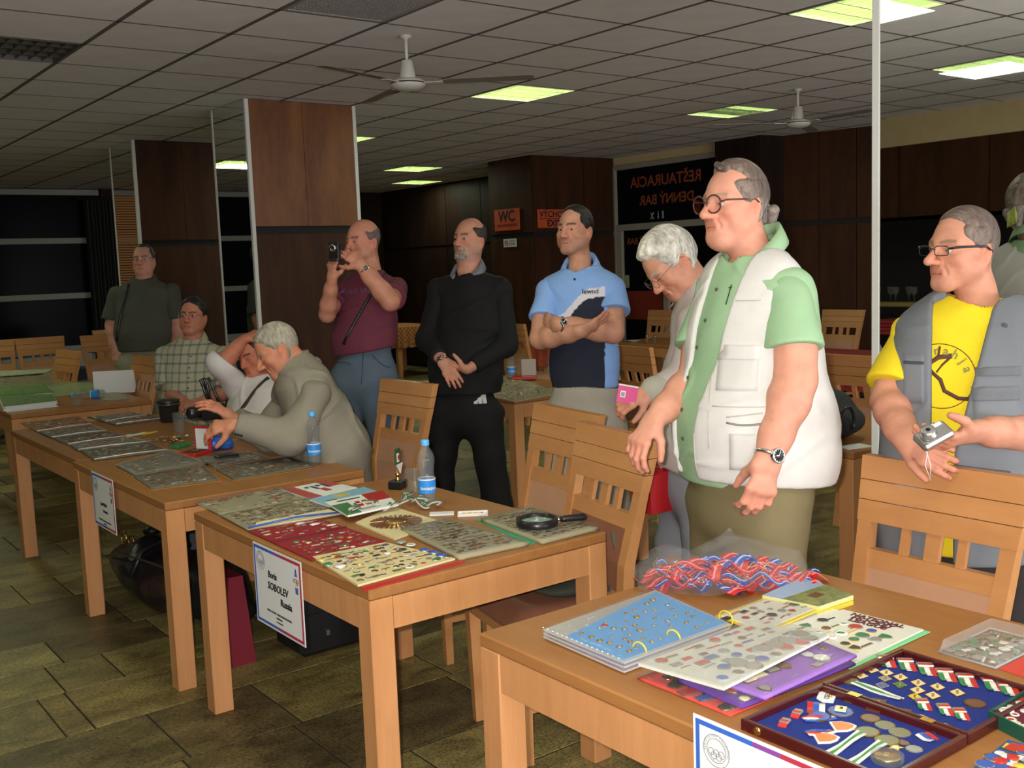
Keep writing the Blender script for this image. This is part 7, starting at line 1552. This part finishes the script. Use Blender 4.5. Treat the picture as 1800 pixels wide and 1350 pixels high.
F = Field((-.30, -.22, -.02), (.30, .22, .22), .017); F.ell((-.02, 0, .04), (.235, .115, .055), .03); F.cone((.01, .02, .08), (.02, .05, .135), .05, .012, .05); F.cone((-.18, -.05, .03), (-.245, -.06, .02), .04, .01, .04); F.cone((.15, -.02, .04), (.20, -.05, .02), .05, .02, .05); F.ell((-.02, -.07, .03), (.10, .055, .035), .03)
F.func(noise3(31, 30, .012)); F.func(noise3(32, 75, .009)); F.plane((0, 0, .006), (0, 0, -1), .004)
V, Qd = F.mesh(); t = thing('plastic_bag', 'crumpled clear plastic bag heaped over red and blue ribbons', 'bag', (ca[0], ca[1], TZ+.002)); s = Solid(); s.add(V @ RB.T, Qd, (.8, .8, .8)); o = s.build('film', mat('bag_film', (.45, .45, .44), rough=.09, alpha=.10, spec=1., bump=.35, bscale=60), t, (0, 0, 0)); o.data.polygons.foreach_set('use_smooth', np.zeros(len(Qd), bool))
q = MB()
for k in range(9):
    a = rnd.uniform(0, 6); p = np.array([rnd.uniform(-.2, .12), rnd.uniform(-.09, -.02), .03]); P_ = [RB @ (p+np.array([.015*math.sin(j*.9+a), .008*math.cos(j+a), .012*j])) for j in range(5)]; q.tube(P_, .0009, n=4, mt=M_GOLD)
o = q.build('gold_thread', None, t)
# blue medal case: two leaves in a dark red frame
zc = TZ+.004; CA = pz(1317, 1272, TZ+.02); CB = pz(1569, 1137, TZ+.02); CC = pz(1800, 1203, TZ+.02)
xa, xb = CA[0], CB[0]+.0; y_hi = (CA[1]+CB[1])/2; W2 = .30
M_MAHO = mat('case_mahogany', (.055, .006, .006), rough=.25, coat=.2)
t = thing('medal_case', 'open dark-red framed case lined in blue and full of medals', 'case', (xa, y_hi-.30, TZ+.001)); Hc = .30; Wc = xb-xa; half = Wc*.46
for i, (x0, x1) in enumerate(((0, half), (half+.004, Wc))):
    q = MB(); q.box(x0+.008, x1-.008, .008, Hc-.008, 0, .008, F_BLUE); q.build('lining', None, t)
    for a in ((x0, x1, 0, .010), (x0, x1, Hc-.010, Hc), (x0, x0+.010, .010, Hc-.010), (x1-.010, x1, .010, Hc-.010)): q = MB(); q.bbox(*a, 0, .022, .002, M_MAHO); q.build('frame_bar', None, t)
for yy in (.075, .225): q = MB(); q.box(half-.006, half+.010, yy-.012, yy+.012, .022, .0235, M_GOLD); q.build('hinge', None, t)
q = MB(); q.lathe([(.008, 0), (.008, .003)], n=12, mt=M_GOLD, M=T(0, .26, .012) @ Matrix.Rotation(-math.pi/2, 4, 'Y')); q.build('clasp', None, t)
tl = np.array(t.location)
def L2(x, y): p = pz(x, y, TZ+.012); return p[0]-tl[0], p[1]-tl[1]
def medal(x, y, r, m, e=None, sh='round', rz=0.): a, b = L2(x, y); o = link('medal', badge_mesh(sh, m, e or 'olive'), t, (a, b, .0085), rz); k_ = 1.5 if sh == 'diamond' else 1.22; o.scale = (r*k_, r*k_, r*.8)
def flag(x, y, ang, L_=.040, w_=.015, cols=('red', 'white', 'green'), top=True):
    a, b = L2(x, y); f_ = bpy.data.objects.new('ribbon_badge', None); COL.objects.link(f_); f_.parent = t; f_.location = (a, b, .0085); f_.rotation_euler = (0, 0, ang); n = len(cols)
    for k, cn in enumerate(cols):
        q = MB(); y0 = -w_+2*w_*k/n; y1 = y0+2*w_/n; P_ = [(-L_*u, 0, .002+.002*math.sin(u*5+k)) for u in np.linspace(0, 1, 6)]; vs = []
        for p in P_: vs += [(p[0], y0, p[2]), (p[0], y1, p[2]), (p[0], y1, p[2]+.0012), (p[0], y0, p[2]+.0012)]
        q.add(vs, [(4*j+s, 4*j+4+s, 4*j+4+(s+1) % 4, 4*j+(s+1) % 4) for j in range(5) for s in range(4)]+[(3, 2, 1, 0), (20, 21, 22, 23)], EN[cn]); q.build('band', None, f_)
    if top:
        q = MB(); q.bbox(-.004, .016, -w_*1.1, w_*1.1, .002, .008, .002, M_SILV2); q.box(-.002, .004, -w_*.9, w_*.9, .008, .009, EN['red']); q.build('clasp', None, f_)
for x, y in ((1557, 1159), (1592, 1165), (1627, 1173), (1661, 1183), (1697, 1192), (1742, 1199), (1770, 1207)): flag(x, y, .75)
for x, y in ((1622, 1237), (1660, 1246), (1688, 1254)): flag(x, y, .8, .026, .011)
for x, y in ((1533, 1176), (1513, 1186), (1558, 1181), (1583, 1189), (1614, 1199), (1648, 1206), (1683, 1216), (1613, 1212), (1640, 1221)): medal(x, y, .0135, M_GOLD, 'cream', 'diamond', .5)
for x, y, e in ((1556, 1191, 'grey'), (1551, 1203, 'blue'), (1582, 1202, 'green'), (1608, 1223, 'yellow')): medal(x, y, .012, M_GOLD, e, 'diamond', .5)
for x, y, r, m, e, sh in ((1495, 1196, .015, M_BRONZE, 'olive', 'round'), (1714, 1235, .0165, M_BRONZE, 'brown', 'round'), (1530, 1261, .0155, M_BRONZE, 'brown', 'round'), (1440, 1258, .018, M_BRONZE, 'blue', 'round'), (1478, 1249, .019, M_SILV2, 'blue', 'round'), (1612, 1264, .020, M_SILV2, 'blue', 'round'), (1653, 1279, .020, M_GOLD, 'yellow', 'round'), (1556, 1273, .015, M_SILV2, 'olive', 'round'), (1582, 1286, .016, M_SILV2, 'olive', 'round'), (1525, 1285, .018, M_GOLD, 'olive', 'round'), (1560, 1300, .018, M_GOLD, 'olive', 'round'), (1607, 1315, .012, M_SILV2, 'grey', 'round'), (1588, 1304, .010, M_BRONZE, 'brown', 'shield'), (1574, 1312, .012, M_GOLD, 'cream', 'star'), (1497, 1229, .013, M_BRONZE, 'orange', 'round')): medal(x, y, r, m, e, sh)
for x, y in ((1478, 1249), (1612, 1264), (1653, 1279)): 
    a, b = L2(x, y); q = MB(); q.box(-.010, .010, -.010, .010, 0, .003, EN['cream']); o = q.build('card', None, t, (a, b, .013), .5); text('sa', .012, M_BLK, o, T(0, 0, .0032))
for x, y in ((1482, 1276), (1452, 1296)): medal(x, y, .016, mat('white_enamel', (.7, .7, .7), rough=.3), 'red', 'star', .4); medal(x, y, .020, mat('white_enamel', (.7, .7, .7), rough=.3), 'orange', 'shield', .9)
a, b = L2(1455, 1222); q = MB(); q.poly([(-.03, -.014), (.028, -.016), (.032, .0), (.026, .016), (-.02, .018), (-.032, .006)], .003, M_WHT); o = q.build('ring_card', None, t, (a, b, .009), .5)
for k, m in enumerate(('blue', 'black', 'red', 'yellow', 'green')):
    q = MB(); cx = -.016+.008*(k if k < 3 else k-2.5); cy = 0 if k < 3 else -.004; q.tube([(cx+.0045*math.cos(v), cy+.0045*math.sin(v), .0035) for v in np.linspace(0, 6.283, 16, endpoint=False)], .0007, n=4, mt=EN[m], closed=True); q.build('ring', None, o)
a, b = L2(1540, 1240); q = MB(); q.box(-.028, .028, -.013, .013, 0, .004, mat('plaque_brown', (.10, .03, .015), rough=.3)); o = q.build('plaque', None, t, (a, b, .009), .35); q = MB()
for k in range(5): cx = -.014+.007*k; q.tube([(cx+.005*math.cos(v), (0 if k % 2 == 0 else -.004)+.005*math.sin(v), .0045) for v in np.linspace(0, 6.283, 14, endpoint=False)], .0008, n=4, mt=M_SILV2, closed=True)
q.build('rings', None, o); a, b = L2(1585, 1253); q = MB(); q.bbox(-.014, .014, -.017, .017, 0, .006, .002, M_BRONZE); q.build('plaque', None, t, (a, b, .009), .4)
flag(1435, 1236, .62, .05, .016, ('white', 'blue', 'red'), False); flag(1412, 1265, 2.6, .06, .010, ('red', 'white', 'blue'), False); flag(1400, 1256, .3, .012, .008, ('red',), True); flag(1418, 1290, 2.65, .05, .010, ('blue', 'red', 'white'), False); flag(1378, 1272, .3, .012, .008, ('red',), True); flag(1617, 1290, 1.5, .03, .013, ('red', 'blue', 'white'), False)
for (x, y), (x2, y2) in (((1515, 1288), (1458, 1325)), ((1552, 1305), (1490, 1345)), ((1500, 1200), (1585, 1228))):
    a, b = L2(x, y); c_, d_ = L2(x2, y2); an = math.atan2(b-d_, a-c_); flag(x, y, an, math.hypot(a-c_, b-d_), .009, ('white', 'green', 'white'), False)
a, b = L2(1560, 1335); q = MB(); q.lathe([(.026, 0), (.027, .002), (.027, .012), (.024, .014), (0, .014)], n=32, mt=M_PET); q.lathe([(.0215, .003), (.0215, .009), (.02, .010), (0, .010)], n=28, mt=M_GOLD); q.build('capsule_medal', None, t, (a, b, .0085))
# clear tray with badges
c = pz(1745, 1140, TZ); t = thing('plastic_tray', 'clear blister tray full of silvery badges near the chair', 'tray', (c[0], c[1], TZ), 0.)
q = MB(); w_, h_ = .105, .062; lo = [(-w_, -h_, 0), (w_, -h_, 0), (w_, h_, 0), (-w_, h_, 0)]; hi = [(-w_*.93, -h_*.9, .030), (w_*.93, -h_*.9, .030), (w_*.93, h_*.9, .030), (-w_*.93, h_*.9, .030)]; q.hexa(lo, hi, mat('blister', (.7, .7, .68), rough=.06, alpha=.18, spec=1., bump=.4, bscale=30)); q.build('tray_shell', None, t, rz=.0)
q = MB(); q.tube([(-w_, -h_, .003), (w_, -h_, .003), (w_, h_, .003), (-w_, h_, .003)], .003, n=6, mt=mat('blister_rim', (.5, .5, .5), rough=.1, alpha=.5, spec=1.), closed=True); q.build('tray_rim', None, t)
Qt = [np.array([c[0]-w_, c[1]-h_, 0]), np.array([c[0]+w_, c[1]-h_, 0]), np.array([c[0]+w_, c[1]+h_, 0]), np.array([c[0]-w_, c[1]+h_, 0])]; scatter(t, np.array([c[0], c[1], TZ]), Qt, TZ+.003, 9, 6, .011, (M_SILV2,), ('grey', 'olive', 'white', 'green'), skip=.05, seed=60)
t = thing('red_sheet', 'plain red card lying between the tray and the blue case', 'card', (pz(1790, 1160, TZ)[0], pz(1790, 1160, TZ)[1], TZ)); o_ = np.array(t.location); p0 = pz(1757, 1177, TZ); slab(t, o_, [p0, pz(1800, 1156, TZ), pz(1860, 1180, TZ), pz(1812, 1195, TZ)], TZ+.0005, TZ+.003, mat('card_red', (.62, .06, .04), rough=.5), 'card')
# green box with maroon lining
Qb = quad(TZ+.025, (1737, 1250), (1800, 1214), (1875, 1240), (1805, 1284)); c = np.mean(Qb, 0); org = np.array([c[0], c[1], TZ]); t = thing('badge_box', 'dark green open box lined in maroon beside the blue case', 'box', org); M_GB = mat('box_green', (.01, .07, .045), rough=.35)
slab(t, org, Qb, TZ, TZ+.004, M_GB, 'box_base'); slab(t, org, [c+(p-c)*.93 for p in Qb], TZ+.004, TZ+.018, F_MAR, 'lining')
for a, b in zip(Qb, Qb[1:]+Qb[:1]):
    i_ = lambda p: c+(p-c)*.94
    slab(t, org, [a, b, i_(b), i_(a)], TZ+.004, TZ+.026, M_GB, 'box_wall')
scatter(t, org, Qb, TZ+.018, 5, 4, .011, (M_SILV2,), ('red', 'white', 'cream'), ('ring', 'ring', 'bar', 'dome'), skip=.1, seed=61)
t, Q, org = page('blue felt sheet of red and yellow badges at the lower corner', 'sheet', [(1660, 1390), (1772, 1300), (1880, 1330), (1800, 1420)], TZ+.010, FELT('mid_blue', (.02, .08, .30)), G5, None, 7, 9, .0135, ('red', 'yellow', 'white', 'red', 'blue'), stuff=False, thick=.006, seed=62, shapes=('dome', 'rect', 'dome', 'round'), name='badge_sheet', skip=.04)
# ---- far table with papers
def stack(label, px, z0, h, m, n=6, grp='paper stacks on the far table'):
    Q = quad(z0+h, *px); c = np.mean(Q, 0); org = np.array([c[0], c[1], z0]); t = thing('paper_stack', label, 'papers', org, 0, grp); r = random.Random(len(label))
    for k in range(n): off = np.array([r.uniform(-.012, .012), r.uniform(-.012, .012), 0]); slab(t, org, [p+off for p in Q], z0+h*k/n, z0+h*(k+.8)/n, M_WHT if k < n-1 else m, 'sheet')
    return t
M_GRN = mat('cover_green', (.10, .20, .05), rough=.5, var=.6, vscale=25); M_GRNL = mat('cover_pale_green', (.32, .42, .20), rough=.4, var=.3, vscale=12); M_MIX = mat('cover_mixed', (.28, .27, .16), rough=.4, var=.7, vscale=60, detail=8)
stack('stack of white booklets with dark green top cover at the table corner', [(8, 713), (100, 703), (92, 692), (0, 695)], TZ, .045, M_GRN, 7)
stack('green covered booklets behind the white stack', [(0, 694), (95, 688), (80, 676), (0, 680)], TZ, .03, M_GRN, 4)
page('pale green glossy album lying across the far table', 'album', [(95, 695), (178, 686), (155, 668), (70, 676)], TZ+.012, M_GRNL, None, M_FILM, thick=.010, name='album')
page('long badge page covering the far end of the paper table', 'badge page', [(0, 690), (120, 676), (85, 655), (0, 662)], TZ+.010, M_MIX, None, M_FILM, 12, 6, .012, seed=70)
page('open notebook with blue edge under the white card', 'paper', [(182, 703), (226, 701), (200, 684), (160, 690)], TZ+.006, M_MIX, None, None, thick=.005, name='notebook')
page('white papers spread beyond the far badge page', 'paper', [(0, 664), (70, 660), (95, 648), (0, 652)], TZ+.010, mat('pap_pale', (.42, .44, .30), rough=.6, var=.3, vscale=20), None, None, thick=.006, name='paper')
c = pz(196, 692, TZ); t = thing('folded_card', 'plain white upright card standing on the far table', 'card', (c[0]+.03, c[1]+.02, TZ), -.55); q = MB(); q.box(-.15, .15, -.002, .002, 0, .17, M_WHT); q.build('front', None, t); q = MB(); q.hexa([(-.15, .06, 0), (.15, .06, 0), (.15, .064, 0), (-.15, .064, 0)], [(-.15, .002, .17), (.15, .002, .17), (.15, .006, .17), (-.15, .006, .17)], M_WHT); q.build('back', None, t)
c = pz(204, 689, TZ); t = thing('pen', 'black marker pen in front of the white card', 'pen', (c[0], c[1], TZ+.010)); q = MB(); d = dirv(1, .2)*.07; q.tube([-d, d*.9], .006, n=8, mt=M_BLKP); q.build('barrel', None, t); q = MB(); q.tube([d*.9, d*1.25], .004, n=8, mt=M_BLKP); q.build('tip', None, t)
# ---- table behind the man in black
t, Q, org = page('wide plastic sheet of gold pins behind the man in black', 'badge page', [(740, 672), (905, 706), (990, 690), (900, 664)], TZ+.008, F_OLIVE, None, M_FILM, 26, 12, .011, ('olive', 'cream', 'brown', 'yellow'), seed=80, skip=.05)
c = pz(913, 669, TZ); t = thing('card_box', 'red box with pale upright lid beside the far bottle', 'box', (c[0]+.03, c[1]-.02, TZ+.012), -.7); q = MB(); q.bbox(-.09, .09, -.05, .05, 0, .02, .003, EN['red']); q.build('box_base', None, t); q = MB(); q.bbox(-.02, .09, .035, .045, .02, .14, .003, mat('lid_pale', (.45, .42, .36), rough=.7)); q.build('lid', None, t)
# saucer and shakers, far tables
c = pz(1108, 600, TZ); c = np.array([6.35, 5.5, TZ]); c = pY(1108, 601, 5.35); c[2] = TZ
x, y = 7.72, 8.02; t = thing('saucer', 'white saucer on the table behind the man in the blue polo', 'saucer', (x, y, TZ)); q = MB(); q.lathe([(.03, 0), (.035, .004), (.075, .016), (.077, .018), (.035, .008), (0, .007)], n=24, mt=M_WHT); q.build('dish', None, t)
for k in range(2):
    x, y = 7.70+.02*k, 7.80-.09*k; t = thing('shaker', ('salt', 'pepper')[k]+' shaker standing beside the white saucer', 'shaker', (x, y, TZ), 0, 'glass shakers'); q = MB(); q.lathe([(.018, 0), (.02, .01), (.015, .05), (.013, .06)], n=14, mt=M_GLASS); q.build('shaker_body', None, t); q = MB(); q.lathe([(.0145, .06), (.0145, .07), (.008, .08), (0, .081)], n=14, mt=M_CHROME); q.build('lid', None, t)
x, y = 7.32, 9.3; t = thing('saucer', 'small plate on the orange-red tablecloth', 'saucer', (x, y, TZ+.006)); q = MB(); q.lathe([(.04, 0), (.08, .014), (.083, .016), (.04, .006), (0, .005)], n=24, mt=M_WHT); q.build('dish', None, t)
# things in the serving hatch seen in the mirror
q = MB(); q.box(X0+.005, X0+.20, 3.2, 9.2, 1.06, 1.10, mat('counter_wood', (.30, .22, .07), rough=.3)); t = thing('bar_counter', 'narrow yellowish bar counter reflected in the big mirror', 'counter', (0, 0, 0)); q.build('worktop', None, t)
for k in range(6):
    yy = 5.75+.10*k; t = thing('bar_glass', 'small stemmed glass in the row on the reflected bar counter', 'glass', (X0+.14-(k % 2)*.07, yy, 1.10), 0, 'glasses on the reflected counter'); q = MB(); q.lathe([(.03, 0), (.004, .006), (.004, .06), (.03, .09), (.036, .15), (.034, .15)], n=14, mt=M_GLASS, cap=False); q.build('glass', None, t)
t = thing('folded_cloth', 'folded red cloths below the reflected bar counter', 'cloth', (X0+.25, 5.7, .80)); 
for k in range(4): q = MB(); q.bbox(-.2, .2, -.35, .35, .001+.035*k, .032+.035*k, .01, mat('cloth_red', (.35, .03, .03), rough=.9)); q.build('fold', None, t)
# ---- bags and clothes
def blob(name, label, cat, c, fn, h, col, m, grp=None, pn='shell', res=None):
    t = thing(name, label, cat, c, 0, grp); F = Field(fn[0], fn[1], h); fn[2](F); V, Qd = F.mesh(); s = Solid(); s.add(V, Qd, col); s.build(pn, m, t, (0, 0, 0)); s.W = V; return t, s
M_LTH = mat('bag_leather', (.012, .012, .013), rough=.28, vcol=True, bump=.25, bscale=60); M_NYL = mat('bag_nylon', (.02, .02, .02), rough=.7, vcol=True, bump=.3, bscale=300)
def f1(F):
    F.ell((0, 0, .12), (.74, .19, .125), .03); F.ell((.28, 0, .20), (.34, .15, .11), .06); F.cone((-.62, -.02, .12), (-.3, 0, .19), .06, .11, .05); F.func(noise3(2, 9, .010)); F.func(noise3(12, 20, .004)); F.plane((0, 0, .003), (0, 0, -1), .003)
t, s = blob('shoulder_bag', 'large black leather holdall lying under the long table', 'bag', (1.70, 5.02, 0), ((-.8, -.3, 0), (.8, .3, .36), f1), .016, (.011, .011, .013), M_LTH); t.rotation_euler = (0, 0, -1.50)
q = MB(); q.tube([(-.60, -.12, .16), (-.30, -.165, .24), (.15, -.165, .27), (.55, -.10, .23)], .006, n=6, mt=mat('piping', (.05, .05, .06), rough=.3)); q.build('piping', None, t)
for x in (-.58, -.48): q = MB(); q.tube([(x+.035*math.cos(a), -.03, .24+.035*math.sin(a)) for a in np.linspace(0, 6.283, 16, endpoint=False)], .005, n=6, mt=M_GOLD, closed=True); q.build('strap_ring', None, t)
q = MB(); q.tube([(-.1, -.19, .16), (-.12, -.12, .27), (-.13, .0, .305), (-.12, .13, .25)], .014, n=6, mt=M_DARK); q.build('strap', None, t)
t = thing('suitcase', 'black hard suitcase standing under the two front tables', 'suitcase', (1.98, 4.02, 0)); q = MB(); q.bbox(-.17, .22, -.13, .13, .01, .40, .02, M_DARK); q.build('suitcase_shell', None, t); q = MB(); q.bbox(-.175, .225, -.135, .135, .19, .215, .004, M_BLKP); q.build('rim', None, t)
for x in (-.05, .10):
    for z in (.10, .20, .30): q = MB(); q.bbox(x-.008, x+.008, -.142, -.13, z-.012, z+.012, .002, M_CHROME); q.build('latch', None, t)
t = thing('paper_bag', 'dark red carrier bag with white print behind the table leg', 'bag', (1.60, 4.12, 0)); q = MB(); q.hexa([(-.07, -.09, 0), (.07, -.09, 0), (.07, .09, 0), (-.07, .09, 0)], [(-.03, -.10, .38), (.03, -.10, .38), (.03, .10, .38), (-.03, .10, .38)], mat('bag_red', (.17, .008, .02), rough=.5)); q.build('bag_body', None, t)
q = MB(); q.box(-.062, -.058, -.05, .05, .24, .262, M_WHT); q.build('print', None, t); text('SALT', .05, M_WHT, t, wallM(-.075, 0, .17), bold=.002)
def f2(F):
    F.ell((0, 0, .08), (.24, .17, .09), .03); F.ell((.08, .03, .15), (.14, .10, .08), .05); F.func(noise3(7, 18, .010)); F.plane((0, 0, .002), (0, 0, -1), .003)
c = pz(1478, 792, TZ); t, s = blob('handbag', 'black bag with shiny straps on the table behind the green shirt man', 'bag', (4.0, 2.95, TZ), ((-.35, -.3, 0), (.35, .3, .3), f2), .012, (.012, .012, .014), M_NYL)
for k in range(3): q = MB(); q.tube([(-.18+.07*k+.05*math.cos(a), -.14-.02*k, .10+.07*math.sin(a)) for a in np.linspace(-.6, 3.6, 14)], .007, n=6, mt=M_BLKP); q.build('strap', None, t)
t = thing('paper', 'loose white paper tucked under the black bag', 'paper', (3.93, 2.72, TZ)); q = MB(); q.poly([(-.06, -.02), (.07, -.05), (.09, .03), (-.04, .06)], .004, M_WHT); q.build('sheet', None, t)
# jacket folded on the brown seat, its sleeve on the backrest
def f3(F):
    F.ell((0, 0, .025), (.13, .15, .028), .02); F.ell((.05, -.03, .04), (.09, .07, .03), .03); F.func(noise3(9, 30, .006)); F.plane((0, 0, .002), (0, 0, -1), .003)
blob('jacket', 'dark green jacket folded on the brown chair seat', 'jacket', (2.22, 2.72, .493), ((-.2, -.2, 0), (.2, .2, .1), f3), .008, (.03, .036, .024), mat('jacket_green', (.03, .036, .024), rough=.8, vcol=True), pn='cloth')
P_ = [pX(1078, 935, 2.36), pX(1084, 965, 2.35), pX(1087, 1000, 2.34), pX(1078, 1025, 2.34), pX(1072, 1040, 2.33)]; c = P_[0]; t = thing('strap', 'grey webbing strap with a buckle hanging from the table corner', 'strap', c); q = MB(); q.tube([p-c for p in P_], .010, n=6, mt=mat('webbing', (.10, .11, .085), rough=.8)); q.build('webbing', None, t); q = MB(); q.tube([P_[3]-c+np.array([.0, .018*math.cos(a), .018*math.sin(a)]) for a in np.linspace(0, 6.283, 14, endpoint=False)], .003, n=5, mt=M_CHROME, closed=True); q.build('buckle', None, t)
def f4(F):
    F.ell((0, 0, .06), (.16, .15, .06), .03); F.cone((-.10, -.12, .05), (-.17, -.20, -.10), .05, .035, .04); F.cone((.05, .0, .08), (.12, .03, .22), .07, .05, .05); F.func(noise3(10, 22, .008))
blob('jacket', 'black jacket hanging over the seat of the chair behind the vest man', 'jacket', (3.0, 2.70, .47), ((-.3, -.3, -.2), (.3, .3, .3), f4), .011, (.008, .008, .009), M_NYL, pn='cloth')
c = pD(1152, 868, 3.9); t = thing('plastic_bag', 'bright red bag on the chair behind the vest man', 'bag', c); q = MB(); q.hexa([(-.07, -.05, -.06), (.07, -.05, -.06), (.07, .05, -.06), (-.07, .05, -.06)], [(-.08, -.05, .08), (.08, -.05, .10), (.06, .05, .10), (-.08, .05, .07)], mat('bag_scarlet', (.42, .01, .015), rough=.35)); q.build('bag_body', None, t)
